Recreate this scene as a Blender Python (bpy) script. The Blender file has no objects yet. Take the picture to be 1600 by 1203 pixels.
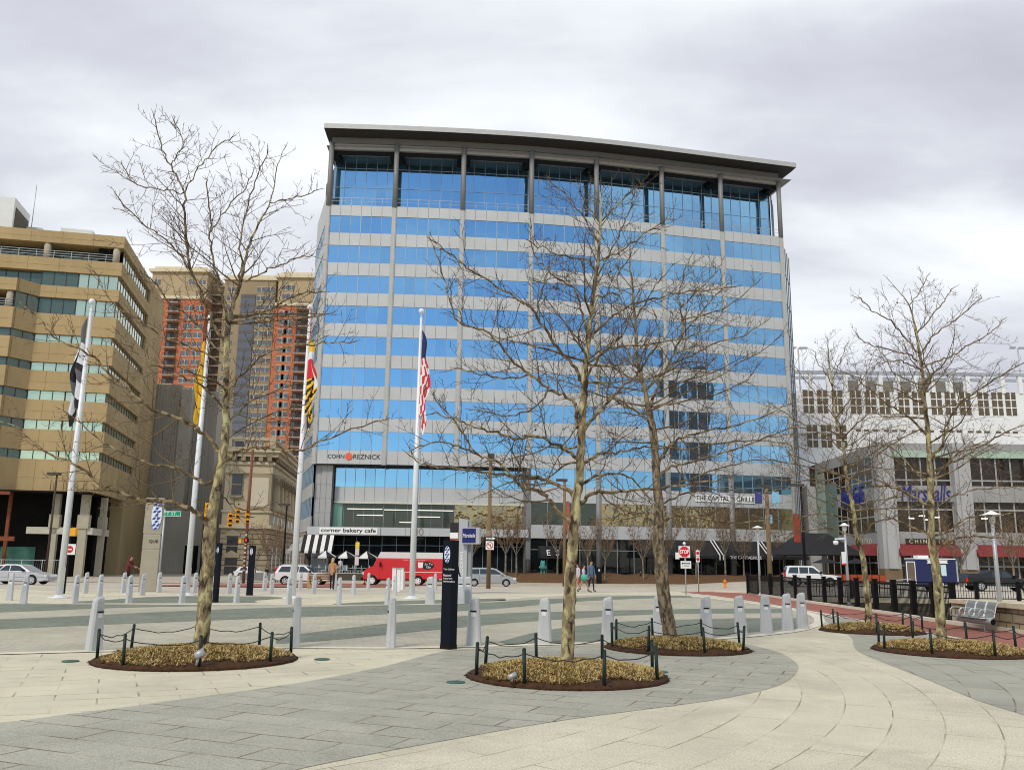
import bpy, math, random
from math import sin, cos, pi, radians, sqrt, atan2
random.seed(7)
SC = bpy.context.scene
COL = SC.collection
# ------------------------------------------------------------------ camera
F, TH, RO = 1370.0, 0.19886, 0.01324
EYE = (0.0, 0.0, 1.65)
def _v(a, b, c): return (a, b, c)
FW = (0.0, cos(TH), sin(TH)); U0 = (0.0, -sin(TH), cos(TH))
RT = (cos(RO), sin(RO)*U0[1], sin(RO)*U0[2]); UP = (-sin(RO), cos(RO)*U0[1], cos(RO)*U0[2])
cam = bpy.data.cameras.new("camera"); camo = bpy.data.objects.new("camera", cam); COL.objects.link(camo)
cam.sensor_width = 36.0; cam.lens = 36.0*F/1600.0; cam.clip_end = 6000; cam.clip_start = 0.1
from mathutils import Matrix, Vector
camo.matrix_world = Matrix(((RT[0], UP[0], -FW[0], 0), (RT[1], UP[1], -FW[1], 0), (RT[2], UP[2], -FW[2], EYE[2]), (0, 0, 0, 1)))
SC.camera = camo
# ------------------------------------------------------------------ light
SUN_EL, SUN_AZ = radians(42), radians(208)      # azimuth clockwise from +Y: behind and left of the camera
SUN_DIR = Vector((sin(SUN_AZ)*cos(SUN_EL), cos(SUN_AZ)*cos(SUN_EL), sin(SUN_EL)))
sl = bpy.data.lights.new("sun", 'SUN'); sl.energy = 1.5; sl.angle = radians(10); sl.color = (1.0, 0.91, 0.76)
so = bpy.data.objects.new("sun", sl); COL.objects.link(so)
so.rotation_euler = (-SUN_DIR).to_track_quat('-Z', 'Y').to_euler()
W = bpy.data.worlds.new("World"); SC.world = W; W.use_nodes = True
nt = W.node_tree; N = nt.nodes; L = nt.links; N.clear()
def nd(t, **k):
    n = N.new(t)
    for a, b in k.items(): setattr(n, a, b)
    return n
def mth(op, a, b=None, clamp=False):
    n = nd('ShaderNodeMath', operation=op); n.use_clamp = clamp
    for i, x in enumerate((a, b)):
        if x is None: continue
        if isinstance(x, (int, float)): n.inputs[i].default_value = x
        else: L.new(x, n.inputs[i])
    return n.outputs[0]
sky = nd('ShaderNodeTexSky'); sky.sky_type = 'NISHITA'; sky.sun_disc = False
sky.sun_elevation = SUN_EL; sky.sun_rotation = SUN_AZ; sky.air_density = 1.0; sky.dust_density = 0.15; sky.ozone_density = 1.6
tc = nd('ShaderNodeTexCoord'); sep = nd('ShaderNodeSeparateXYZ'); L.new(tc.outputs['Generated'], sep.inputs[0])
zz = mth('ADD', mth('MAXIMUM', sep.outputs[2], 0.0), 0.22)
cx = mth('DIVIDE', sep.outputs[0], zz); cy = mth('DIVIDE', sep.outputs[1], zz)
cmb = nd('ShaderNodeCombineXYZ'); L.new(cx, cmb.inputs[0]); L.new(cy, cmb.inputs[1])
def clouds(rot, scl, off, scale, detail, rough, dist):
    mp = nd('ShaderNodeMapping'); L.new(cmb.outputs[0], mp.inputs[0])
    mp.inputs['Rotation'].default_value = (0, 0, radians(rot)); mp.inputs['Scale'].default_value = scl; mp.inputs['Location'].default_value = off
    n = nd('ShaderNodeTexNoise'); L.new(mp.outputs[0], n.inputs['Vector'])
    n.inputs['Scale'].default_value = scale; n.inputs['Detail'].default_value = detail; n.inputs['Roughness'].default_value = rough; n.inputs['Distortion'].default_value = dist
    return n.outputs['Fac']
c1 = clouds(-38, (1.0, 2.3, 1), (3.1, 1.7, 0), 0.75, 6, 0.5, 0.35)
c2 = clouds(15, (1.0, 1.3, 1), (7.3, 2.2, 0), 1.7, 7, 0.55, 0.3)
cs = mth('ADD', mth('MULTIPLY', c1, 0.72), mth('MULTIPLY', c2, 0.28))
rp = nd('ShaderNodeValToRGB'); L.new(cs, rp.inputs[0])
e = rp.color_ramp.elements
e[0].position = 0.37; e[0].color = (0.49, 0.50, 0.565, 1)
e[1].position = 0.62; e[1].color = (0.90, 0.93, 0.965, 1)
e2 = e.new(0.46); e2.color = (0.605, 0.625, 0.69, 1)
e3 = e.new(0.55); e3.color = (0.79, 0.82, 0.865, 1)
# the overcast opens into blue behind the camera (low Y): that is the sky the glass facade mirrors
k1 = mth('SUBTRACT', mth('MULTIPLY', sep.outputs[1], -1.15), 0.28)
gap = mth('MULTIPLY', mth('ADD', k1, mth('MULTIPLY', mth('SUBTRACT', 0.50, cs), 4.5)), 1.0, True)
gap = mth('MINIMUM', gap, 0.88)
br = nd('ShaderNodeVectorMath', operation='SCALE'); L.new(rp.outputs[0], br.inputs[0]); br.inputs['Scale'].default_value = 8.3
mx = nd('ShaderNodeMix', data_type='RGBA'); L.new(gap, mx.inputs[0]); L.new(br.outputs[0], mx.inputs[6]); L.new(sky.outputs[0], mx.inputs[7])
bg = nd('ShaderNodeBackground'); bg.inputs['Strength'].default_value = 0.1; L.new(mx.outputs[2], bg.inputs['Color'])
wo = nd('ShaderNodeOutputWorld'); L.new(bg.outputs[0], wo.inputs['Surface'])
SC.view_settings.view_transform = 'Standard'; SC.view_settings.look = 'None'; SC.view_settings.exposure = 0.5; SC.view_settings.gamma = 1.0
SC.cycles.filter_width = 1.05; SC.cycles.max_bounces = 6; SC.cycles.diffuse_bounces = 3; SC.cycles.glossy_bounces = 3; SC.cycles.transparent_max_bounces = 8
# ------------------------------------------------------------------ helpers
def ray(x, y):
    a, b = (x-800)/F, (601.5-y)/F
    return tuple(FW[i]+RT[i]*a+UP[i]*b for i in range(3))
def onz(x, y, z=0.0):
    r = ray(x, y); t = (z-EYE[2])/r[2]
    return Vector((r[0]*t, r[1]*t, z))
def onY(x, y, Y):
    r = ray(x, y); t = Y/r[1]
    return Vector((r[0]*t, Y, EYE[2]+r[2]*t))
def lerp(a, b, t): return a+(b-a)*t
def clampf(x, a, b): return max(a, min(b, x))
def zg(x, y):
    "ground height: level plaza, street falling away behind it, a sunken lane beside the brick path"
    if 14.3 < x < 52 and 26.5 < y < 44.9: return -1.6
    y0 = lerp(44.0, 52.0, clampf((x+18)/12.0, 0, 1)); s = lerp(0.018, 0.003, clampf((x-14)/14.0, 0, 1))
    return -clampf((y-y0)*s, 0, 0.75)
def onG(x, y):
    r = ray(x, y); t = 5.0; p = None
    while t < 400:
        p = (r[0]*t, r[1]*t, EYE[2]+r[2]*t)
        if p[2] <= zg(p[0], p[1]): return Vector((p[0], p[1], zg(p[0], p[1])))
        t += 0.05
    return Vector(p)
def spline(pts, n=8, closed=False):
    pts = [Vector(p) for p in pts]; m = len(pts); out = []
    g = (lambda i: pts[i % m]) if closed else (lambda i: pts[clampf(i, 0, m-1)])
    for i in range(m if closed else m-1):
        a, b, c, d = g(i-1), g(i), g(i+1), g(i+2)
        for k in range(n):
            t = k/n
            out.append(0.5*((2*b)+(c-a)*t+(2*a-5*b+4*c-d)*t*t+(3*b-a-3*c+d)*t**3))
    if not closed: out.append(pts[-1])
    return out
MATS = {}
def mat(name, col, rough=0.7, metal=0.0, var=0.12, vscale=1.5, bump=0.0, bscale=40.0, col2=None, emit=0.0, spec=0.3, streak=0.0):
    if name in MATS: return MATS[name]
    m = bpy.data.materials.new(name); m.use_nodes = True; t = m.node_tree; n = t.nodes; l = t.links
    b = n['Principled BSDF']; b.inputs['Roughness'].default_value = rough; b.inputs['Metallic'].default_value = metal; b.inputs['Specular IOR Level'].default_value = spec
    g = n.new('ShaderNodeNewGeometry')
    if var > 0:
        ns = n.new('ShaderNodeTexNoise'); ns.inputs['Scale'].default_value = vscale; ns.inputs['Detail'].default_value = 6; ns.inputs['Roughness'].default_value = 0.65
        if streak:
            mp = n.new('ShaderNodeMapping'); mp.inputs['Scale'].default_value = (1, 1, streak); l.new(g.outputs['Position'], mp.inputs[0]); l.new(mp.outputs[0], ns.inputs['Vector'])
        else: l.new(g.outputs['Position'], ns.inputs['Vector'])
        r = n.new('ShaderNodeValToRGB'); l.new(ns.outputs['Fac'], r.inputs[0])
        c2 = col2 or tuple(min(1, c*(1+var)) for c in col); c1 = tuple(c*(1-var) for c in col)
        r.color_ramp.elements[0].position = 0.3; r.color_ramp.elements[1].position = 0.7
        r.color_ramp.elements[0].color = (*c1, 1); r.color_ramp.elements[1].color = (*c2, 1)
        l.new(r.outputs[0], b.inputs['Base Color'])
    else: b.inputs['Base Color'].default_value = (*col, 1)
    if bump > 0:
        nb = n.new('ShaderNodeTexNoise'); nb.inputs['Scale'].default_value = bscale; nb.inputs['Detail'].default_value = 5
        l.new(g.outputs['Position'], nb.inputs['Vector'])
        bp = n.new('ShaderNodeBump'); bp.inputs['Strength'].default_value = bump; bp.inputs['Distance'].default_value = 0.02
        l.new(nb.outputs['Fac'], bp.inputs['Height']); l.new(bp.outputs[0], b.inputs['Normal'])
    if emit: b.inputs['Emission Color'].default_value = (*col, 1); b.inputs['Emission Strength'].default_value = emit
    MATS[name] = m
    return m
def mat_glass(name, col, metal=0.9, rough=0.03, wob=0.12, wscale=0.35, spec=0.5):
    if name in MATS: return MATS[name]
    m = mat(name, col, rough, metal, var=0.0, spec=spec); t = m.node_tree; n = t.nodes; l = t.links; b = n['Principled BSDF']
    g = n.new('ShaderNodeNewGeometry'); nb = n.new('ShaderNodeTexNoise'); nb.inputs['Scale'].default_value = wscale; nb.inputs['Detail'].default_value = 2
    l.new(g.outputs['Position'], nb.inputs['Vector'])
    bp = n.new('ShaderNodeBump'); bp.inputs['Strength'].default_value = wob; bp.inputs['Distance'].default_value = 0.25
    l.new(nb.outputs['Fac'], bp.inputs['Height']); l.new(bp.outputs[0], b.inputs['Normal'])
    return m
def mat_paver(name, cols, mortar, bw, rh, msize, rot=0.0, polar=None, var=0.12, gaps=0.5, off=0.5, grit=0.12):
    "stone paving: courses laid straight (turned by rot) or round a centre (polar), patchy dark joints, speckled stone"
    m = bpy.data.materials.new(name); m.use_nodes = True; t = m.node_tree; n = t.nodes; l = t.links
    b = n['Principled BSDF']; b.inputs['Roughness'].default_value = 0.85; b.inputs['Specular IOR Level'].default_value = 0.25
    g = n.new('ShaderNodeNewGeometry')
    def M(op, a, b_=None):
        q = n.new('ShaderNodeMath'); q.operation = op
        for i, x in enumerate((a, b_)):
            if x is None: continue
            if isinstance(x, (int, float)): q.inputs[i].default_value = x
            else: l.new(x, q.inputs[i])
        return q.outputs[0]
    wn = n.new('ShaderNodeTexNoise'); wn.inputs['Scale'].default_value = 0.7; wn.inputs['Detail'].default_value = 1; l.new(g.outputs['Position'], wn.inputs['Vector'])
    if polar:
        s = n.new('ShaderNodeSeparateXYZ'); l.new(g.outputs['Position'], s.inputs[0])
        dx = M('SUBTRACT', s.outputs[0], polar[0]); dy = M('SUBTRACT', s.outputs[1], polar[1])
        rad = M('SQRT', M('ADD', M('MULTIPLY', dx, dx), M('MULTIPLY', dy, dy)))
        ang = M('MULTIPLY', M('ARCTAN2', dy, dx), polar[2])
        c = n.new('ShaderNodeCombineXYZ'); l.new(ang, c.inputs[0]); l.new(rad, c.inputs[1]); vec = c.outputs[0]
    else:
        mp = n.new('ShaderNodeMapping'); mp.inputs['Rotation'].default_value = (0, 0, radians(rot)); l.new(g.outputs['Position'], mp.inputs[0]); vec = mp.outputs[0]
    bt = n.new('ShaderNodeTexBrick'); l.new(vec, bt.inputs['Vector']); bt.offset = off
    bt.inputs['Scale'].default_value = 1.0; bt.inputs['Brick Width'].default_value = bw; bt.inputs['Row Height'].default_value = rh
    bt.inputs['Mortar Size'].default_value = msize; bt.inputs['Mortar Smooth'].default_value = 0.3; bt.inputs['Bias'].default_value = 0.0
    bt.inputs['Color1'].default_value = (*cols[0], 1); bt.inputs['Color2'].default_value = (*cols[1], 1); bt.inputs['Mortar'].default_value = (*mortar, 1)
    # stone colour without joints
    b2 = n.new('ShaderNodeTexBrick'); l.new(vec, b2.inputs['Vector']); b2.offset = off
    for k in ('Scale', 'Brick Width', 'Row Height', 'Bias'): b2.inputs[k].default_value = bt.inputs[k].default_value
    b2.inputs['Mortar Size'].default_value = 0.0
    b2.inputs['Color1'].default_value = (*cols[0], 1); b2.inputs['Color2'].default_value = (*cols[1], 1); b2.inputs['Mortar'].default_value = (*cols[0], 1)
    # joints are open in some places and filled in others
    jn = n.new('ShaderNodeTexNoise'); jn.inputs['Scale'].default_value = 1.3; jn.inputs['Detail'].default_value = 3; l.new(g.outputs['Position'], jn.inputs['Vector'])
    jr = n.new('ShaderNodeMapRange'); l.new(jn.outputs['Fac'], jr.inputs['Value']); jr.inputs['From Min'].default_value = gaps-0.07; jr.inputs['From Max'].default_value = gaps+0.1; jr.inputs['To Min'].default_value = 0.12
    mx = n.new('ShaderNodeMix'); mx.data_type = 'RGBA'; l.new(jr.outputs[0], mx.inputs[0]); l.new(b2.outputs['Color'], mx.inputs[6]); l.new(bt.outputs['Color'], mx.inputs[7])
    # speckle and stains
    sp = n.new('ShaderNodeTexNoise'); sp.inputs['Scale'].default_value = 60; sp.inputs['Detail'].default_value = 3; l.new(g.outputs['Position'], sp.inputs['Vector'])
    st = n.new('ShaderNodeTexNoise'); st.inputs['Scale'].default_value = 0.9; st.inputs['Detail'].default_value = 7; st.inputs['Roughness'].default_value = 0.7; l.new(g.outputs['Position'], st.inputs['Vector'])
    f1 = M('ADD', 1.0, M('MULTIPLY', M('SUBTRACT', sp.outputs['Fac'], 0.5), grit*5)); f2 = M('ADD', 1.0, M('MULTIPLY', M('SUBTRACT', st.outputs['Fac'], 0.5), var*3.2))
    # gum spots and spilled-drink stains
    vo = n.new('ShaderNodeTexVoronoi'); vo.inputs['Scale'].default_value = 1.7; l.new(g.outputs['Position'], vo.inputs['Vector'])
    gm = n.new('ShaderNodeMapRange'); l.new(vo.outputs['Distance'], gm.inputs['Value']); gm.inputs['From Min'].default_value = 0.035; gm.inputs['From Max'].default_value = 0.055; gm.inputs['To Min'].default_value = 0.72
    s2 = n.new('ShaderNodeTexNoise'); s2.inputs['Scale'].default_value = 0.33; s2.inputs['Detail'].default_value = 9; s2.inputs['Roughness'].default_value = 0.75; s2.inputs['Distortion'].default_value = 0.8; l.new(g.outputs['Position'], s2.inputs['Vector'])
    sm = n.new('ShaderNodeMapRange'); l.new(s2.outputs['Fac'], sm.inputs['Value']); sm.inputs['From Min'].default_value = 0.36; sm.inputs['From Max'].default_value = 0.52; sm.inputs['To Min'].default_value = 0.84
    f3 = M('MULTIPLY', gm.outputs[0], sm.outputs[0])
    vm = n.new('ShaderNodeVectorMath'); vm.operation = 'SCALE'; l.new(mx.outputs[2], vm.inputs[0]); l.new(M('MULTIPLY', M('MULTIPLY', f1, f2), f3), vm.inputs['Scale'])
    l.new(vm.outputs[0], b.inputs['Base Color'])
    bp = n.new('ShaderNodeBump'); bp.inputs['Strength'].default_value = 0.25; bp.inputs['Distance'].default_value = 0.006
    l.new(M('ADD', M('MULTIPLY', bt.outputs['Fac'], -1.0), M('MULTIPLY', sp.outputs['Fac'], 0.3)), bp.inputs['Height']); l.new(bp.outputs[0], b.inputs['Normal'])
    MATS[name] = m
    return m
class MB:
    "collects polygons; build() links them as ONE mesh object"
    def __init__(s): s.v = []; s.f = []; s.m = []; s.sm = []
    def face(s, pts, m=0, smooth=False):
        i = len(s.v); s.v += [tuple(p) for p in pts]; s.f.append(tuple(range(i, i+len(pts)))); s.m.append(m); s.sm.append(smooth); return s
    def idx(s, vs, fs, m=0, smooth=False):
        i = len(s.v); s.v += [tuple(p) for p in vs]
        for f in fs: s.f.append(tuple(i+k for k in f)); s.m.append(m); s.sm.append(smooth)
        return s
    def box(s, x0, x1, y0, y1, z0, z1, m=0, fr=None):
        P = [(x, y, z) for z in (z0, z1) for y in (y0, y1) for x in (x0, x1)]
        if fr: P = [fr(*p) for p in P]
        return s.idx(P, [(0, 2, 3, 1), (4, 5, 7, 6), (0, 1, 5, 4), (2, 6, 7, 3), (0, 4, 6, 2), (1, 3, 7, 5)], m)
    def bar(s, a, b, w, h, m=0, up=(0, 0, 1)):
        a, b = Vector(a), Vector(b); d = (b-a); L_ = d.length
        if L_ < 1e-6: return s
        d /= L_; u = Vector(up)
        if abs(d.dot(u)) > 0.98: u = Vector((0, 1, 0))
        r = d.cross(u).normalized()*(w/2); u = r.cross(d).normalized()*(h/2)
        P = [a-r-u, a+r-u, a-r+u, a+r+u, b-r-u, b+r-u, b-r+u, b+r+u]
        return s.idx(P, [(0, 2, 3, 1), (4, 5, 7, 6), (0, 1, 5, 4), (2, 6, 7, 3), (0, 4, 6, 2), (1, 3, 7, 5)], m)
    def prism(s, pts, z0, z1, m=0, mtop=None, cap=True):
        n = len(pts); P = [(p[0], p[1], z0) for p in pts]+[(p[0], p[1], z1) for p in pts]
        for i in range(n):
            j = (i+1) % n; s.face([P[i], P[j], P[j+n], P[i+n]], m)
        if cap: s.face(P[n:], m if mtop is None else mtop); s.face(P[:n][::-1], m)
        return s
    def ext(s, pts, ya, yb, m=0, fr=None):
        "outline in x,z pushed through y"
        n = len(pts); A = [(p[0], ya, p[1]) for p in pts]; B = [(p[0], yb, p[1]) for p in pts]
        if fr: A = [fr(*p) for p in A]; B = [fr(*p) for p in B]
        s.face(A, m); s.face(B[::-1], m)
        for i in range(n):
            j = (i+1) % n; s.face([A[i], B[i], B[j], A[j]], m)
        return s
    def tube(s, pts, rad, n=6, m=0, cap=True, smooth=True):
        pts = [Vector(p) for p in pts]; k = len(pts); i0 = len(s.v)
        if isinstance(rad, (int, float)): rad = [rad]*k
        d = (pts[1]-pts[0]).normalized(); u = Vector((0, 0, 1)) if abs(d.z) < 0.9 else Vector((1, 0, 0))
        u = (u-d*u.dot(d)).normalized()
        for i, p in enumerate(pts):
            d = (pts[min(i+1, k-1)]-pts[max(i-1, 0)]); d = d.normalized() if d.length > 1e-9 else Vector((0, 0, 1))
            u = (u-d*u.dot(d)); u = u.normalized() if u.length > 1e-6 else d.orthogonal().normalized(); w = d.cross(u)
            for j in range(n):
                a = 2*pi*j/n; q = p+(u*cos(a)+w*sin(a))*rad[i]; s.v.append((q.x, q.y, q.z))
        for i in range(k-1):
            for j in range(n):
                j2 = (j+1) % n
                s.f.append((i0+i*n+j, i0+i*n+j2, i0+(i+1)*n+j2, i0+(i+1)*n+j)); s.m.append(m); s.sm.append(smooth)
        if cap:
            s.f.append(tuple(i0+j for j in range(n))[::-1]); s.m.append(m); s.sm.append(False)
            s.f.append(tuple(i0+(k-1)*n+j for j in range(n))); s.m.append(m); s.sm.append(False)
        return s
    def lathe(s, prof, c=(0, 0, 0), n=16, m=0, smooth=True, sx=1.0, sy=1.0):
        i0 = len(s.v)
        for r, z in prof:
            for j in range(n):
                a = 2*pi*j/n; s.v.append((c[0]+r*cos(a)*sx, c[1]+r*sin(a)*sy, c[2]+z))
        for i in range(len(prof)-1):
            for j in range(n):
                j2 = (j+1) % n
                s.f.append((i0+i*n+j, i0+i*n+j2, i0+(i+1)*n+j2, i0+(i+1)*n+j)); s.m.append(m); s.sm.append(smooth)
        for i, rev in ((0, True), (len(prof)-1, False)):
            if prof[i][0] > 1e-4:
                q = tuple(i0+i*n+j for j in range(n)); s.f.append(q[::-1] if rev else q); s.m.append(m); s.sm.append(False)
        return s
    def disc(s, c, r, axis='y', n=20, m=0, t=0.02, r2=None):
        "flat round plate facing along an axis, thickness t"
        A = []; B = []
        for j in range(n):
            a = 2*pi*j/n; p, q = r*cos(a), (r2 or r)*sin(a)
            if axis == 'y': A.append((c[0]+p, c[1], c[2]+q)); B.append((c[0]+p, c[1]+t, c[2]+q))
            elif axis == 'x': A.append((c[0], c[1]+p, c[2]+q)); B.append((c[0]+t, c[1]+p, c[2]+q))
            else: A.append((c[0]+p, c[1]+q, c[2])); B.append((c[0]+p, c[1]+q, c[2]+t))
        s.face(A, m); s.face(B[::-1], m)
        for j in range(n): s.face([A[j], B[j], B[(j+1) % n], A[(j+1) % n]], m)
        return s
    def ring(s, a, b, m=0, smooth=False):
        for i in range(len(a)-1): s.face([a[i], a[i+1], b[i+1], b[i]], m, smooth)
        return s
    def build(s, name, mats, parent=None, world=False, **tags):
        me = bpy.data.meshes.new(name)
        vs = s.v
        if world and parent is not None:
            inv = RM[parent.name].inverted(); vs = [tuple(inv @ Vector(p)) for p in vs]
        me.from_pydata(vs, [], s.f)
        if not isinstance(mats, (list, tuple)): mats = [mats]
        for q in mats: me.materials.append(q)
        me.polygons.foreach_set('material_index', s.m); me.polygons.foreach_set('use_smooth', s.sm); me.update()
        o = bpy.data.objects.new(name, me); COL.objects.link(o)
        if parent is not None: o.parent = parent
        tag(o, **tags)
        return o
RM = {}
def tag(o, label=None, cat=None, group=None, kind=None):
    if label: o['label'] = label
    if cat: o['category'] = cat
    if group: o['group'] = group
    if kind: o['kind'] = kind
    return o
def thing(name, label, cat, loc=(0, 0, 0), rotz=0.0, group=None):
    o = bpy.data.objects.new(name, None); COL.objects.link(o); o.location = loc; o.rotation_euler = (0, 0, rotz)
    o.empty_display_size = 0.2
    RM[o.name] = Matrix.Translation(Vector(loc)) @ Matrix.Rotation(rotz, 4, 'Z')
    return tag(o, label, cat, group)
def dup(src, loc, rotz, label, group=None, scale=None):
    def cp(o, par):
        c = o.copy(); COL.objects.link(c)
        if par is not None: c.parent = par
        for ch in KIDS(o): cp(ch, c)
        return c
    r = cp(src, None); r.location = loc; r.rotation_euler = (0, 0, rotz); r['label'] = label
    if group: r['group'] = group
    if scale: r.scale = scale
    RM[r.name] = Matrix.Translation(Vector(loc)) @ Matrix.Rotation(rotz, 4, 'Z')
    return r
def KIDS(o): return [c for c in bpy.data.objects if c.parent == o]
def text(s, size, mtl, parent, loc, rot=(pi/2, 0, 0), name='lettering', ext=0.01, align='CENTER', width=None, shear=0.0, bold=0.0, label=None, spacing=1.0, height=None):
    cu = bpy.data.curves.new('t', 'FONT'); cu.body = s; cu.size = size; cu.extrude = ext; cu.align_x = align; cu.align_y = 'CENTER'; cu.shear = shear; cu.offset = bold; cu.resolution_u = 3; cu.space_character = spacing
    tmp = bpy.data.objects.new('t', cu); COL.objects.link(tmp)
    me = bpy.data.meshes.new_from_object(tmp.evaluated_get(bpy.context.evaluated_depsgraph_get()))
    bpy.data.objects.remove(tmp); bpy.data.curves.remove(cu)
    if len(me.vertices):
        xs = [v.co.x for v in me.vertices]; ys = [v.co.y for v in me.vertices]
        kx = width/(max(xs)-min(xs)) if width else 1.0; ky = height/(max(ys)-min(ys)) if height else (kx if width else 1.0)
        cxm = (max(xs)+min(xs))/2
        for v in me.vertices:
            v.co.x = (v.co.x-(cxm if align == 'CENTER' else 0))*kx; v.co.y *= ky
    me.name = name; me.materials.clear(); me.materials.append(mtl)
    for p in me.polygons: p.material_index = 0
    o = bpy.data.objects.new(name, me); COL.objects.link(o); o.parent = parent; o.location = loc; o.rotation_euler = rot
    if label: o['label'] = label
    return o
ORD = ['first', 'second', 'third', 'fourth', 'fifth', 'sixth', 'seventh', 'eighth', 'ninth', 'tenth', 'eleventh', 'twelfth', 'thirteenth', 'fourteenth', 'fifteenth', 'sixteenth', 'seventeenth', 'eighteenth']
# common materials
WHITE = mat('white_paint', (0.78, 0.78, 0.76), 0.45, var=0.04)
BLACK = mat('black_paint', (0.008, 0.008, 0.009), 0.55, var=0.1, spec=0.15)
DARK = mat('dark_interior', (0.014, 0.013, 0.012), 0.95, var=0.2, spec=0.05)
RUBBER = mat('tyre_rubber', (0.02, 0.02, 0.02), 0.85, var=0.1)
CHROME = mat('bright_metal', (0.55, 0.56, 0.57), 0.3, 0.8, var=0.05)
STEEL = mat('galvanised_steel', (0.42, 0.44, 0.46), 0.45, 0.4, var=0.1)
CARGLASS = mat_glass('car_window_glass', (0.035, 0.05, 0.055), 0.0, 0.05, 0.02)
REDL = mat('red_lens', (0.5, 0.02, 0.02), 0.25, var=0.0)
# ------------------------------------------------------------------ ground and paving
def sheet(name, poly, z, m, ground=False):
    bmv = MB(); bmv.face([(p[0], p[1], (zg(p[0], p[1]) if ground else 0)+z) for p in poly], 0)
    o = bmv.build(name, m, kind='structure')
    import bmesh
    b = bmesh.new(); b.from_mesh(o.data); bmesh.ops.triangulate(b, faces=b.faces[:]); bmesh.ops.recalc_face_normals(b, faces=b.faces[:])
    for f in b.faces:
        if f.normal.z < 0: f.normal_flip()
    b.to_mesh(o.data); b.free()
    return o
def pxpoly(pts, n=6, closed=True): return spline([onz(*p) for p in pts], n, closed)
ASPHALT = mat('pale_worn_asphalt', (0.48, 0.435, 0.355), 0.9, var=0.2, vscale=0.3, bump=0.2, bscale=60)
xs = sorted(set([-2500, -900, -300, -140, -90, -66, -18, -6, 14.29, 14.31, 52, 52.02, 90, 160, 400, 1000, 2500]+list(range(-60, 80, 4))))
ys = sorted(set([-400, -60, 26.49, 26.51, 44.89, 44.91, 52, 180, 300, 700, 1600, 3500]+list(range(-20, 140, 3))))
g = MB(); ix = {}
for j, y in enumerate(ys):
    for i, x in enumerate(xs): ix[i, j] = len(g.v); g.v.append((x, y, zg(x, y)-0.012))
for j in range(len(ys)-1):
    for i in range(len(xs)-1): g.f.append((ix[i, j], ix[i+1, j], ix[i+1, j+1], ix[i, j+1])); g.m.append(0); g.sm.append(False)
g.build('ground', ASPHALT, kind='structure')
CREAM = mat_paver('cream_pavers', ((0.60, 0.56, 0.425), (0.565, 0.53, 0.40)), (0.30, 0.24, 0.15), 0.92, 0.46, 0.013, rot=-24, gaps=0.51, var=0.16, grit=0.28)
CREAMARC = mat_paver('cream_pavers_in_arcs', ((0.585, 0.55, 0.42), (0.55, 0.515, 0.395)), (0.30, 0.245, 0.16), 1.35, 0.52, 0.010, polar=(-9.5, 16.4, 13.0), gaps=0.50, var=0.16, grit=0.28)
GREY = mat_paver('grey_pavers', ((0.385, 0.38, 0.315), (0.35, 0.345, 0.285)), (0.16, 0.13, 0.085), 0.92, 0.46, 0.014, rot=22, gaps=0.48, var=0.18, grit=0.28)
GREYARC = mat_paver('grey_pavers_in_arcs', ((0.37, 0.365, 0.305), (0.335, 0.33, 0.275)), (0.16, 0.13, 0.085), 1.0, 0.5, 0.012, polar=(-5.2, 17.5, 8.0), gaps=0.47, var=0.12)
RINGC = mat_paver('pale_setts', ((0.47, 0.445, 0.35), (0.41, 0.39, 0.31)), (0.27, 0.25, 0.19), 0.24, 0.12, 0.008, rot=35, gaps=0.42, var=0.13)
RINGG = mat_paver('green_grey_setts', ((0.215, 0.24, 0.19), (0.17, 0.195, 0.155)), (0.12, 0.12, 0.09), 0.24, 0.12, 0.008, rot=35, gaps=0.42, var=0.16)
REDP = mat_paver('red_brick_paving', ((0.37, 0.145, 0.105), (0.30, 0.11, 0.08)), (0.2, 0.1, 0.075), 0.22, 0.11, 0.006, rot=5, gaps=0.45, var=0.12)
KERBM = mat('pale_kerb_stone', (0.66, 0.62, 0.50), 0.8, var=0.08, vscale=1.2, bump=0.15)
Z1 = 0.004
# plaza base: cream pavers, out to the street edge
edge = [(-260, 913), (0, 920), (120, 924), (300, 927), (420, 928), (600, 928), (850, 927), (1060, 924), (1165, 925.5)]
ep = [onz(*p) for p in edge]; ep[0] = Vector((-34, 40, 0))
sheet('plaza_paving', [(-34, 1.0), (-34, ep[0].y)]+[(p.x, p.y) for p in ep[1:]]+[(13.9, 26.4), (16, 26.3), (26, 10), (26, 1.0)], 0.0, CREAM)
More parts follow.
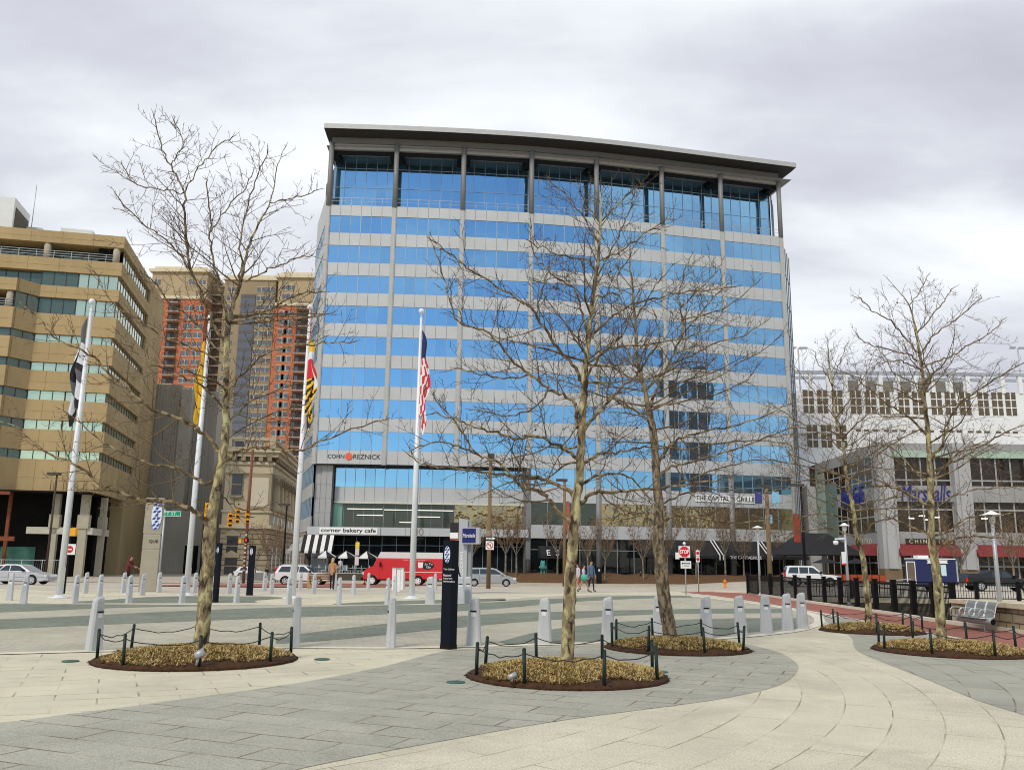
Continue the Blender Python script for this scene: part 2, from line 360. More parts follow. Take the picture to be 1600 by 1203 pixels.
# forecourt ring of small setts inside the bollards
ring_n = [(-330, 1036), (-60, 1023), (150, 1017.5), (300, 1014.5), (461, 1012), (610, 1012.5), (740, 1010), (851, 1007), (950, 1004), (1103, 999), (1200, 991), (1255, 983), (1281, 971), (1262, 958), (1200, 946), (1130, 937), (1080, 931)]
ring_f = [(950, 929.5), (850, 932), (740, 940.5), (640, 945), (500, 945.5), (350, 944.5), (150, 943.5), (0, 942), (-330, 940)]
sheet('forecourt_setts', pxpoly(ring_n+ring_f, 5), 1*Z1, RINGC)
def stripe(name, top, bot, z, m): return sheet(name, spline([onz(*p) for p in top], 6)+spline([onz(*p) for p in bot], 6), z, m)
stripe('setts_stripe', [(-330, 941), (0, 943.5), (150, 944.5), (330, 945.2)], [(320, 946.5), (150, 950.5), (0, 956.5), (-330, 962)], 2*Z1, RINGG)
stripe('setts_stripe', [(-330, 976), (0, 967.5), (200, 958.5), (400, 950), (560, 946.8), (700, 944), (760, 941.5), (850, 936), (950, 932), (1050, 930.2), (1078, 931)], [(1082, 933.5), (1000, 935), (900, 940), (820, 947), (750, 953), (600, 959.5), (400, 966.5), (200, 974.5), (0, 983), (-330, 998)], 2*Z1, RINGG)
stripe('setts_stripe', [(430, 996), (520, 984), (620, 972.5), (720, 962.5), (800, 957.5), (900, 955), (1000, 953), (1100, 951), (1222, 951)], [(1228, 957.5), (1100, 958.5), (1000, 960.5), (900, 966), (800, 973), (720, 980), (620, 990), (520, 1000), (432, 1006)], 2*Z1, RINGG)
stripe('setts_stripe', [(780, 1003), (850, 985.5), (950, 972.5), (1050, 968.5), (1150, 966), (1255, 966)], [(1252, 981), (1150, 990), (1050, 998), (950, 1001.5), (790, 1006)], 2*Z1, RINGG)
stripe('setts_stripe', [(110, 940), (180, 936), (260, 931.5), (420, 931.5)], [(452, 934), (400, 938), (380, 941.5), (112, 942)], 1*Z1, RINGG)
stripe('setts_stripe', [(520, 943.5), (600, 939), (700, 936.5), (790, 934.5)], [(790, 938), (720, 941), (640, 943.5), (522, 944.3)], 1*Z1, RINGG)
# pale stone line under the bollards and along the far edge
def line(name, pts, w, z, m, n=6):
    c = spline([onz(*p) for p in pts], n); a = []; b = []
    for i, p in enumerate(c):
        d = (c[min(i+1, len(c)-1)]-c[max(i-1, 0)]); d.z = 0; d.normalize(); q = Vector((-d.y, d.x, 0))*w/2; a.append(p+q); b.append(p-q)
    return sheet(name, a+b[::-1], z, m)
line('edging_stone', ring_n[1:], 0.32, 3*Z1, KERBM)
line('edging_stone', [(-330, 940), (0, 942.5), (150, 943.5), (350, 945), (500, 945.6), (640, 945), (700, 944.2)], 0.26, 3*Z1, KERBM)
line('edging_stone', [(870, 925.5), (950, 926), (1060, 926.5), (1100, 929.5)], 0.5, 1*Z1, KERBM)
# broad grey bands sweeping through the cream paving
S = [(-330, 1160), (0, 1129), (100, 1116.5), (200, 1104), (300, 1090), (400, 1076.5), (500, 1061), (600, 1041), (690, 1018), (760, 1012.5), (851, 1009.5), (950, 1006.5), (1060, 1003.5), (1150, 1004), (1210, 1017), (1241, 1033), (1246, 1048), (1218, 1070), (1130, 1091), (1000, 1109), (860, 1128), (700, 1156), (560, 1182), (430, 1210), (300, 1245), (160, 1300), (-330, 1420)]
sheet('grey_paving_band', pxpoly(S, 5), 1*Z1, GREY)
R = [(1333, 1007), (1341, 1017), (1372, 1031.5), (1450, 1062), (1525, 1093), (1600, 1117), (1760, 1172), (1860, 1100), (1700, 1036), (1600, 1017), (1430, 988), (1345, 971), (1296, 962), (1288, 968), (1312, 983), (1330, 996)]
sheet('grey_paving_band', pxpoly(R, 5), 1*Z1, GREYARC)
# cream courses laid in arcs on the right
A = [(1140, 1004), (1212, 1017), (1243, 1033), (1248, 1048), (1220, 1071), (1130, 1092), (1000, 1110), (860, 1129), (700, 1157), (560, 1183), (430, 1212), (300, 1250), (420, 1420), (1700, 1420), (1745, 1172), (1600, 1118), (1525, 1094.5), (1450, 1063.5), (1372, 1033), (1340, 1018.5), (1331, 1007), (1322, 992), (1290, 984), (1262, 987), (1200, 996)]
sheet('cream_paving_in_arcs', pxpoly(A, 5), 0.5*Z1, CREAMARC)
# red brick path along the fence
P = [(1062, 924.6), (1100, 929), (1160, 937.5), (1230, 949), (1300, 961), (1430, 985.5), (1600, 1015), (1760, 1045)]
Q = [(1760, 1013), (1600, 990.5), (1480, 974.5), (1415, 964.5), (1340, 952.5), (1260, 941.5), (1200, 932), (1165, 926.8), (1110, 924.4)]
stripe('brick_path', P, Q, 1*Z1, REDP)
line('edging_stone', P[1:], 0.22, 2.2*Z1, KERBM)
k = MB()
c = spline([onz(*p) for p in Q[::-1]], 6)
for a, b in zip(c[:-1], c[1:]): k.bar(a+Vector((0.1, 0, 0.04)), b+Vector((0.1, 0, 0.04)), 0.2, 0.12, 0)
k.build('kerb', KERBM, kind='structure')
# street kerb and pavement in front of the tower, brick pavement on the corner
PAVE = mat('concrete_pavement', (0.44, 0.39, 0.31), 0.85, var=0.12, vscale=0.6, bump=0.15)
kb = MB()
for x0, x1 in ((-20, -2), (-2, 14), (14, 30), (30, 46)): kb.box(x0, x1, 93.0+max(0, x0)*0.1, 99.5+max(0, x0)*0.12, -0.9, -0.58, 0)
kb.build('pavement', [PAVE], kind='structure')
sheet('brick_pavement', [(-27, 62), (-9, 66), (-6, 92), (-20, 92), (-27, 80)], 0.01, REDP, True)
sheet('pavement', [(-70, 78), (-30, 84), (-24, 98), (-40, 104), (-80, 96)], 0.02, PAVE, True)
LINEP = mat('worn_road_paint', (0.72, 0.70, 0.64), 0.8, var=0.1)
for i in range(6): sheet('road_marking', [(-24+i*6.5, 70.5), (-21+i*6.5, 70.5), (-21+i*6.5, 70.75), (-24+i*6.5, 70.75)], 0.012, LINEP, True)
# mulch bank in front of the tower
MULCH = mat('brown_mulch', (0.125, 0.066, 0.030), 0.95, var=0.45, vscale=6, bump=0.8, bscale=30)
bk = MB(); rows = []
for x in range(-2, 47, 2):
    yb = 99.3+max(0, x-6)*0.15; h = 1.05+0.12*sin(x*1.7)
    rows.append([(x, yb, -0.72), (x, yb+1.2, -0.25+0.06*sin(x*2.3)), (x, yb+3.2, h-0.72), (x, yb+8, h-0.62)])
for a, b in zip(rows[:-1], rows[1:]): bk.ring(a, b, 0, True)
bk.build('mulch_bank', MULCH, kind='structure')
# paved terrace strip at the foot of the cafe
tr = MB(); tr.prism([(-30, 99.4), (-1.5, 99.4), (-1.5, 109), (-30, 109)], -0.9, 0.0, 0); tr.build('terrace', [mat('grey_terrace_stone', (0.2, 0.19, 0.17), 0.85)], kind='structure')
tr = MB(); tr.prism([(32, 106.6), (75, 92), (80, 100), (36, 120)], -0.9, -0.05, 0); tr.build('terrace', [PAVE], kind='structure')
# ------------------------------------------------------------------ glass office tower
PANEL = mat('pale_grey_cladding', (0.475, 0.488, 0.49), 0.5, 0.1, var=0.06, vscale=0.4)
PANELS = mat('cladding_joint', (0.22, 0.22, 0.22), 0.8, var=0.05)
PIPE = mat('grey_painted_column', (0.21, 0.21, 0.205), 0.5, 0.1, var=0.06)
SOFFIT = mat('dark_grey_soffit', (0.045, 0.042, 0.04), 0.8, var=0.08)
BEAM = mat('grey_metal_beam', (0.15, 0.147, 0.14), 0.6, var=0.06)
MULL = mat('window_mullion', (0.30, 0.36, 0.42), 0.5, 0.3, var=0.0)
BLUE = mat_glass('blue_mirror_glass', (0.245, 0.47, 0.665), 0.92, 0.02, 0.06, 0.30)
BLUEB = mat_glass('blue_mirror_glass_dimmed', (0.225, 0.435, 0.625), 0.92, 0.03, 0.06, 0.30)
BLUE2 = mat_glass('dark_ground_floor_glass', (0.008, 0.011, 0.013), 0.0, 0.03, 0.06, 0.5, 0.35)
CLEAR = mat_glass('tinted_clear_glass', (0.045, 0.055, 0.045), 0.15, 0.03, 0.04, 0.4, 0.5)
WARMGL = mat_glass('brown_reflection_tint_glass', (0.36, 0.28, 0.16), 0.8, 0.06, 0.35, 0.9)  # the brown of mirrored trees is put into the glass colour
GRFR = mat('green_glass_edge', (0.18, 0.34, 0.28), 0.15, 0.2, var=0.05)
C = [Vector(p) for p in ((-23.99, 106.49), (-15.5, 106.8), (-6.71, 107.36), (2.25, 108.25), (10.95, 109.65), (20.02, 111.6), (28.5, 113.6), (37.2, 115.65))]
tw = thing('office_tower', 'glass and grey panel office tower with overhanging curved roof', 'office building', (5, 112, -0.75))
def bayf(i, a=None, b=None):
    a = a or C[i]; b = b or C[i+1]; t = (b-a); ln = t.length; t = t/ln; n = Vector((t.y, -t.x))
    return (lambda u, d, z: (a.x+t.x*u+n.x*d, a.y+t.y*u+n.y*d, z)), ln
def glass_strip(name, f, u0, u1, d, z0, z1, nx, gm, rows=(), thick=(), mw=0.055, parent=tw, label=None, mm=MULL, tilt=0.0025, seed=0):
    rnd = random.Random(seed or hash((round(u0*10), round(z0*10))) % 99991)
    b = MB(); zs = [z0]+[lerp(z0, z1, r) for r in rows]+[z1]; w = (u1-u0)/nx
    for i in range(nx):
        for a, c in zip(zs[:-1], zs[1:]):
            q = [rnd.uniform(-1, 1)*tilt for _ in range(4)]
            b.face([f(u0+i*w, d+q[0], a), f(u0+i*w+w, d+q[1], a), f(u0+i*w+w, d+q[2], c), f(u0+i*w, d+q[0]+q[2]-q[1], c)], 2 if gm is BLUE and rnd.random() < 0.22 else 0)
    for i in range(0, nx+1):
        k = mw*(2.2 if i in thick else 1.0)
        b.box(u0+i*w-k/2, u0+i*w+k/2, d-0.03, d+0.06, z0, z1, 1, f)
    for r in zs[1:-1]: b.box(u0+0.001, u1-0.001, d-0.02, d+0.05, r-mw/2, r+mw/2, 1, f)
    return b.build(name, [gm, mm, BLUEB] if gm is BLUE else [gm, mm], parent, True, label=label)
def panel_strip(name, f, u0, u1, d, z0, z1, nx, parent=tw, th=0.12, gap=0.045, back=True, m=(None, None)):
    b = MB(); w = (u1-u0)/nx
    for i in range(nx): b.box(u0+i*w+gap/2, u0+i*w+w-gap/2, d-th+0.02, d, z0+gap/2, z1-gap/2, 0, f)
    if back: b.box(u0, u1, d-th-0.1, d-0.035, z0+0.002, z1-0.002, 1, f)
    return b.build(name, [m[0] or PANEL, m[1] or PANELS], parent, True)
ZW = [42.77-4*k for k in range(8)]
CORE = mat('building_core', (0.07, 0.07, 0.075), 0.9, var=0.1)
for i in range(7):
    f, ln = bayf(i); a, b_ = 0.27, ln-0.27
    for k, z in enumerate(ZW):
        glass_strip('window', f, a, b_, -0.06, z, z+2.28, 6, BLUE, thick=(3,), seed=i*31+k+1)
        panel_strip('spandrel_panel', f, a, b_, 0.0, z-1.72, z, 6)
    panel_strip('spandrel_panel', f, a, b_, 0.02, 45.05, 46.53, 6)
    # roof terrace storey
    glass_strip('window', f, 0.02, ln-0.02, -2.9, 46.4, 54.7, 6, BLUE, rows=(0.13, 0.46, 0.79), seed=400+i)
    rl = MB(); rl.box(a, b_, 0.0, 0.04, 47.5, 47.55, 0, f); rl.box(a, b_, 0.0, 0.03, 47.05, 47.08, 0, f)
    for j in range(7): rl.box(a+j*(b_-a-0.05)/6, a+j*(b_-a-0.05)/6+0.04, 0.0, 0.04, 46.5, 47.5, 0, f)
    rl.build('railing', STEEL, tw, True)
    bm = MB(); bm.box(0, ln, -0.5, 0.12, 55.1, 55.9, 0, f); bm.box(a, b_, -0.45, -0.05, 54.3, 55.098, 1, f); bm.box(a, b_, -0.6, -0.451, 53.75, 55.098, 2, f); bm.box(0.0, 0.9, -2.6, -0.62, 53.75, 54.7, 2, f); bm.box(ln-0.9, ln, -2.6, -0.62, 53.75, 54.7, 2, f); bm.build('roof_beam', [BEAM, mat('grey_header_band', (0.31, 0.305, 0.29), 0.6, var=0.06), mat('black_header_reveal', (0.012, 0.012, 0.014), 0.6, spec=0.1)], tw, True)
    # lower storeys
    if i < 3:
        u0 = 2.35 if i == 0 else 0.02
        glass_strip('window', f, u0, ln-0.02, -2.3, 10.5, 13.0, 5 if i == 0 else 6, BLUE, seed=500+i)
        panel_strip('spandrel_panel', f, u0, ln-0.02, -2.2, 8.68, 10.5, 5 if i == 0 else 6)
        lb = MB(); lb.box(u0, ln-0.02, -2.6, -1.9, 8.46, 8.675, 0, f); lb.build('canopy_edge', mat('pale_soffit_edge', (0.62, 0.6, 0.5), 0.6), tw, True)
        glass_strip('window', f, u0, ln-0.02, -2.35, 5.5, 8.45, 5 if i == 0 else 6, CLEAR if i != 2 else WARMGL, mw=0.03, seed=520+i, label='shaded clear window showing strip lights inside' if i < 2 else 'window tinted brown for mirrored tree crowns')
        panel_strip('fascia_panel', f, 0.0 if i else -0.3, ln-0.02, 0.3, 4.52, 5.52, 3, th=0.4)
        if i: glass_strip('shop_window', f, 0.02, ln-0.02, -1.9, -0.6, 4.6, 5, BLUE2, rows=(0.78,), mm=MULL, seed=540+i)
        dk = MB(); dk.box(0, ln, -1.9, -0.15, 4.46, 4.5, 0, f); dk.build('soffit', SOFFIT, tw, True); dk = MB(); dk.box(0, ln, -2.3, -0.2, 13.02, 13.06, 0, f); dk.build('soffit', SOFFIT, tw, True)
    else:
        dark = i in (5, 6)
        glass_strip('window', f, 0.27, b_, -0.06, 10.75, 13.05, 6, BLUE if not dark else BLUE, rows=() if i < 5 else (0.3,), seed=560+i)
        panel_strip('spandrel_panel', f, 0.27, b_, 0.0, 8.85, 10.75, 6)
        glass_strip('window', f, 0.27, b_, -0.06, 6.15, 8.85, 4, WARMGL if i != 3 else CLEAR, seed=580+i, label='window tinted brown for mirrored tree crowns')
        panel_strip('spandrel_panel', f, 0.27, b_, 0.0, 4.5, 6.15, 4)
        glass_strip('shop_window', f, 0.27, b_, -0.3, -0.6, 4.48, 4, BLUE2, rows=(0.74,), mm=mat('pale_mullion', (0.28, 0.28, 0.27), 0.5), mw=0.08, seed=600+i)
# pier and glass end of the recess on the left
f, ln = bayf(0)
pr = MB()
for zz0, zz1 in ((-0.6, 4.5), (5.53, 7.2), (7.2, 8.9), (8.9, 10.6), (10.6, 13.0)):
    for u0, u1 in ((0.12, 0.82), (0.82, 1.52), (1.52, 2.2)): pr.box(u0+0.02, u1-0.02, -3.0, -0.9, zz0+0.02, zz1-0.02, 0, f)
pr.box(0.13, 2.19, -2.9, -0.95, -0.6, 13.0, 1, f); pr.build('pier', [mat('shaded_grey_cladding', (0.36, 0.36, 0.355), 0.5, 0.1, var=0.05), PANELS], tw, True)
gp = MB(); gp.box(2.22, 3.4, -2.3, -2.28, 5.55, 8.4, 0, f); gp.build('corner_glazing', [GRFR], tw, True)
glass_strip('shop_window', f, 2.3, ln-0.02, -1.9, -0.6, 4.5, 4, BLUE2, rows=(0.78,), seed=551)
# strip lights seen through the first floor glass
lt = MB(); LAMP = mat('strip_light', (1.0, 0.95, 0.8), 0.5, var=0, emit=0.45)
for i, u0, u1, z in ((0, 4.0, 8.3, 7.75), (0, 5.2, 8.4, 7.0), (1, 0.1, 8.6, 7.7), (1, 3.5, 7.0, 6.9), (1, 2.0, 4.2, 6.2)):
    f2, l2 = bayf(i); lt.box(u0, u1, -2.30, -2.22, z, z+0.09, 0, f2)
lt.build('strip_light', LAMP, tw, True)
f3, l3 = bayf(3); rt = MB(); rt.box(-0.3, 0.26, -2.6, -0.1, -0.6, 13.1, 0, f3); rt.build('return_wall', PIPE, tw, True)
# round columns in front of each bay line
for i, c in enumerate(C):
    lo = 13.1 if i > 3 else -0.7; b = MB()
    b.tube([(c.x, c.y-0.02, 46.4), (c.x, c.y-0.02, 55.2)], 0.33, 10, 0)
    b.box(c.x-0.29, c.x+0.29, c.y-0.12, c.y+0.2, 13.0 if i < 4 else 4.4, 46.42, 2); b.box(c.x-0.2, c.x+0.2, c.y-0.17, c.y-0.118, 13.0 if i < 4 else 4.4, 46.43, 2)
    if i > 3: b.tube([(c.x, c.y+0.1, -0.7), (c.x, c.y+0.1, 13.1)], 0.36, 10, 0)
    else: b.tube([(c.x, c.y-0.02, -0.7), (c.x, c.y-0.02, 2.0)], 0.33, 10, 1)
    b.build('column', [PIPE, mat('dark_column_foot', (0.06, 0.055, 0.05), 0.6), mat('grey_pilaster', (0.40, 0.40, 0.385), 0.5, 0.1, var=0.06)], tw, True)
# roof slab following the curve of the front
b = MB(); fo = []; ba = []
ext_l = C[0]+(C[0]-C[1]).normalized()*0.7; ext_r = C[-1]+(C[-1]-C[-2]).normalized()*1.5
cl = spline([(p.x, p.y, 0) for p in [ext_l]+C[1:-1]+[ext_r]], 6)
for i, p in enumerate(cl):
    d = (cl[min(i+1, len(cl)-1)]-cl[max(i-1, 0)]).normalized(); n = Vector((d.y, -d.x, 0)); fo.append(p+n*2.4); ba.append(p-n*lerp(14, 7, i/(len(cl)-1)))
T = lambda q, z: (q.x, q.y, z)
b.ring([T(p, 56.0) for p in fo], [T(p, 56.65) for p in fo], 0)
b.ring([T(p, 56.65) for p in fo], [T(p, 56.9) for p in ba], 1)
inn = [lerp(p, q, 0.125) for p, q in zip(fo, ba)]
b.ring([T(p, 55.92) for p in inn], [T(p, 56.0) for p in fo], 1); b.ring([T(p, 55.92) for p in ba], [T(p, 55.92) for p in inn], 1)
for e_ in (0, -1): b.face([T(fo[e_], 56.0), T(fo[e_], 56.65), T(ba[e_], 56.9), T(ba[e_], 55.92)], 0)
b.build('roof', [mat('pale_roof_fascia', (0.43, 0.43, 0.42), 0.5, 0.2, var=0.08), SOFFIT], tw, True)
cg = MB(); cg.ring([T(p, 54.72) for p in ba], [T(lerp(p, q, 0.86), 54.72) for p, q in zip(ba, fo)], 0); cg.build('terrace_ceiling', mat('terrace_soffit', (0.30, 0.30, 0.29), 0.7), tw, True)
# core block behind the glass, side walls
SL = Vector((-4.6, 14.0)); SR = Vector((3.6, 8.0))
ins = lambda p, k: p+Vector((0.0, k))
co = MB(); pl = [(C[0].x+0.3, C[0].y+3.3)]+[(c.x, c.y+3.3) for c in C[1:-1]]+[(C[-1].x-0.3, C[-1].y+3.3), (C[-1].x+0.6, C[-1].y+9), (C[0].x-3.2, C[0].y+12)]
co.prism(pl, -0.7, 54.65, 0); co.build('core', CORE, tw, True)
fl = MB()
for z in [46.3]+[z-0.5 for z in ZW[:]]: fl.prism([(C[0].x+0.1, C[0].y+0.2)]+[(c.x, c.y+0.2) for c in C[1:-1]]+[(C[-1].x-0.1, C[-1].y+0.2), (C[-1].x, C[-1].y+4), (C[0].x, C[0].y+4)], z-0.3, z, 0)
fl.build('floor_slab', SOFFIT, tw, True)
fs, ls = bayf(0, C[0]+SL, C[0]+Vector((-0.1, 0.3))); 
for k, z in enumerate(ZW+[10.77, 6.77]):
    glass_strip('side_window', fs, 0.2, ls-0.1, -0.05, z, z+2.28, 8, BLUE, seed=700+k); panel_strip('spandrel_panel', fs, 0.2, ls-0.1, 0.0, z-1.72, z, 8)
panel_strip('spandrel_panel', fs, 0.2, ls-0.1, 0.0, 45.05, 49.3, 8)
fr2, lr2 = bayf(0, C[-1]+Vector((0.1, 0.3)), C[-1]+SR)
glass_strip('side_window', fr2, 0.1, lr2, -0.05, -0.6, 46.3, 4, mat_glass('dark_side_glass', (0.05, 0.07, 0.09), 0.5, 0.05), rows=[r/11 for r in range(1, 11)], seed=740)
glass_strip('side_window', bayf(0, C[-1]+Vector((-0.3, 2.9)), C[-1]+Vector((1.6, 8)))[0], 0.0, 5.2, 0.0, 46.5, 54.6, 3, BLUE, rows=(0.46,), seed=741)
# lettering and signs
BLKT = mat('black_lettering', (0.02, 0.02, 0.02), 0.5, var=0); WHT = mat('white_lettering', (0.85, 0.85, 0.83), 0.5, var=0); ORNG = mat('orange_red_disc', (0.75, 0.12, 0.05), 0.5, var=0.05)
def on_bay(i, u, d, z):
    f_, _ = bayf(i); p = Vector(f_(u, d, z)); t = (C[i+1]-C[i]); return p-Vector(tw.location), atan2(t.y, t.x)
f0, l0 = bayf(0)
sg = MB(); sg.box(1.2, 8.1, 0.32, 0.36, 4.66, 5.4, 0, f0); sgo = sg.build('sign_board', WHT, tw, True)
p, r = on_bay(0, 4.65, 0.38, 5.08); text('corner bakery cafe', 1.0, BLKT, tw, p, (pi/2, 0, r), width=6.5, bold=0.012, height=0.62)
p, r = on_bay(0, 2.65, 0.04, 13.95); text('COHN', 0.9, BLKT, tw, p, (pi/2, 0, r), width=2.0)
p, r = on_bay(0, 6.4, 0.04, 13.95); text('REZNICK', 0.9, BLKT, tw, p, (pi/2, 0, r), width=3.3)
dd = MB(); dd.tube([f0(4.2, 0.03, 14.0), f0(4.2, 0.12, 14.0)], 0.42, 16, 0); dd.build('sign_disc', ORNG, tw, True)
p, r = on_bay(1, 4.3, 0.32, 5.0); text('100', 0.9, mat('grey_lettering', (0.25, 0.22, 0.18), 0.5), tw, p, (pi/2, 0, r), width=1.6)
f5, l5 = bayf(5); sg = MB(); sg.box(3.6, 8.5, 0.06, 0.12, 9.5, 10.4, 0, f5); sg.box(0.4, 3.4, 0.06, 0.12, 9.45, 10.35, 0, bayf(6)[0]); sg.build('sign_board', WHT, tw, True)
p, r = on_bay(5, 6.0, 0.14, 9.95); text('THE CAPITAL', 0.9, BLKT, tw, p, (pi/2, 0, r), width=4.6, bold=0.01)
p, r = on_bay(6, 1.9, 0.14, 9.9); text('GRILLE', 0.8, BLKT, tw, p, (pi/2, 0, r), width=2.6, bold=0.01)
# striped corner awning (bent round the corner)
def awning(name, label, parent, f, u0, u1, ztop, zbot, dout, n, mats, val=0.25, d0=0.0, letters=None):
    b = MB(); w = (u1-u0)/n
    for i in range(n):
        a, c = u0+i*w, u0+(i+1)*w; m = i % len(mats)
        b.face([f(a, d0, ztop), f(c, d0, ztop), f(c, d0+dout, zbot), f(a, d0+dout, zbot)], m)
        b.face([f(a, d0+dout, zbot), f(c, d0+dout, zbot), f(c, d0+dout, zbot-val), f(a, d0+dout, zbot-val)], m)
    for u in (u0, u1): b.face([f(u, d0, ztop), f(u, d0+dout, zbot), f(u, d0, zbot)], 0)
    return b.build(name, mats, parent, True, label=label)
AW_B = mat('black_awning_cloth', (0.02, 0.02, 0.022), 0.8, var=0.15); AW_W = mat('white_awning_cloth', (0.72, 0.71, 0.68), 0.8, var=0.05)
awning('awning', 'black and white striped awning', tw, f0, -0.6, 3.0, 4.5, 2.6, 1.5, 8, [AW_B, AW_W], d0=0.4)
awning('awning', 'black and white striped awning on the side street', tw, fs, 2.0, ls-0.4, 4.5, 2.6, 1.8, 14, [AW_W, AW_B], d0=0.1)
# black restaurant awnings on the right
awning('awning', 'long black restaurant awning', tw, bayf(5)[0], -4.5, 8.9, 4.6, 2.7, 2.4, 10, [AW_B], 0.35, 0.3)
awning('awning', 'long black restaurant awning', tw, bayf(6)[0], 0.2, 9.0, 4.6, 2.7, 2.4, 8, [AW_B], 0.35, 0.3)
ab = MB()
for i, u in ((5, 5.3), (5, 5.75), (6, 3.2), (6, 3.65)):
    ff = bayf(i)[0]; ab.bar(ff(u, 0.5, 4.62), ff(u, 3.0, 2.78), 0.1, 0.1, 0); ab.bar(ff(u, 3.0, 2.78), ff(u, 3.0, 2.2), 0.1, 0.1, 0)
ab.build('awning_pole', WHITE, tw, True)
p, r = on_bay(5, 8.3, 2.76, 2.52); text('THE CAPITAL', 0.5, WHT, tw, p, (pi/2, 0, r), width=3.0)
p, r = on_bay(6, 1.6, 2.76, 2.52); text('GRILLE', 0.5, WHT, tw, p, (pi/2, 0, r), width=1.6)
# rounded entrance hood
eh = MB(); f3_ = bayf(3)[0]
prof = [(0.3+1.9*sin(a), 2.1+1.5*cos(a)) for a in [radians(x) for x in range(0, 91, 15)]]
for (d1, z1), (d2, z2) in zip(prof[:-1], prof[1:]): eh.face([f3_(1.1, d1, z1), f3_(3.9, d1, z1), f3_(3.9, d2, z2), f3_(1.1, d2, z2)], 0)
for u in (1.1, 3.9): eh.face([f3_(u, d, z) for d, z in prof]+[f3_(u, 0.3, 2.1)], 0)
eh.build('entrance_hood', AW_B, tw, True)
p, r = on_bay(3, 2.6, 2.16, 2.75); text("E  S", 0.6, WHT, tw, p, (pi/2-0.5, 0, r), width=1.5)
# ------------------------------------------------------------------ tan concrete office block on the left
TAN = mat('tan_concrete', (0.40, 0.295, 0.15), 0.85, var=0.16, vscale=0.25, bump=0.15, bscale=8, streak=0.35)
TANJ = mat('tan_panel_joint', (0.26, 0.18, 0.095), 0.9)
GREEN = mat_glass('sky_bright_green_glass', (0.56, 0.60, 0.42), 0.75, 0.03, 0.08, 0.5)  # paler copy: bright mirrored sky near the corner is put into its colour
GREEND = mat_glass('dark_green_glass', (0.10, 0.14, 0.115), 0.4, 0.03, 0.15, 0.4)
TMUL = mat('dark_bronze_mullion', (0.05, 0.05, 0.045), 0.5)
CONC = mat('grey_concrete', (0.40, 0.36, 0.27), 0.9, var=0.12, vscale=0.7, bump=0.2)
RUST = mat('rusty_steel', (0.20, 0.06, 0.025), 0.8, var=0.3, vscale=3)
tb = thing('office_block', 'tan concrete office block with stepped front, gutted dark ground floor', 'office building', (-49.1, 105, -0.75), atan2(0.215, 1))
PLAN = [(0, 0), (0, 30), (-48, 30), (-48, -2.2), (-11, -2.2), (-9, 0)]
def inset(k): return [(-k, k), (-k, 30-k), (-48+k, 30-k), (-48+k, -2.2+k), (-11-0.4*k, -2.2+k), (-9-0.4*k, k)]
ZB = [38.5-3.56*k for k in range(8)]; HH = [1.95, 1.85, 2.05, 1.0, 1.05, 1.15, 1.15, 1.05]
tops = [41.98]+[z for z in ZB]
spb = [ZB[k]+HH[k] for k in range(8)]+[9.8]
for k in range(9):
    b = MB(); b.prism(PLAN if k > 1 else [(0, 0), (0, 30), (-48, 30), (-48, 0)], spb[k], tops[k], 0)
    for j in range(1, 9): b.box(-j*3.6-0.02, -j*3.6+0.02, -0.012 if j < 3 or k < 2 else -2.212, 0.05, spb[k]+0.01, tops[k]-0.01, 1); b.box(-0.05, 0.012, j*3.4-0.02, j*3.4+0.02, spb[k]+0.01, tops[k]-0.01, 1)
    for q in (0.42,): zq = lerp(spb[k], tops[k], q); b.box(-9, 0.011, -0.011, 0.05, zq, zq+0.03, 1); b.box(-48, -11 if k > 1 else -9, -2.211 if k > 1 else -0.011, -2.1 if k > 1 else 0.05, zq, zq+0.03, 1); b.box(-0.05, 0.0115, 0.06, 29.9, zq, zq+0.03, 1)
    b.build('spandrel', [TAN, TANJ], tb)
sd = MB(); sd.box(-3, -0.02, 18.5, 29.98, 9.81, 41.9, 0); sd.box(-3, -0.02, 14.5, 29.98, 0, 9.79, 0); sd.build('side_wall', TAN, tb)
fx = lambda x0, y0, x1, y1: (lambda u, d, z: (x0+(x1-x0)*u+(y1-y0)*d, y0+(y1-y0)*u-(x1-x0)*d, z))
def lstrip(name, p, q, z0, z1, n, gm, parent, rows=(), seed=1, label=None, mm=TMUL, mw=0.09):
    "glazing between two plan points of a building frame (outside on the right hand of p->q reversed)"
    p, q = Vector(p), Vector(q); t = q-p; ln = t.length; t = t/ln; nn = Vector((t.y, -t.x)); rnd = random.Random(seed); b = MB(); w = ln/n
    f = lambda u, d, z: (p.x+t.x*u+nn.x*d, p.y+t.y*u+nn.y*d, z)
    zs = [z0]+[lerp(z0, z1, r) for r in rows]+[z1]
    for i in range(n):
        for a, c in zip(zs[:-1], zs[1:]):
            e1, e2, e3 = (rnd.uniform(-1, 1)*0.006 for _ in range(3))
            b.face([f(i*w, e1, a), f(i*w+w, e2, a), f(i*w+w, e3, c), f(i*w, e1+e3-e2, c)], 0)
    for i in range(n+1): b.box(i*w-mw/2, i*w+mw/2, -0.03, 0.05, z0, z1, 1, f)
    for r in zs[1:-1]: b.box(0.01, ln-0.01, -0.02, 0.04, r-mw/2, r+mw/2, 1, f)
    o = b.build(name, [gm, mm], parent); tag(o, label); return o
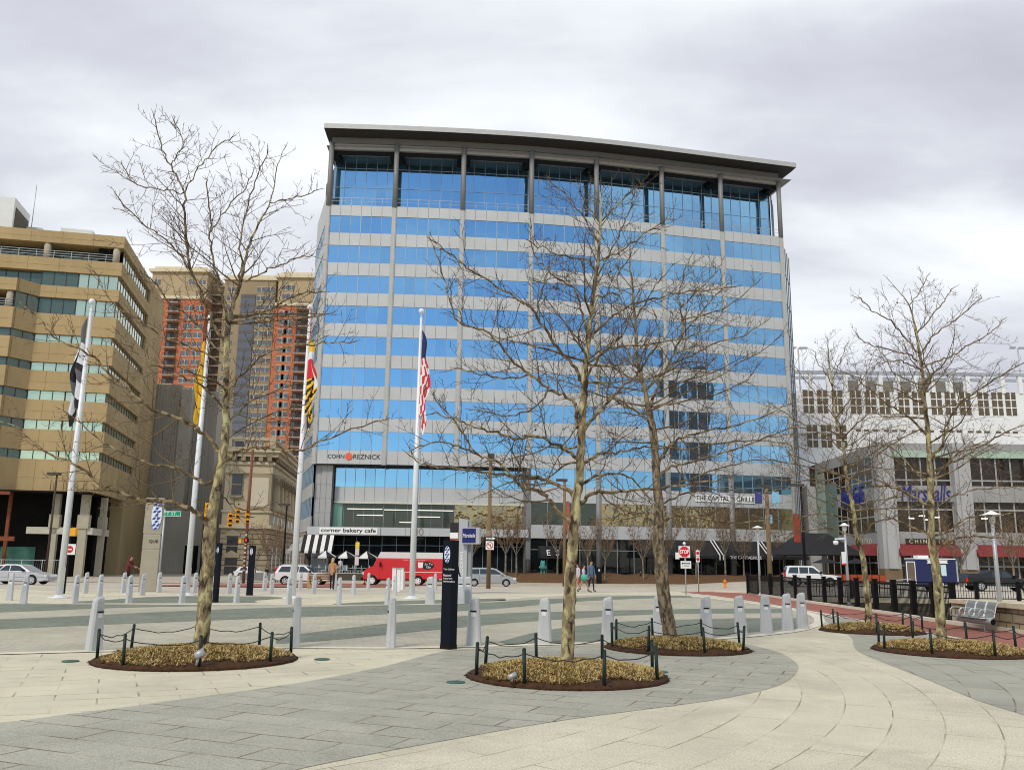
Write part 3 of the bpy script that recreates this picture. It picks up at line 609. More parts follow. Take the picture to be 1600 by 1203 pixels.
for k in range(8):
    z0, z1 = ZB[k], spb[k]; dp = 0.35
    if k == 0: lstrip('window', (-12, 2.6), (-1.0, 2.6), z0, z1, 10, GREEND, tb, seed=k+1); lstrip('window', (-48, 2.6), (-12, 2.6), z0, z1, 20, GREEND, tb, seed=k+11)
    else:
        lstrip('window', (-4.9-0.25*k*0, dp), (-dp, dp), z0, z1, 4, GREEN, tb, seed=k+1)
        lstrip('window', (-9.1, dp), (-4.95, dp), z0, z1, 3, GREEND if k < 3 else GREEN, tb, seed=k+21)
        if k > 1: lstrip('window', (-11.1, -2.2+dp), (-9.15, dp), z0, z1, 2, GREEND, tb, seed=k+31)
        if k == 1: lstrip('window', (-48, 0.8), (-9.15, 0.8), z0, z1, 28, GREEND, tb, seed=k+41)
        elif k == 2: lstrip('window', (-48, 1.5), (-11.2, 1.5), z0, z1, 26, GREEND, tb, seed=k+41)
        else: lstrip('window', (-48, -2.2+dp), (-11.15, -2.2+dp), z0, z1, 26, GREEND, tb, seed=k+41)
    if k == 0: lstrip('window', (-dp, 1.6), (-dp, 18.4), z0, z1, 12, GREEN, tb, seed=k+51)
    else: lstrip('window', (-dp, dp+0.02), (-dp, 18.4), z0, z1, 12, GREEN, tb, seed=k+51)
for x, y, k in ((-8.9, 0.5, 0), (-0.9, 0.5, 0), (-17, 0.6, 0), (-25, 0.6, 0), (-11.7, -1.6, 2), (-20, -1.6, 2)):
    b = MB(); b.tube([(x, y, ZB[k]-0.02), (x, y, spb[k]+0.02)], 0.42, 14, 0); b.build('pillar', CONC, tb)
rl = MB()
for k, x0, x1, y in ((0, -48, -1.0, 0.12), (2, -48, -11.2, -2.05)):
    for h in (0.35, 0.65, 0.95): rl.bar((x0, y if k else (y if True else y), ZB[k]+h), (x1, y, ZB[k]+h), 0.05, 0.05, 0)
    n = int((x1-x0)/2)
    for i in range(n+1): rl.bar((x0+i*2, y, ZB[k]), (x0+i*2, y, ZB[k]+0.95), 0.05, 0.05, 0)
rl.build('balcony_railing', STEEL, tb)
co = MB(); co.box(-47, -3.05, 3.2, 29, 0, 41.7, 0); co.box(-3.05, -1.2, 0.75, 18, 9.9, 41.7, 0); co.box(-47, -11.6, -1.2, 1.45, 9.9, 31.0, 0); co.box(-3.04, -1.6, 7.0, 14.4, 0, 9.5, 0); co.build('core', DARK, tb)  # last box is a near-black filler added to darken the side opening
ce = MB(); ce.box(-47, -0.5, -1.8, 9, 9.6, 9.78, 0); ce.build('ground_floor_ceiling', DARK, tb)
for x, y, m, w in ((-1.4, 0.8, CONC, 0.9), (-4.6, 0.9, CONC, 0.8), (-9.5, 0.4, RUST, 0.35), (-13.2, -1.5, RUST, 0.5), (-18, -0.8, CONC, 0.9), (-0.5, 6.0, CONC, 0.7), (-21, -1.5, RUST, 0.5)):
    b = MB(); b.box(x-w/2, x+w/2, y-w/2, y+w/2, 0, 9.6, 0)
    if m is CONC: b.box(x-w*0.7, x+w*0.7, y-w*0.65, y+w*0.65, 5.6, 7.2, 0)
    b.build('ground_floor_column', m, tb)
b = MB(); b.box(-7.5, -0.3, 0.5, 0.9, 4.9, 5.7, 0); b.box(-0.75, -0.35, 0.95, 9.4, 4.9, 5.7, 0); b.build('concrete_beam', mat('pale_concrete', (0.5, 0.47, 0.38), 0.9), tb)
b = MB(); b.box(-47, -9.0, -1.9, -1.55, 9.2, 9.58, 0); b.box(-47, -8, -1.75, -1.4, 4.0, 4.5, 0); b.build('steel_beam', RUST, tb)
b = MB()
for x in (-5.2, -3.8, -2.6, -1.6): b.bar((x, -0.3, 9.85), (x, -0.3, 11.2), 0.06, 0.06, 0)
b.bar((-9, -0.3, 9.83), (-0.2, -0.3, 9.83), 0.12, 0.08, 0); b.build('ledge_posts', RUST, tb)
gl = MB()
for i in range(9): gl.box(-46+i*4.4, -42.2+i*4.4, 3.1, 3.14, 0.6, 3.4, 0)
gl.build('site_hoarding', mat('green_site_sheeting', (0.05, 0.16, 0.12), 0.6, var=0.3), tb)
ph = MB(); ph.box(-47, -14.5, 4, 10, 41.99, 47.4, 0); ph.box(-14.45, -12.5, 9, 22, 41.99, 45.4, 0); ph.box(-14.48, -14.42, 4.6, 9.5, 42.2, 46.3, 1)
ph.box(-10.5, -6.5, 10, 20, 41.99, 46.0, 0); ph.box(-6.48, -6.44, 10.8, 19, 42.1, 45.3, 1)
ph.build('rooftop_penthouse', [mat('white_penthouse_panel', (0.66, 0.68, 0.66), 0.6, var=0.06), mat('dark_louvre', (0.10, 0.09, 0.07), 0.8)], tb)
an = MB(); an.tube([(-13.5, 8, 45), (-13.5, 8, 51)], 0.05, 5); an.build('antenna', STEEL, tb)
# ------------------------------------------------------------------ grey blank concrete tower
GCON = mat('ribbed_grey_concrete', (0.36, 0.335, 0.28), 0.9, var=0.14, vscale=0.3, bump=0.2, streak=0.15)
GCONL = mat('plain_grey_concrete', (0.42, 0.395, 0.335), 0.9, var=0.1, vscale=0.3)
a = onY(247, 600, 137); b_ = onY(283, 606, 137); c_ = onY(299, 612, 137); d_ = onY(338, 640, 139)
gt = thing('concrete_tower', 'windowless ribbed grey concrete tower behind the tan block', 'tower', (a.x, 137, -0.75), atan2(0.14, 1))
w1, w2, w3 = (b_.x-a.x)/0.99, (c_.x-a.x)/0.99, (d_.x-a.x)/0.99; zt = a.z+0.75
def ribs(x0, x1, y, z0, z1, parent, name, depth=14):
    b = MB(); b.box(x0, x1, y, y+depth, z0, z1, 0); n = int((x1-x0)/0.45)
    for i in range(n): b.box(x0+0.1+i*0.45, x0+0.3+i*0.45, y-0.12, y+0.02, z0, z1-0.4, 0)
    return b.build(name, GCON, parent)
ribs(-4, w1, 0, 0, zt, gt, 'ribbed_wall'); ribs(w2, w3, 2.5, 0, zt-0.4, gt, 'ribbed_wall')
b = MB(); b.box(w1+0.01, w2-0.01, -0.4, 12, 0, zt-0.8, 0); b.build('plain_wall', GCONL, gt)
b = MB(); b.box(-3.9, w3, -0.6, -0.15, 0, 9.5, 0); b.box(w1+2.6, w1+4.6, -0.7, -0.5, 0, 4.2, 1); b.build('base_wall', [GCONL, DARK], gt)
# ------------------------------------------------------------------ stone classical building
STONE = mat('pale_limestone', (0.50, 0.42, 0.29), 0.9, var=0.12, vscale=0.5, bump=0.25, bscale=15)
STONED = mat('weathered_limestone', (0.33, 0.27, 0.185), 0.9, var=0.15, vscale=0.6, bump=0.3, bscale=15)
sp = onY(415, 880, 125)
sb = thing('bank_building', 'classical limestone building with a row of columns and heavy cornice', 'stone building', (sp.x, 125, -0.75), atan2(0.12, 1))
H = onY(418, 705, 125).z+0.75; Hb = onY(418, 826, 125).z+0.75
b = MB(); b.box(-6.4, -0.3, 0.3, 48, 0, H-0.02, 0); b.build('wall', STONE, sb)
b = MB()
for i in range(9):
    z = i*Hb/9; b.box(-6.4, 0.12, -0.12, 48, z+0.04, z+Hb/9-0.06, 0)
b.build('rusticated_base', STONED, sb)
b = MB(); b.box(-6.6, 0.5, -0.5, 48.2, Hb, Hb+0.5, 0); b.box(-6.4, 0.05, -0.05, 48, Hb+0.5, Hb+2.2, 0); b.box(-6.5, 0.3, -0.3, 48.1, Hb+2.2, Hb+2.5, 0); b.build('string_course', STONE, sb)
HE = H-3.2
b = MB(); b.box(-6.4, 0.15, -0.15, 48, HE, HE+1.2, 0); b.box(-6.6, 0.45, -0.45, 48.1, HE+1.2, HE+1.6, 0); b.box(-6.9, 0.9, -0.9, 48.3, H-0.9, H-0.3, 0); b.box(-7.2, 1.3, -1.3, 48.6, H-0.3, H, 0)
for i in range(40): b.box(0.46, 0.85, 0.3+i*1.2, 0.9+i*1.2, H-1.5, H-0.92, 1)
for i in range(6): b.box(-6.6+i*1.2, -6.0+i*1.2, -0.85, -0.46, H-1.5, H-0.92, 1)
b.build('cornice', [STONE, STONED], sb)
b = MB(); b.box(-6.5, 0.3, -0.3, 48, H, H+0.5, 0); b.box(-6.5, 0.3, -0.3, 0.3, H+1.5, H+1.9, 0); b.box(-0.3, 0.3, 0.31, 48, H+1.5, H+1.9, 0)
for i in range(12): b.lathe([(0.1, 0), (0.16, 0.3), (0.08, 0.7), (0.12, 1.0)], (-6.2+i*0.5, 0, H+0.5), 6, 0)
for i in range(60): b.lathe([(0.1, 0), (0.16, 0.3), (0.08, 0.7), (0.12, 1.0)], (0, 0.6+i*0.78, H+0.5), 6, 0)
for x in (-6.2, 0): b.box(x-0.5, x+0.5 if x < 0 else 0.35, -0.36, 0.36, H+0.5, H+2.1, 0)
b.build('balustrade', STONE, sb)
for i in range(11):
    b = MB(); y = 2.6+i*4.1; r = 0.85
    b.lathe([(1.05, 0), (1.05, 0.4), (0.9, 0.6), (r, 0.9), (r*0.85, HE-Hb-4.2), (r*0.9, HE-Hb-3.9), (1.2, HE-Hb-2.75), (1.25, HE-Hb-2.52)], (0.25, y, Hb+2.5), 14, 0)
    for j in range(10):
        a0 = 2*pi*j/10; b.box(0.25+cos(a0)*1.0-0.14, 0.25+cos(a0)*1.0+0.14, y+sin(a0)*1.0-0.14, y+sin(a0)*1.0+0.14, HE-1.5, HE-0.5, 1)
    b.build('column', [STONE, STONED], sb)
b = MB(); b.box(-3.1, 0.1, -0.1, 1.4, Hb+2.5, HE, 0); b.box(-2.8, -0.25, -0.16, -0.08, Hb+3.1, HE-0.6, 1); b.build('corner_pier', [STONED, mat('smooth_limestone', (0.58, 0.52, 0.40), 0.8, var=0.06)], sb)
for x, z, w, h in ((-4.7, Hb+4.6, 1.3, 3.0), (-4.7, Hb+9.6, 1.2, 2.6), (-4.7, Hb*0.42, 1.5, 2.7), (-4.7, 0.2, 1.7, 2.3)):
    b = MB(); b.box(x-w/2, x+w/2, -0.14, 0.31, z, z+h, 0); b.box(x-w/2-0.25, x+w/2+0.25, -0.22, 0.2, z-0.3, z-0.01, 1); b.box(x-w/2-0.25, x+w/2+0.25, -0.3, 0.2, z+h+0.01, z+h+0.35, 1); b.box(x-w/2, x+w/2, -0.17, -0.13, z+h*0.48, z+h*0.52, 1)
    b.face([(x-w/2-0.3, -0.28, z+h+0.36), (x+w/2+0.3, -0.28, z+h+0.36), (x, -0.28, z+h+1.0)], 1)
    b.build('window', [mat_glass('old_dark_window', (0.03, 0.03, 0.035), 0.0, 0.1), STONED], sb)
for i in range(11):
    y = 2.6+i*4.1-2.05; b = MB()
    if i: b.box(0.13, 0.16, y-0.5, y+0.5, 0.6, 4.0, 0); b.box(0.06, 0.09, y-0.5, y+0.5, Hb+0.8, Hb+1.9, 0); b.build('side_window', [mat_glass('old_dark_window', (0, 0, 0))], sb)
# ------------------------------------------------------------------ far apartment towers
ORB = mat('orange_brick', (0.46, 0.15, 0.075), 0.9, var=0.08, vscale=0.2); BUFF = mat('buff_brick', (0.40, 0.31, 0.185), 0.9, var=0.07, vscale=0.2); TANB = mat('tan_brick', (0.30, 0.23, 0.14), 0.9, var=0.07, vscale=0.2); CREAMS = mat('cream_stone_band', (0.62, 0.54, 0.38), 0.8)
APW = mat_glass('apartment_window_glass', (0.13, 0.14, 0.155), 0.2, 0.12)
def apt_win(root, x, z, y=-0.12, w=2.0, h=1.7):
    if 'aw' not in MATS:
        b = MB(); b.box(-1, 1, 0, 0.2, 0, 1.7, 0); b.box(-0.05, 0.05, -0.05, 0.01, 0, 1.7, 1); b.box(-1.1, 1.1, -0.06, 0.01, -0.15, -0.01, 1); b.box(-1.1, 1.1, -0.05, 0.01, 1.71, 1.83, 1)
        me = b.build('window', [APW, CREAMS], None); MATS['aw'] = me.data; bpy.data.objects.remove(me)
    o = bpy.data.objects.new('window', MATS['aw']); COL.objects.link(o); o.parent = root; o.location = (x, y, z); o.scale = (w/2, 1, h/1.7)
def tower(name, label, x0, x1, ytop, band, Y, low, high, wins, balc=None, strip=None, depth=22):
    p = onY((x0+x1)/2, ytop, Y); a = onY(x0, ytop, Y).x-p.x; c = onY(x1, ytop, Y).x-p.x; top = p.z+0.75
    r = thing(name, label, 'apartment tower', (p.x, Y, -0.75)); zb = onY((x0+x1)/2, band, Y).z+0.75 if band else 0
    b = MB(); b.box(a, c, 0, depth, 0, (zb if band else top), 0); b.build('lower_wall' if band else 'wall', low, r)
    if band:
        b = MB(); b.box(a+0.4, c-0.4, 0.5, depth, zb+0.01, top, 0); b.build('upper_wall', high, r)
        b = MB(); b.box(a-0.3, c+0.3, -0.4, depth, zb-0.3, zb+0.7, 0); b.build('stone_band', CREAMS, r)
    b = MB(); b.box(a-0.5, c+0.5, -0.5, depth, top, top+1.0, 0); b.box(a+1, c-1, 0.6, depth-1, top+1.0, top+2.0, 0); b.build('roof_cornice', CREAMS, r)
    z = top-4.2; n = 0
    while z > 28 and n < 99:
        up = band and z > zb-0.5
        for wx in wins:
            if n < 99 and not (abs(z-zb) < 2.2 and band): apt_win(r, a+(c-a)*wx, z, 0.42 if up else -0.08, 2.7 if not up else 2.0); n += 1
        if balc and not up:
            bl = MB(); xa, xb = a+(c-a)*balc[0], a+(c-a)*balc[1]
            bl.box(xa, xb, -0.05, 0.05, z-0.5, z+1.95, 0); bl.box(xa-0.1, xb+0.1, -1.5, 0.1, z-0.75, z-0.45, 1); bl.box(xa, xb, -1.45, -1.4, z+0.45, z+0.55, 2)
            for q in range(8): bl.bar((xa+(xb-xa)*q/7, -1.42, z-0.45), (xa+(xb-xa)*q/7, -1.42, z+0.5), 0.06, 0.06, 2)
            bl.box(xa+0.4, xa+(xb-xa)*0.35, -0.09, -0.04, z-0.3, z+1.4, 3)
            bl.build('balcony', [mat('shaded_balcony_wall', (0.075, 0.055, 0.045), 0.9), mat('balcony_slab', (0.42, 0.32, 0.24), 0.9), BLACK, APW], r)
        z -= 3.06
    if strip:
        b = MB(); xa, xb = a+(c-a)*strip[0], a+(c-a)*strip[1]; b.box(xa, xb, -0.3, 0.1, 20, top-5, 0); zz = 21
        while zz < top-5: b.box(xa, xb, -0.36, -0.28, zz, zz+0.9, 1); zz += 3.06
        b.build('glazed_stair_bay', [mat_glass('grey_stair_glass', (0.13, 0.13, 0.135), 0.3, 0.12), mat('stair_spandrel', (0.11, 0.10, 0.10), 0.7)], r)
    return r
tower('apartment_tower', 'orange brick apartment tower with buff top, beside the tan office block', 236, 326, 425, 466, 280, ORB, BUFF, (0.12, 0.72, 0.9), (0.36, 0.56))
tower('apartment_tower', 'tan brick apartment tower with tall dark glazed stair strip', 352, 432, 438, None, 284, TANB, None, (0.14, 0.72, 0.9), None, (0.34, 0.62))
tower('apartment_tower', 'orange brick apartment tower with buff top, beside the glass tower', 433, 496, 434, 477, 280, ORB, BUFF, (0.22, 0.36), (0.55, 0.85))
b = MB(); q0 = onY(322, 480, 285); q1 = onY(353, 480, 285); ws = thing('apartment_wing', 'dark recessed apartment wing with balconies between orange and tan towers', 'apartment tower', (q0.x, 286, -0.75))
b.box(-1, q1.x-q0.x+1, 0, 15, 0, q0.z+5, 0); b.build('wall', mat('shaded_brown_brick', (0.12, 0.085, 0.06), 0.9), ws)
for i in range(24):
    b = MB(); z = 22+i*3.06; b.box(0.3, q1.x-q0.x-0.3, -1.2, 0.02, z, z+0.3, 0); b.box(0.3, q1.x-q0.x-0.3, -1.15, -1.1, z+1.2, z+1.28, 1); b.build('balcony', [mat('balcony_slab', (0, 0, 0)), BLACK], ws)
b = MB(); pr_ = onY(393, 436, 290); rf = MB(); rf.lathe([(9, 0), (1.5, 4.2)], (0, 0, 0), 4, 0, False)
# ------------------------------------------------------------------ white car park block on the right
WPAINT = mat('white_painted_concrete', (0.76, 0.77, 0.77), 0.7, var=0.07, vscale=0.3)
WINB = mat('brown_shuttered_glass', (0.13, 0.10, 0.065), 0.6, 0.1, var=0.25, vscale=0.8)
g0 = onY(1236, 640, 150)
gb = thing('parking_block', 'white concrete parking block with gridded brown windows', 'parking garage', (g0.x, 150, -0.75))
zt = onY(1300, 580, 150).z+0.75; z1a, z1b = onY(1400, 611, 150).z+0.75, onY(1400, 647, 150).z+0.75; z2a, z2b = onY(1300, 664, 150).z+0.75, onY(1300, 699, 150).z+0.75
Wd = 46
b = MB(); b.box(0, Wd, 0, 30, 0, zt-3.6, 0); b.build('wall', WPAINT, gb)
b = MB(); b.box(0, Wd, -0.3, 0.5, zt-0.5, zt, 1); b.box(0, Wd, 4, 4.5, zt-0.6, zt-0.1, 1)
for i in range(16): b.box(0.3+i*3.05, 0.95+i*3.05, -0.2, 0.4, zt-3.6, zt-0.5, 0)
for i in range(7): b.box(9.6+i*3.05, 12.0+i*3.05, 0.0, 0.3, zt-3.59, zt-1.6, 2)
b.build('parapet', [WPAINT, STEEL, mat('grey_roof_plant', (0.2, 0.19, 0.17), 0.8)], gb)
def gwin(x, z0, z1):
    b = MB(); w = 1.85; b.box(x, x+w, -0.06, 0.05, z0, z1, 0)
    b.box(x+w/2-0.09, x+w/2+0.09, -0.12, -0.05, z0, z1, 1)
    for r in (1/3, 2/3): zz = lerp(z0, z1, r); b.box(x, x+w, -0.115, -0.055, zz-0.09, zz+0.09, 1)
    b.build('window', [WINB, WPAINT], gb)
xx = [onY(q, 630, 150).x-g0.x for q in (1255, 1277, 1300, 1329, 1352, 1374, 1404, 1426, 1455, 1477, 1500, 1528, 1550, 1571)]
for x in xx:
    gwin(x, z1b, z1a)
for x in xx: gwin(x+0.35, z2b, z2a) if x < 8 else None
b = MB()
for i in range(24): b.box(11+i*1.45+0.5*(i//3), 11.9+i*1.45+0.5*(i//3), -0.05, 0.02, z1b-3.1, z1b-2.75, 0)
b.build('vent_row', WINB, gb)
for px_, py_ in ((1247, 545), (1590, 545)):
    p = onY(px_, py_, 155); r = thing('rooftop_lamp', 'twin headed lamp post on the white parking roof, %s' % ('nearest the glass tower' if px_ < 1300 else 'at its far right end'), 'lamp post', (p.x, 155, zt-0.75-3.6), 0, 'lamp posts on the parking roof')
    b = MB(); b.tube([(0, 0, 0), (0, 0, p.z-zt+4.35)], 0.12, 6); b.build('pole', STEEL, r)
    for s in (-1, 1): b = MB(); b.box(s*0.3-0.1, s*1.5+0.1, -0.3, 0.3, p.z-zt+4.35, p.z-zt+4.65, 0); b.build('lamp_head', STEEL, r)
# ------------------------------------------------------------------ shopping mall on the right
MPAN = mat('pale_grey_mall_panel', (0.30, 0.295, 0.285), 0.6, var=0.14, vscale=0.4); MCOL = mat('grey_mall_pier', (0.37, 0.37, 0.37), 0.7, var=0.15, vscale=0.5, streak=0.3); MGR = mat('pale_green_frame', (0.36, 0.46, 0.38), 0.6, var=0.06); MGL = mat_glass('brown_mall_glass', (0.03, 0.02, 0.014), 0.05, 0.05, 0.2, 0.6, 0.3); MFOOT = mat('brown_stone_foot', (0.17, 0.12, 0.07), 0.8, var=0.12); MALLW = mat('mall_window_bar', (0.34, 0.34, 0.32), 0.5)
mc = onY(1380, 880, 97)
ml = thing('shopping_mall', 'grey shopping mall with red awnings and blue lettering', 'shopping mall', (mc.x, 97, -0.75), atan2(-0.02, 1))
zz = lambda y: onY(1400, y, 97).z+0.75
b = MB(); b.box(0.2, 40, 0.9, 24, 0, zz(694), 0); b.build('core', mat('mall_core', (0.06, 0.05, 0.045), 0.9), ml)
PX = [0.0, 8.3, 16.6, 24.9]
for x in PX:
    b = MB(); b.box(x-0.05, x+1.75, -0.5, 1.0, 2.2, zz(692), 0); b.box(x-0.1, x+1.8, -0.55, 1.0, 0, 2.2, 1); b.box(x+0.35, x+1.35, -0.75, -0.49, 2.2, zz(692)-0.3, 0); b.build('pier', [MCOL, MFOOT], ml)
for i in range(3):
    x0, x1 = PX[i]+1.76, PX[i+1]-0.06
    ff = lambda u, d, z, x0=x0: (x0+u, -d, z)
    for nm, ya, yb in (('parapet_panel', 703, 692), ('fascia_panel', 783, 758), ('fascia_panel', 851, 830)):
        b = MB(); b.box(x0, x1, 0.1, 0.8, zz(ya), zz(yb), 0)
        for k in range(1, 4): b.box(x0+(x1-x0)*k/4-0.03, x0+(x1-x0)*k/4+0.03, 0.08, 0.11, zz(ya), zz(yb), 1)
        b.build(nm, [MPAN, PANELS], ml)
    b = MB(); b.box(x0, x1, 0.05, 0.7, zz(714), zz(703.2), 0); b.build('green_beam', MGR, ml)
    lstrip('window', (x0, 0.5), (x1, 0.5), zz(757.8), zz(714.2), 4, MGL, ml, (0.2,), 800+i, mm=MALLW, mw=0.16)
    lstrip('window', (x0, 0.5), (x1, 0.5), zz(829.8), zz(783.2), 4, MGL, ml, (0.75,), 810+i, mm=MALLW, mw=0.16)
    lstrip('shop_window', (x0, 0.7), (x1, 0.7), 0.0, zz(852), 4, MGL, ml, (0.55,), 820+i, mm=MALLW, mw=0.16)
RAW = mat('red_awning_cloth', (0.20, 0.035, 0.035), 0.85, var=0.12, vscale=2)
for i in range(3):
    x0, x1 = PX[i]+1.6, PX[i+1]-0.2; b = MB(); zt_, zb_ = zz(849.5), zz(868)
    n = 26
    for k in range(n):
        a, c = x0+(x1-x0)*k/n, x0+(x1-x0)*(k+1)/n; mid = (a+c)/2; 
        b.face([(a, 0.05, zt_), (mid, 0.0, zt_), (mid, -1.35, zb_), (a, -1.3, zb_)], 0); b.face([(mid, 0.0, zt_), (c, 0.05, zt_), (c, -1.3, zb_), (mid, -1.35, zb_)], 0)
    b.face([(x0, 0.05, zt_), (x0, -1.3, zb_), (x0, 0.05, zb_)], 0); b.face([(x1, 0.05, zt_), (x1, 0.05, zb_), (x1, -1.3, zb_)], 0)
    b.build('awning', RAW, ml, label='red ribbed cloth awning')
bd = MB(); bd.box(2.6, 7.9, -0.08, 0.06, zz(849.3), zz(841), 0); bd.build('sign_board', mat('dark_brown_board', (0.04, 0.03, 0.02), 0.6), ml)
PALE = mat('pale_gold_lettering', (0.65, 0.6, 0.42), 0.5, var=0)
text('C H I N', 0.7, PALE, ml, (3.9, -0.1, zz(845.5)), width=1.9); text('I Z Z O', 0.7, PALE, ml, (6.9, -0.1, zz(845.5)), width=1.5)
NAVYL = mat('royal_blue_lettering', (0.02, 0.028, 0.20), 0.4, var=0)
text('Marshalls', 2.2, NAVYL, ml, (5.2, 0.04, zz(770.5)), ext=0.06, width=5.4, shear=0.25, bold=0.0, height=1.75)
# left face of the mall, running back towards the tower
def lf(u, d, z): return (0.0-0.0*u-d, u, z)
LW = 21
b = MB(); b.box(0.01, 1.0, 1.0, LW, zz(852), zz(694), 0); b.build('side_wall', MPAN, ml)
lstrip('side_window', (-0.06, LW-1), (-0.06, 1.2), zz(757.8), zz(712), 9, MGL, ml, (0.2, 0.6), 830, mm=MALLW, mw=0.14)
lstrip('side_window', (-0.06, LW-1), (-0.06, 1.2), zz(829.8), zz(783), 9, MGL, ml, (0.5,), 831, mm=MALLW, mw=0.14)
lstrip('shop_window', (-0.06, LW-1), (-0.06, 1.2), 0, zz(852), 8, MGL, ml, (0.6,), 832, mm=MALLW, mw=0.14)
b = MB(); b.box(-0.12, 0.02, 13, 17, zz(852), zz(738), 0); b.box(-0.1, 0.03, 17.2, 20.8, zz(852), zz(715), 1); b.build('green_glass_bay', [mat_glass('pale_green_glass', (0.30, 0.42, 0.36), 0.4, 0.05), MGR], ml)
text('Marshalls', 2.2, NAVYL, ml, (-0.2, 7.5, zz(770)), (pi/2, 0, -pi/2), ext=0.05, width=7.5, shear=0.25, bold=0.03, height=2.0)
b = MB(); b.face([(-0.05, 9, zz(849)), (-0.05, 1.2, zz(849)), (-1.4, 1.2, zz(868)), (-1.4, 9, zz(868))], 0); b.face([(-0.05, 1.2, zz(849)), (-1.4, 1.2, zz(868)), (-0.05, 1.2, zz(868))], 0); b.build('awning', RAW, ml, label='red cloth awning on the side face')
text('B I S T R O', 0.7, PALE, ml, (-0.15, 4.5, zz(845.5)), (pi/2, 0, -pi/2), width=4.0)
pier = MB(); pier.box(-1.2, 0.6, LW, LW+2, 0, zz(735), 0); pier.build('pier', MCOL, ml)
wl = MB()
for x, z in ((3.2, 810), (4.4, 806), (5.1, 812), (6.0, 808), (11.2, 809)): wl.box(x, x+0.7, 0.40, 0.44, zz(z), zz(z)+0.14, 0)
wl.build('ceiling_light', LAMP, ml)
# unseen side of the square: pavilion and tower that the glass mirrors
pv = thing('harbour_pavilion', 'low dark pavilion across the square, mirrored in the ground floor glass', 'pavilion', (8, -62, 0))
b = MB(); b.box(-60, 60, 0, 30, 0, 8, 0); b.build('wall', mat('brown_pavilion_wall', (0.09, 0.075, 0.05), 0.8, var=0.3), pv)
b = MB(); b.prism([(-62, -1), (62, -1), (62, 31), (-62, 31)], 8.01, 9, 0); b.build('roof', mat('green_pavilion_roof', (0.10, 0.12, 0.08), 0.7), pv)
for x, y, w, h in ((171, -105, 7, 96), (183, -104, 6, 80), (197, -103, 8, 84)):
    r = thing('mirrored_tower', 'dark slim tower mirrored in the right of the glass front, %s' % {7: 'the tallest', 6: 'the thinnest', 8: 'the broadest'}[w], 'tower', (x, y, 0))
    b = MB(); b.box(-w/2, w/2, -w/2, w/2, 0, h, 0); b.box(-w/2+1, w/2-1, -w/2+1, w/2-1, h, h+4, 0); b.build('wall', mat('dark_stone_tower', (0.045, 0.04, 0.04), 0.8), r)
    for k in range(10): b = MB(); b.box(-w/2+0.5, w/2-0.5, w/2, w/2+0.1, 4+k*7, 6.5+k*7, 0); b.build('window_band', APW, r)
# ------------------------------------------------------------------ bare plane trees
def mat_bark(name, cols, scale, stretch):
    m = bpy.data.materials.new(name); m.use_nodes = True; t = m.node_tree; n = t.nodes; l = t.links; b = n['Principled BSDF']; b.inputs['Roughness'].default_value = 0.85; b.inputs['Specular IOR Level'].default_value = 0.2
    g = n.new('ShaderNodeNewGeometry'); mp = n.new('ShaderNodeMapping'); mp.inputs['Scale'].default_value = (1, 1, stretch); l.new(g.outputs['Position'], mp.inputs[0])
    a = n.new('ShaderNodeTexNoise'); a.inputs['Scale'].default_value = scale; a.inputs['Detail'].default_value = 4; a.inputs['Roughness'].default_value = 0.6; a.inputs['Distortion'].default_value = 0.6; l.new(mp.outputs[0], a.inputs['Vector'])
    r = n.new('ShaderNodeValToRGB'); l.new(a.outputs['Fac'], r.inputs[0]); r.color_ramp.interpolation = 'LINEAR'; e = r.color_ramp.elements
    k = len(cols)
    e[0].position = 0.39; e[0].color = (*cols[0], 1); e[1].position = 0.61; e[1].color = (*cols[-1], 1)
    for i in range(1, k-1): q = e.new(0.39+0.22*i/(k-1)); q.color = (*cols[i], 1)
    l.new(r.outputs[0], b.inputs['Base Color'])
    bp = n.new('ShaderNodeBump'); bp.inputs['Strength'].default_value = 0.6; bp.inputs['Distance'].default_value = 0.02; l.new(a.outputs['Fac'], bp.inputs['Height']); l.new(bp.outputs[0], b.inputs['Normal'])
    return m
BARK = mat_bark('mottled_olive_bark', [(0.05, 0.036, 0.022), (0.15, 0.115, 0.07), (0.235, 0.185, 0.105), (0.24, 0.20, 0.12), (0.40, 0.35, 0.17), (0.47, 0.43, 0.23)], 8, 0.5)
BARKD = mat_bark('grey_brown_bark', [(0.06, 0.045, 0.03), (0.14, 0.105, 0.07), (0.22, 0.17, 0.11), (0.31, 0.25, 0.16)], 14, 0.4)
LIMB = mat_bark('pale_limb_bark', [(0.07, 0.05, 0.03), (0.17, 0.125, 0.072), (0.33, 0.265, 0.145)], 7, 1.0)
TWIG = mat('twig_bark', (0.11, 0.078, 0.05), 0.9, var=0.3, vscale=6)
PALET = mat('pale_twig_bark', (0.17, 0.12, 0.068), 0.9, var=0.3, vscale=6)
TANT = mat('tan_twig_bark', (0.15, 0.108, 0.066), 0.9, var=0.35, vscale=4)
SEED = mat('brown_seed_ball', (0.06, 0.035, 0.02), 0.95)
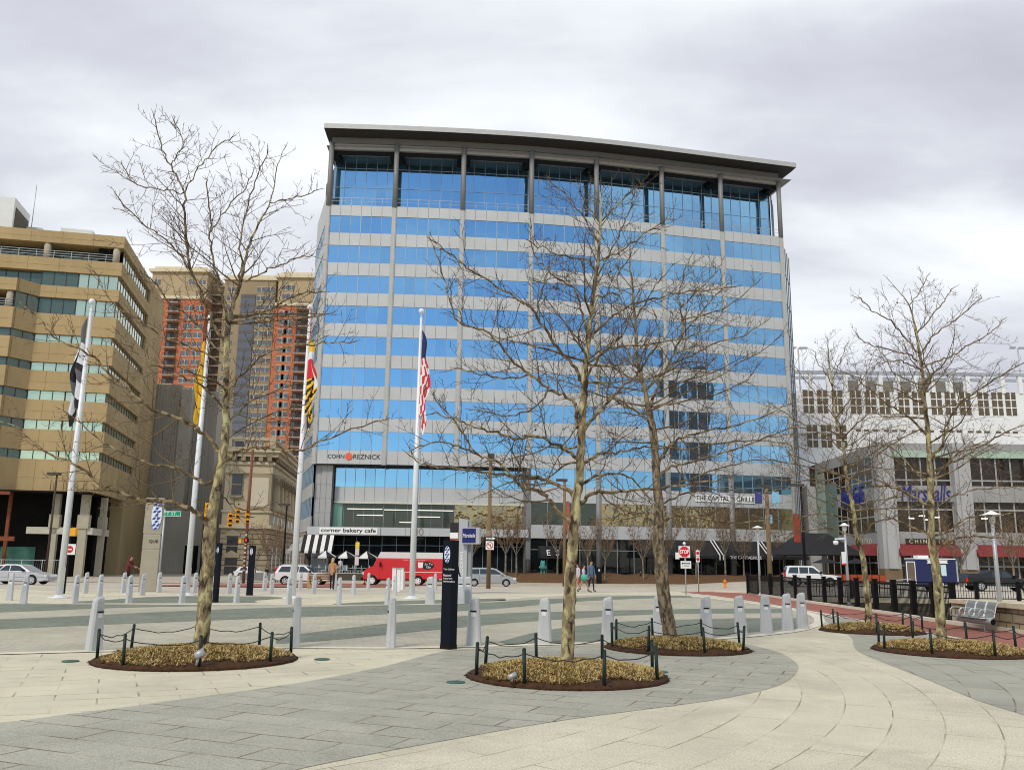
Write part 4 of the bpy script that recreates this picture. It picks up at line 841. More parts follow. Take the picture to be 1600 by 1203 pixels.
def grow(b, p, d, ln, r, lev, rnd, up=0.18, tm=(1, 2)):
    n = max(3, int(ln/0.16)) if lev < 2 else 3
    pts = [p]; rad = [r]; q = p.copy(); dd = d.normalized(); st = ln/n
    for i in range(n):
        dd = (dd+Vector((rnd.gauss(0, 0.125), rnd.gauss(0, 0.125), rnd.gauss(0, 0.10)+up*0.30))).normalized()
        q = q+dd*st; pts.append(q.copy()); rad.append(max(r*(1-0.75*(i+1)/n), 0.0032))
    b.tube(pts, rad, 4 if r > 0.012 else 3, tm[0] if r > 0.011 else tm[1], cap=False)
    if lev >= 3: return
    step = (0.17, 0.14, 0.12)[lev]; t = 0.25*ln; s = rnd.choice((-1, 1))
    while t < ln:
        u = t/ln*n; i = min(int(u), n-1); pp = pts[i].lerp(pts[i+1], u-i); tg = (pts[i+1]-pts[i]).normalized()
        side = tg.orthogonal(); side.rotate(Matrix.Rotation(rnd.uniform(0, 2*pi), 3, tg)); 
        cl = ln*rnd.uniform(0.28, 0.55)*(1.15-0.65*t/ln)
        if cl > 0.05: grow(b, pp, tg*0.75+side*0.75+Vector((0, 0, up)), cl, max(min(r*(1-0.7*t/ln)*0.6, 0.016), 0.0045), lev+1, rnd, up, tm)
        t += step*rnd.uniform(0.7, 1.5)*(1.0 if lev else 1.1); s = -s
def plane_tree(label, trunk, limbs, Y, r0, seed, z0, bark=BARK, dens=1.0, tscale=1.0, xs_=1.0, nx_=8, tw=None):
    rnd = random.Random(seed); base = onz(trunk[0][0], trunk[0][1], z0); 
    rt = thing('plane_tree', label, 'tree', (base.x, Y, z0-0.06), 0, 'bare plane trees in the plaza')
    tp = [onY(x, y, Y) for x, y, _ in trunk]; tp[0] = Vector((tp[0].x, Y, z0-0.1)); tr = [r for _, _, r in trunk]
    sp = spline(tp, 6); sr = spline([(r, 0, 0) for r in tr], 6); sr = [max(v.x, 0.006) for v in sr]
    tb_ = MB(); sp2 = [p+Vector((rnd.gauss(0, 0.006), rnd.gauss(0, 0.006), 0)) for p in sp]; sr2 = [r*rnd.uniform(0.95, 1.06) for r in sr]; sr2[0] *= 1.25; sr2[1] *= 1.1
    tb_.tube(sp2, sr2, 12, 0, cap=False); tb_.build('trunk', bark, rt, True)
    b = MB()
    hz = sp[-1].z
    def feed(pts, rad, k0, dn):
        # side branches along a limb
        ln = sum((pts[i+1]-pts[i]).length for i in range(len(pts)-1)); acc = 0.0; nxt = ln*k0
        for i in range(len(pts)-1):
            seg = (pts[i+1]-pts[i]); sl_ = seg.length
            while acc+sl_ > nxt:
                pp = pts[i]+seg*((nxt-acc)/sl_); tg = seg.normalized(); f = nxt/ln
                side = tg.orthogonal(); side.rotate(Matrix.Rotation(rnd.uniform(0, 2*pi), 3, tg)); side.y *= 0.8
                cl = rnd.uniform(0.35, 1.25)*(1.15-0.78*f)*tscale*min(1.0, 0.45+ln/4)
                grow(b, pp, tg*0.7+side*0.8+Vector((0, 0, 0.22)), cl, max(0.0065, min(rad[i]*0.5, 0.015)), 1, rnd, 0.2)
                nxt += rnd.uniform(0.10, 0.26)/dn
            acc += sl_
        grow(b, pts[-1], (pts[-1]-pts[-2]), 0.14*tscale, max(rad[-1], 0.007), 1, rnd, 0.2)
    for li, (rr, dy, pl) in enumerate(limbs):
        k = len(pl); P = []
        for i, (x, y) in enumerate(pl): P.append(onY(x, y, Y+dy*(i/(k-1))))
        S_ = spline(P, 5)
        S_ = [q+Vector((rnd.gauss(0, 0.014), rnd.gauss(0, 0.03), rnd.gauss(0, 0.014))) if 0 < i < len(S_)-1 else q for i, q in enumerate(S_)]
        R_ = [lerp(rr, 0.0095, (i/(len(S_)-1))**0.9) for i in range(len(S_))]
        R_[0] *= 1.25
        b.tube(S_, R_, 7, 0, cap=False)
        feed(S_, R_, 0.16, dens)
    for q_ in range(nx_):
        # lesser limbs all round the trunk, level or slightly rising
        i = int(len(sp)*rnd.uniform(0.40, 0.72)); a = q_*2.4+rnd.uniform(-.5, .5); d = Vector((cos(a), sin(a), rnd.uniform(-0.05, 0.35))).normalized(); q = sp[i].copy(); P = [q.copy()]; ln = rnd.uniform(1.1, 2.3)*(1.25-0.6*i/len(sp))*xs_
        for _ in range(7): d = (d+Vector((rnd.gauss(0, .14), rnd.gauss(0, .14), rnd.gauss(0.02, .10)))).normalized(); q = q+d*ln/7; P.append(q.copy())
        S_ = spline(P, 3); R_ = [lerp(min(0.022, sr[i]*0.5), 0.0065, j/(len(S_)-1)) for j in range(len(S_))]; b.tube(S_, R_, 5, 0, cap=False); feed(S_, R_, 0.2, dens)
    feed(sp[int(len(sp)*0.55):], sr[int(len(sp)*0.55):], 0.1, dens*0.8)
    for _ in range(7):
        v = b.v[rnd.randrange(len(b.v)//2, len(b.v))]; b.lathe([(0.002, 0.017), (0.014, 0.010), (0.019, 0), (0.014, -0.010), (0.002, -0.017)], (v[0], v[1], v[2]-0.07), 7, 3); b.tube([v, (v[0], v[1], v[2]-0.05)], 0.0025, 3, 2, cap=False)
    b.build('crown', [LIMB, PALET, tw or TWIG, SEED], rt, True)
    return rt
SP = 1.3
# trunk: (px, py, radius m); limbs: (radius, depth shift at the tip, pixels)
T1 = [(313, 1019, .165), (316, 985, .15), (320, 940, .142), (325, 880, .135), (328, 825, .128), (337, 768, .10), (345, 724, .092), (352, 678, .085), (353, 616, .075), (354, 537, .066), (358, 499, .055), (366, 470, .045), (376, 441, .038), (387, 390, .028), (407, 344, .02), (422, 317, .015), (434, 258, .010), (445, 232, .006)]
L1 = [(.055, .4, [(354, 540), (340, 520), (322, 472), (298, 421), (291, 359), (287, 301), (267, 259), (252, 228), (240, 181)]),
 (.04, -.9, [(356, 512), (351, 480), (343, 444), (333, 400), (329, 363), (327, 313), (321, 280)]),
 (.022, -.7, [(298, 421), (270, 385), (248, 367), (209, 336), (182, 305)]), (.016, .6, [(287, 301), (260, 297), (232, 293), (209, 286), (190, 255)]),
 (.025, -.8, [(376, 441), (407, 429), (446, 410), (488, 398)]), (.03, .8, [(370, 455), (376, 421), (380, 344), (399, 286), (418, 235)]), (.014, .4, [(422, 317), (465, 309), (496, 297)]),
 (.03, .9, [(362, 497), (411, 487), (465, 460), (504, 456)]), (.03, -.9, [(353, 613), (387, 576), (426, 549), (504, 537), (550, 535)]),
 (.05, -.5, [(345, 724), (355, 716), (372, 705), (395, 700), (418, 701), (465, 705), (504, 690), (577, 662), (604, 655)]),
 (.055, -.6, [(345, 708), (318, 678), (296, 662), (271, 651), (229, 635), (194, 600), (167, 581), (140, 553), (89, 530), (62, 499), (31, 472)]),
 (.05, .7, [(342, 745), (320, 755), (302, 744), (271, 728), (240, 726), (194, 709), (155, 686), (124, 658), (95, 640)]),
 (.07, -.8, [(328, 822), (319, 812), (302, 798), (271, 784), (233, 782), (182, 767), (155, 755), (116, 724), (70, 705), (23, 666), (-23, 655)]),
 (.02, .5, [(339, 760), (352, 778), (360, 786), (388, 796), (422, 788)]), (.03, .8, [(352, 590), (345, 568), (295, 541), (252, 526), (217, 499), (174, 472), (151, 429)]),
 (.03, -1.0, [(353, 640), (310, 600), (271, 585), (232, 565), (186, 520)]), (.028, 1.0, [(352, 660), (390, 630), (430, 610), (470, 600)]), (.025, -.7, [(353, 560), (300, 500), (262, 470), (240, 440), (215, 420)]),
 (.02, .6, [(350, 690), (400, 660), (440, 640), (478, 632)]), (.018, .5, [(329, 363), (350, 330), (378, 300), (395, 270)]), (.016, .3, [(267, 259), (285, 225), (272, 190)]), (.016, -.4, [(287, 301), (310, 262), (335, 235), (362, 215)])]
T1 = [(x, y, r*0.82) for x, y, r in T1]; L1 = [(r*0.68, d, p) for r, d, p in L1]
plane_tree('tall bare plane tree on the left, rising past the four flags', T1, L1, 15.3, .14, 11, 0.22, BARK, 1.15, 1.1)
T2 = [(886, 1040, .105), (888, 985, .098), (890, 937, .094), (893, 879, .085), (897, 821, .077), (901, 782, .072), (907, 724, .066), (909, 666, .06), (913, 608, .055), (914, 580, .05), (918, 545, .043), (924, 482, .036), (932, 424, .029), (938, 366, .02), (940, 327, .013), (937, 290, .006)]
L2 = [(.05, -.5, [(891, 815), (872, 798), (852, 775), (829, 763), (810, 759), (802, 744), (775, 720), (748, 709), (709, 658), (678, 620)]),
 (.05, .4, [(899, 778), (883, 763), (852, 750), (821, 744), (775, 740), (717, 734), (666, 726), (639, 711)]),
 (.042, -.8, [(906, 724), (887, 705), (868, 693), (837, 682), (802, 684), (771, 674), (736, 666), (713, 655), (674, 647)]),
 (.042, .8, [(903, 668), (900, 639), (891, 624), (860, 608), (829, 585), (806, 569), (763, 521), (721, 506), (705, 479), (694, 436), (674, 378)]),
 (.04, -.4, [(911, 600), (899, 576), (872, 544), (845, 506), (829, 482), (814, 471), (783, 451), (736, 424), (709, 401), (678, 378)]),
 (.028, .6, [(920, 520), (907, 482), (895, 451), (868, 432), (852, 417), (833, 393), (829, 347)]),
 (.042, -.6, [(908, 680), (926, 655), (942, 639), (969, 608), (992, 589), (1007, 568), (1027, 537), (1031, 521), (1023, 490)]),
 (.03, .6, [(919, 533), (949, 502), (976, 482), (1031, 463), (1085, 455), (1151, 448)]), (.03, -.8, [(915, 590), (945, 548), (976, 541), (1027, 537), (1124, 514)]),
 (.045, -.5, [(907, 786), (926, 771), (957, 769), (988, 765), (1046, 761), (1104, 752), (1143, 744)]), (.035, .8, [(907, 760), (930, 744), (957, 740), (988, 748), (1015, 783)]),
 (.035, .5, [(908, 725), (942, 709), (969, 705), (1007, 699), (1038, 697)]), (.02, .5, [(930, 440), (950, 400), (970, 360), (980, 339), (992, 300)]), (.018, -.4, [(937, 380), (911, 339), (883, 304), (860, 285)]),
 (.022, .6, [(925, 465), (955, 459), (969, 459), (965, 432), (985, 400)]), (.02, -.6, [(934, 408), (969, 393), (1007, 366), (1046, 343)]), (.022, -.5, [(930, 422), (914, 405), (891, 403), (860, 393), (829, 378)]),
 (.02, .3, [(838, 498), (846, 460), (856, 425), (872, 405)]), (.02, .6, [(829, 585), (800, 590), (760, 588), (715, 575)]), (.022, -.5, [(860, 608), (830, 640), (790, 650), (740, 640)]), (.022, -.6, [(748, 709), (720, 700), (690, 690), (650, 700)]),
 (.018, .5, [(940, 345), (960, 325), (985, 300), (1005, 290)]), (.016, -.3, [(938, 350), (915, 318), (905, 290)])]
L2 = [(r*0.74, d, p) for r, d, p in L2]
plane_tree('bare plane tree with mottled yellow trunk in the middle, nearest to the camera', T2, L2, 13.7, .1, 23, 0.2, BARK, 1.2, 1.1)
T3 = [(1050, 1006, .15), (1046, 985, .14), (1040, 950, .135), (1033, 899, .125), (1029, 841, .115), (1029, 798, .10), (1025, 724, .085), (1021, 678, .078), (1015, 647, .07), (1010, 622, .05), (1002, 589, .042), (996, 560, .035), (992, 502, .03), (988, 444, .022), (984, 413, .016), (986, 366, .008)]
L3 = [(.05, .5, [(1014, 640), (1019, 625), (1031, 599), (1042, 572), (1066, 521), (1062, 482), (1060, 463), (1068, 430), (1080, 400)]),
 (.05, -.6, [(1030, 822), (1050, 806), (1085, 806), (1116, 813), (1162, 817), (1201, 810)]), (.045, .8, [(1026, 728), (1050, 693), (1085, 678), (1143, 666), (1201, 647), (1240, 628)]),
 (.042, -.8, [(1026, 745), (1050, 730), (1085, 720), (1162, 697), (1217, 674), (1250, 668)]), (.045, .6, [(1028, 822), (1007, 806), (984, 802), (961, 808), (953, 825)]), (.035, -.5, [(1016, 648), (976, 635), (961, 624), (942, 608)]),
 (.035, .7, [(1018, 635), (1046, 631), (1104, 620), (1162, 596), (1182, 573)]), (.03, -.7, [(1042, 572), (1073, 560), (1110, 540), (1162, 525), (1200, 500)]), (.03, .6, [(1060, 530), (1085, 500), (1110, 470), (1140, 440)]),
 (.025, -.5, [(992, 500), (1010, 470), (1030, 440), (1050, 415)]), (.028, .7, [(1029, 790), (1075, 770), (1130, 765), (1190, 770), (1235, 760)]), (.028, -.6, [(1027, 765), (1070, 752), (1110, 735), (1180, 720), (1240, 725)]),
 (.028, .4, [(996, 575), (975, 540), (955, 520), (935, 500)]), (.024, .6, [(1065, 480), (1090, 455), (1115, 430), (1130, 405)]), (.024, -.6, [(1064, 500), (1110, 490), (1150, 470), (1185, 440)]), (.03, .6, [(1023, 700), (1080, 700), (1140, 690), (1200, 690), (1255, 700)])]
L3 = [(r*0.72, d, p) for r, d, p in L3]
plane_tree('bare plane tree with dark brown trunk leaning left, middle of the plaza', T3, L3, 18.3, .14, 37, 0.2, BARKD, 1.1, 1.2, 1.5, 12)
T4 = [(1357, 980, .15), (1356, 942, .14), (1352, 903, .13), (1348, 869, .115), (1340, 843, .10), (1335, 811, .095), (1331, 785, .085), (1323, 746, .075), (1319, 706, .065), (1316, 682, .06), (1306, 656, .048), (1301, 604, .038), (1295, 562, .026), (1293, 532, .01)]
L4 = [(.045, .7, [(1336, 815), (1310, 806), (1280, 803), (1220, 812), (1170, 805)]), (.045, -.8, [(1344, 845), (1362, 820), (1380, 812), (1440, 800), (1480, 806)]), (.04, .9, [(1331, 790), (1290, 770), (1250, 730), (1215, 690)]),
 (.04, -.9, [(1325, 752), (1360, 720), (1400, 690), (1440, 670)]), (.035, .6, [(1319, 708), (1290, 680), (1250, 660), (1220, 640), (1200, 628)]), (.035, -.7, [(1317, 686), (1345, 655), (1385, 632), (1420, 612)]),
 (.03, .6, [(1306, 656), (1330, 620), (1350, 590), (1362, 560)]), (.025, -.5, [(1301, 606), (1285, 575), (1270, 548)]), (.03, .7, [(1307, 656), (1280, 620), (1258, 595), (1240, 568)]), (.03, -.5, [(1328, 770), (1290, 750), (1240, 752), (1195, 745)]),
 (.03, .6, [(1333, 800), (1370, 790), (1410, 770), (1450, 768)]), (.03, -.7, [(1340, 840), (1300, 826), (1255, 830), (1215, 838)]), (.022, .4, [(1300, 600), (1312, 565), (1325, 535)])]
T4 = [(x, y, r*0.6) for x, y, r in T4]; L4 = [(r*0.55, d, p) for r, d, p in L4]
plane_tree('bare plane tree on the right, in the bed nearest the brick path', T4, L4, 23.6, .14, 41, 0.18, BARK, 0.85, 1.35, 1.5, 14, TANT)
T5 = [(1472, 1008, .15), (1470, 975, .14), (1466, 916, .13), (1460, 869, .12), (1456, 851, .11), (1455, 811, .10), (1454, 759, .09), (1452, 709, .08), (1450, 677, .07), (1445, 630, .058), (1442, 588, .05), (1437, 551, .042), (1429, 507, .03), (1421, 478, .022), (1406, 457, .014), (1388, 437, .007)]
L5 = [(.05, -.7, [(1456, 715), (1471, 696), (1479, 669), (1495, 635), (1534, 606), (1568, 585), (1605, 565)]), (.045, .7, [(1454, 738), (1495, 719), (1534, 696), (1568, 677), (1605, 662)]),
 (.04, -.6, [(1449, 680), (1416, 648), (1382, 630), (1358, 606), (1322, 583)]), (.028, .6, [(1440, 572), (1424, 556), (1390, 546), (1361, 539), (1340, 525)]), (.026, -.6, [(1439, 580), (1416, 567), (1398, 564), (1369, 570)]),
 (.028, -.4, [(1437, 552), (1416, 528), (1390, 501), (1364, 486), (1340, 465)]), (.03, .6, [(1441, 575), (1469, 562), (1495, 551), (1521, 535), (1553, 517), (1568, 499)]), (.03, -.6, [(1438, 556), (1456, 528), (1482, 507), (1508, 488), (1534, 465)]),
 (.016, .3, [(1421, 478), (1435, 457), (1450, 430)]), (.055, -.5, [(1460, 866), (1472, 852), (1482, 845), (1516, 838), (1555, 840), (1605, 850)]), (.042, .7, [(1457, 838), (1482, 830), (1508, 811), (1545, 806), (1600, 800)]),
 (.04, .8, [(1455, 836), (1424, 822), (1398, 811), (1370, 800), (1340, 790)]), (.045, -.6, [(1454, 792), (1416, 769), (1385, 761), (1327, 748), (1280, 727), (1232, 706)]), (.035, .5, [(1453, 752), (1432, 738), (1411, 714), (1380, 688)]),
 (.03, -.5, [(1455, 748), (1482, 722), (1508, 701), (1540, 690)]), (.025, .4, [(1433, 520), (1455, 495), (1475, 470), (1490, 450)]), (.03, -.6, [(1455, 800), (1490, 775), (1530, 765), (1600, 760)])]
T5 = [(x, y, r*0.7) for x, y, r in T5]; L5 = [(r*0.66, d, p) for r, d, p in L5]
plane_tree('bare plane tree with yellow trunk furthest to the right, before the red awnings', T5, L5, 18.4, .14, 53, 0.2, BARK, 0.9, 1.1, 1.2, 12, TANT)
# ------------------------------------------------------------------ planting beds with low rope fences
SOIL = mat('dark_bed_mulch', (0.060, 0.027, 0.011), 0.95, var=0.5, vscale=14, bump=0.8, bscale=60)
DRYA = mat('dry_straw_leaf', (0.52, 0.39, 0.18), 0.9, var=0.3, vscale=9); DRYB = mat('dry_olive_leaf', (0.38, 0.30, 0.10), 0.9, var=0.3, vscale=9); DRYC = mat('dry_brown_leaf', (0.26, 0.14, 0.05), 0.9, var=0.3, vscale=9)
ROPEP = mat('dark_green_post', (0.008, 0.022, 0.016), 0.5, var=0.1); ROPEM = mat('dark_rope', (0.03, 0.028, 0.024), 0.9)
BEDS = [((308, 1030.5), 155, 463, 1, 'around the tall left tree', 3100), ((886, 1057), 727, 1043, 2, 'around the nearest yellow trunked tree', 4200), ((1058, 1013.5), 945, 1172, 3, 'around the leaning dark trunked tree', 2600), ((1362, 986.5), 1284, 1441, 4, 'beside the brick path', 1700), ((1486, 1018), 1369, 1603, 5, 'furthest to the right', 2600)]
for (cx_, cy_), xl, xr, sd_, wh, nb in BEDS:
    rnd = random.Random(sd_*91); c = onz(cx_, cy_); rx = (onY(xr, cy_, c.y).x-onY(xl, cy_, c.y).x)/2
    bed = thing('planting_bed', 'round mulch bed of dry straw coloured ground cover '+wh, 'planting bed', (c.x, c.y, 0), 0, 'round tree beds in the plaza')
    sb_ = MB(); sb_.lathe([(rx, 0.004), (rx*0.97, 0.05), (rx*0.85, 0.09), (rx*0.6, 0.15), (rx*0.3, 0.19), (0.01, 0.21)], (0, 0, 0), 40, 0)
    for _ in range(420):
        a = rnd.uniform(0, 2*pi); r_ = rx*(0.975+abs(rnd.gauss(0, 0.018))) if rnd.random() < 0.6 else rx*rnd.uniform(0.8, 1.0); x, y = r_*cos(a), r_*sin(a); s_ = rnd.uniform(0.008, 0.03); w_ = rnd.uniform(0, pi); zc = 0.006 if r_ > rx*0.97 else 0.05+0.06*(1-r_/rx)
        sb_.face([(x+cos(w_)*s_*1.6, y+sin(w_)*s_*1.6, zc+0.004), (x-sin(w_)*s_, y+cos(w_)*s_, zc+0.012), (x-cos(w_)*s_*1.6, y-sin(w_)*s_*1.6, zc+0.003), (x+sin(w_)*s_*0.7, y-cos(w_)*s_*0.7, zc+0.015)], 0)
    sb_.build('soil', SOIL, bed)
    gc = MB()
    for _ in range(nb):
        a = rnd.uniform(0, 2*pi); r = rx*0.93*sqrt(rnd.random()); edge_ = rx*(0.89+0.07*sin(a*3+sd_)+0.05*sin(a*7)); 
        if r > edge_ or rnd.random() < 0.25*max(0, sin(a*2.3+sd_)): continue
        z = 0.205-0.16*(r/rx)**2-0.0; x, y = r*cos(a), r*sin(a); m = rnd.choice((0, 0, 0, 1, 1, 2))
        for _k in range(7):
            b_a = rnd.uniform(0, 2*pi); h = rnd.uniform(0.005, 0.05); o = rnd.uniform(0.02, 0.075); w = rnd.uniform(0.003, 0.009)
            tx, ty = x+cos(b_a)*o, y+sin(b_a)*o; px_, py_ = -sin(b_a)*w, cos(b_a)*w
            gc.face([(x-px_, y-py_, z-0.01), (x+px_, y+py_, z-0.01), (tx+px_*0.8, ty+py_*0.8, z+h), (tx-px_*0.8, ty-py_*0.8, z+h*0.9)], m)
    gc.build('dry_ground_cover', [DRYA, DRYB, DRYC], bed, kind='stuff')
    rf = thing('rope_fence', 'low rope fence on thin dark green posts '+wh, 'rope fence', (c.x, c.y, 0), 0, 'low rope fences round the tree beds')
    n = 8; a0 = {1: 0.35, 2: 0.30, 3: 0.2, 4: 0.5, 5: 0.1}[sd_]; P_ = []
    for k in range(n):
        a = a0+2*pi*k/n; x, y = rx*0.93*cos(a), rx*0.93*sin(a); lx, ly = rnd.gauss(0, 0.02), rnd.gauss(0, 0.02); h = 0.5
        pb = MB(); pb.tube([(x, y, 0.0), (x+lx, y+ly, h)], 0.026, 8, 0); pb.lathe([(0.026, 0), (0.015, 0.014), (0.002, 0.018)], (x+lx, y+ly, h), 8, 0); pb.build('post', ROPEP, rf); P_.append(Vector((x+lx*0.9, y+ly*0.9, h-0.06)))
    rb = MB()
    for k in range(n):
        p, q = P_[k], P_[(k+1) % n]; rb.tube([p.lerp(q, t/8)-Vector((0, 0, 0.09*4*(t/8)*(1-t/8)*rnd.uniform(0.8, 1.2))) for t in range(9)], 0.008, 5, 0, cap=False)
    rb.build('rope', ROPEM, rf)
# ------------------------------------------------------------------ young street trees in front of the buildings
SBARK = mat_bark('grey_street_tree_bark', [(0.10, 0.08, 0.06), (0.18, 0.15, 0.11), (0.26, 0.22, 0.17)], 5, 0.5); STW = mat('reddish_twig', (0.22, 0.14, 0.075), 0.9, var=0.3, vscale=2)
def street_tree(seed, h):
    rnd = random.Random(seed); rt = thing('street_tree', 'x', 'tree', (0, 0, 0), 0, 'young bare street trees along the tower front')
    t = MB(); fk = h*0.36; pts = [Vector((0, 0, -0.1)), Vector((rnd.gauss(0, .04), 0, fk*0.5)), Vector((rnd.gauss(0, .06), 0, fk))]; t.tube(pts, [0.13, 0.105, 0.09], 8, 0, cap=False); t.build('trunk', SBARK, rt)
    b = MB(); n = 6
    for k in range(n):
        a = 2*pi*k/n+rnd.uniform(-.4, .4); d = Vector((cos(a)*0.55, sin(a)*0.55, 1.0)).normalized(); q = pts[-1]-Vector((0, 0, rnd.uniform(0, 0.3))); P_ = [q.copy()]; m = 7; ln = h*rnd.uniform(0.5, 0.66)
        for i in range(m): d = (d+Vector((rnd.gauss(0, .08), rnd.gauss(0, .08), 0.09))).normalized(); q = q+d*ln/m; P_.append(q.copy())
        R_ = [lerp(0.06, 0.012, i/m) for i in range(m+1)]; b.tube(P_, R_, 5, 0, cap=False)
        for i in range(2, m+1):
            for _ in range(4):
                tg = (P_[i]-P_[i-1]).normalized(); s = Vector((rnd.gauss(0, 1), rnd.gauss(0, 1), rnd.gauss(0, .5))).normalized()
                l2 = rnd.uniform(0.6, 1.4); e_ = P_[i]+(tg*0.6+s*0.6+Vector((0, 0, .25)))*l2*0.5; e2_ = e_+(tg*0.5+s*0.4+Vector((rnd.gauss(0, .3), rnd.gauss(0, .3), .35)))*l2*0.5
                b.tube([P_[i], e_, e2_], [0.02, 0.014, 0.007], 3, 1, cap=False)
                for _ in range(5):
                    u = rnd.random(); o = (P_[i].lerp(e_, u) if u < 0.4 else e_.lerp(e2_, u)); v = Vector((rnd.gauss(0, .35), rnd.gauss(0, .35), rnd.uniform(0.1, .6)))*l2*0.6; b.tube([o, o+v*0.5+Vector((0, 0, 0.03)), o+v], [0.012, 0.009, 0.006], 3, 1, cap=False)
    b.build('crown', [SBARK, STW], rt)
    return rt
protos = [street_tree(s, h) for s, h in ((3, 7.4), (5, 6.8), (8, 7.0))]
used = [0, 0, 0]; rnd = random.Random(5)
def hbank(x, y):
    yb = 99.3+max(0, x-6)*0.15; return -0.6+clampf((y-yb)/3.2, 0, 1)*0.85 if -1 < x < 46 else zg(x, y)
SPOT = [(735, 104, 'behind the grey locker pylon'), (790, 102, 'right above the silver minivan'), (807, 102, 'just right of the minivan'), (871, 104, 'before the rounded entrance hood'), (919, 101.5, 'left of the couple crossing'), (945, 102, 'right behind the couple crossing'), (1005, 102, 'behind the lone walker'), (1042, 105, 'behind the stop sign'), (1087, 104, 'behind the small red signs'), (1133, 106, 'behind the orange hydrant'), (1162, 108, 'left of the short lamp post'), (1224, 106, 'above the white sport utility vehicle'), (400, 108, 'on the side street corner by the bank'), (420, 100, 'between the bank and the striped awning'), (437, 116, 'deep in the side street'), (1500, 84, 'left of the black pickup'), (1582, 86, 'right of the black pickup')]
for i, (px_, Y_, wh) in enumerate(SPOT):
    x = onY(px_, 880, Y_).x; k = i % 3; z = hbank(x, Y_); lab = 'young bare street tree '+wh
    if not used[k]: o = protos[k]; used[k] = 1; o.location = (x, Y_, z); o['label'] = lab; o.rotation_euler = (0, 0, rnd.uniform(0, 6))
    else: o = dup(protos[k], (x, Y_, z), rnd.uniform(0, 6), lab)
    s = rnd.uniform(0.85, 1.05)*(0.9 if i > 11 else 1.0); o.scale = (s, s, s)
# ------------------------------------------------------------------ bollards
BOLL = mat('pale_grey_bollard', (0.50, 0.515, 0.525), 0.6, 0.05, var=0.13, vscale=4, streak=0.4); LENS = mat('bollard_light_lens', (0.72, 0.74, 0.74), 0.4, var=0)
bo = thing('bollard', 'x', 'bollard', (0, 0, 0), 0, 'grey bollards round the forecourt')
b = MB(); H_ = 0.94
prof = [(0.15, 0.085, 0.0), (0.145, 0.082, 0.06), (0.118, 0.072, 0.60), (0.10, 0.066, 0.86)]
def rrect(w, d, z, c=0.03): return [(-w+c, -d, z), (w-c, -d, z), (w, -d+c, z), (w, d-c, z), (w-c, d, z), (-w+c, d, z), (-w, d-c, z), (-w, -d+c, z)]
lp = [rrect(*p) for p in prof]
for a, c in zip(lp[:-1], lp[1:]): b.ring(a+[a[0]], c+[c[0]], 0)
t0 = lp[-1]; t1 = [(x*0.92, y*0.85, 0.905+0.02*(x/0.1)) for x, y, z in t0]; t2 = [(x*0.6, y*0.5, 0.93+0.012*(x/0.1)) for x, y, z in t0]
b.ring(t0+[t0[0]], t1+[t1[0]], 0, True); b.ring(t1+[t1[0]], t2+[t2[0]], 0, True); b.face(t2, 0); b.build('body', BOLL, bo)
b = MB(); b.box(-0.062, 0.062, -0.085, -0.04, 0.665, 0.69, 0); b.build('light_slot', BLACK, bo)
b = MB(); b.face([(-0.05, -0.0735, 0.655), (0.05, -0.0735, 0.655), (0.05, -0.0755, 0.575), (-0.05, -0.0755, 0.575)], 0); b.build('light_lens', LENS, bo)
near = [(146, 1017, 66), (461, 1011, -74), (610, 1012, -76), (740, 1009, -12), (851, 1006, -15), (950, 1003, 0), (1029, 996, -8), (1104, 998, -3), (1158, 994, 0), (1198, 990, 0), (1231, 985, 2), (1254, 982, 4)]
midr = [(14, 938, 8), (36, 943, 8), (116, 943, 60), (201, 942, 60), (284, 942, 60), (369, 942, 60), (451, 944, 50), (529, 944, -55), (605, 945, -55), (672, 944, -5), (712, 942, -5), (719, 943, 0), (731, 942, 3)]
farr = [(133, 927, 55), (155, 934, 55), (192, 926, 55), (222, 930, 50), (248, 925, 50), (304, 925, 50), (358, 927, 50), (413, 922, 45), (424, 927, 45), (469, 921, 40), (490, 927, 40), (523, 921, -50), (552, 929, -50), (575, 921, -50), (617, 930, -50), (630, 920, -50), (680, 921, -40)]
first = True
for row, rows in (('near', near), ('middle', midr), ('far', farr)):
    for i, (x, y, a) in enumerate(rows):
        p = onz(x, y); wide = (row == 'middle' and i >= 9)
        lab = 'pale grey light bollard, %s from the left in the %s row' % (ORD[i], {'near': 'nearest', 'middle': 'middle', 'far': 'farthest'}[row])
        sc = (1.0, 1.0, 1.06 if row == 'middle' else 1.0); sc = (1.25, 1.1, 1.12) if wide else sc
        if row != 'near' and not wide: sc = (0.8, 0.85, sc[2])
        if first: o = bo; first = False; o.location = p; o.rotation_euler = (0, 0, radians(a)); o['label'] = lab
        else: o = dup(bo, p, radians(a), lab)
        o.scale = sc; o.rotation_euler.x = radians(random.gauss(0, 0.7)); o.rotation_euler.y = radians(random.gauss(0, 0.7))
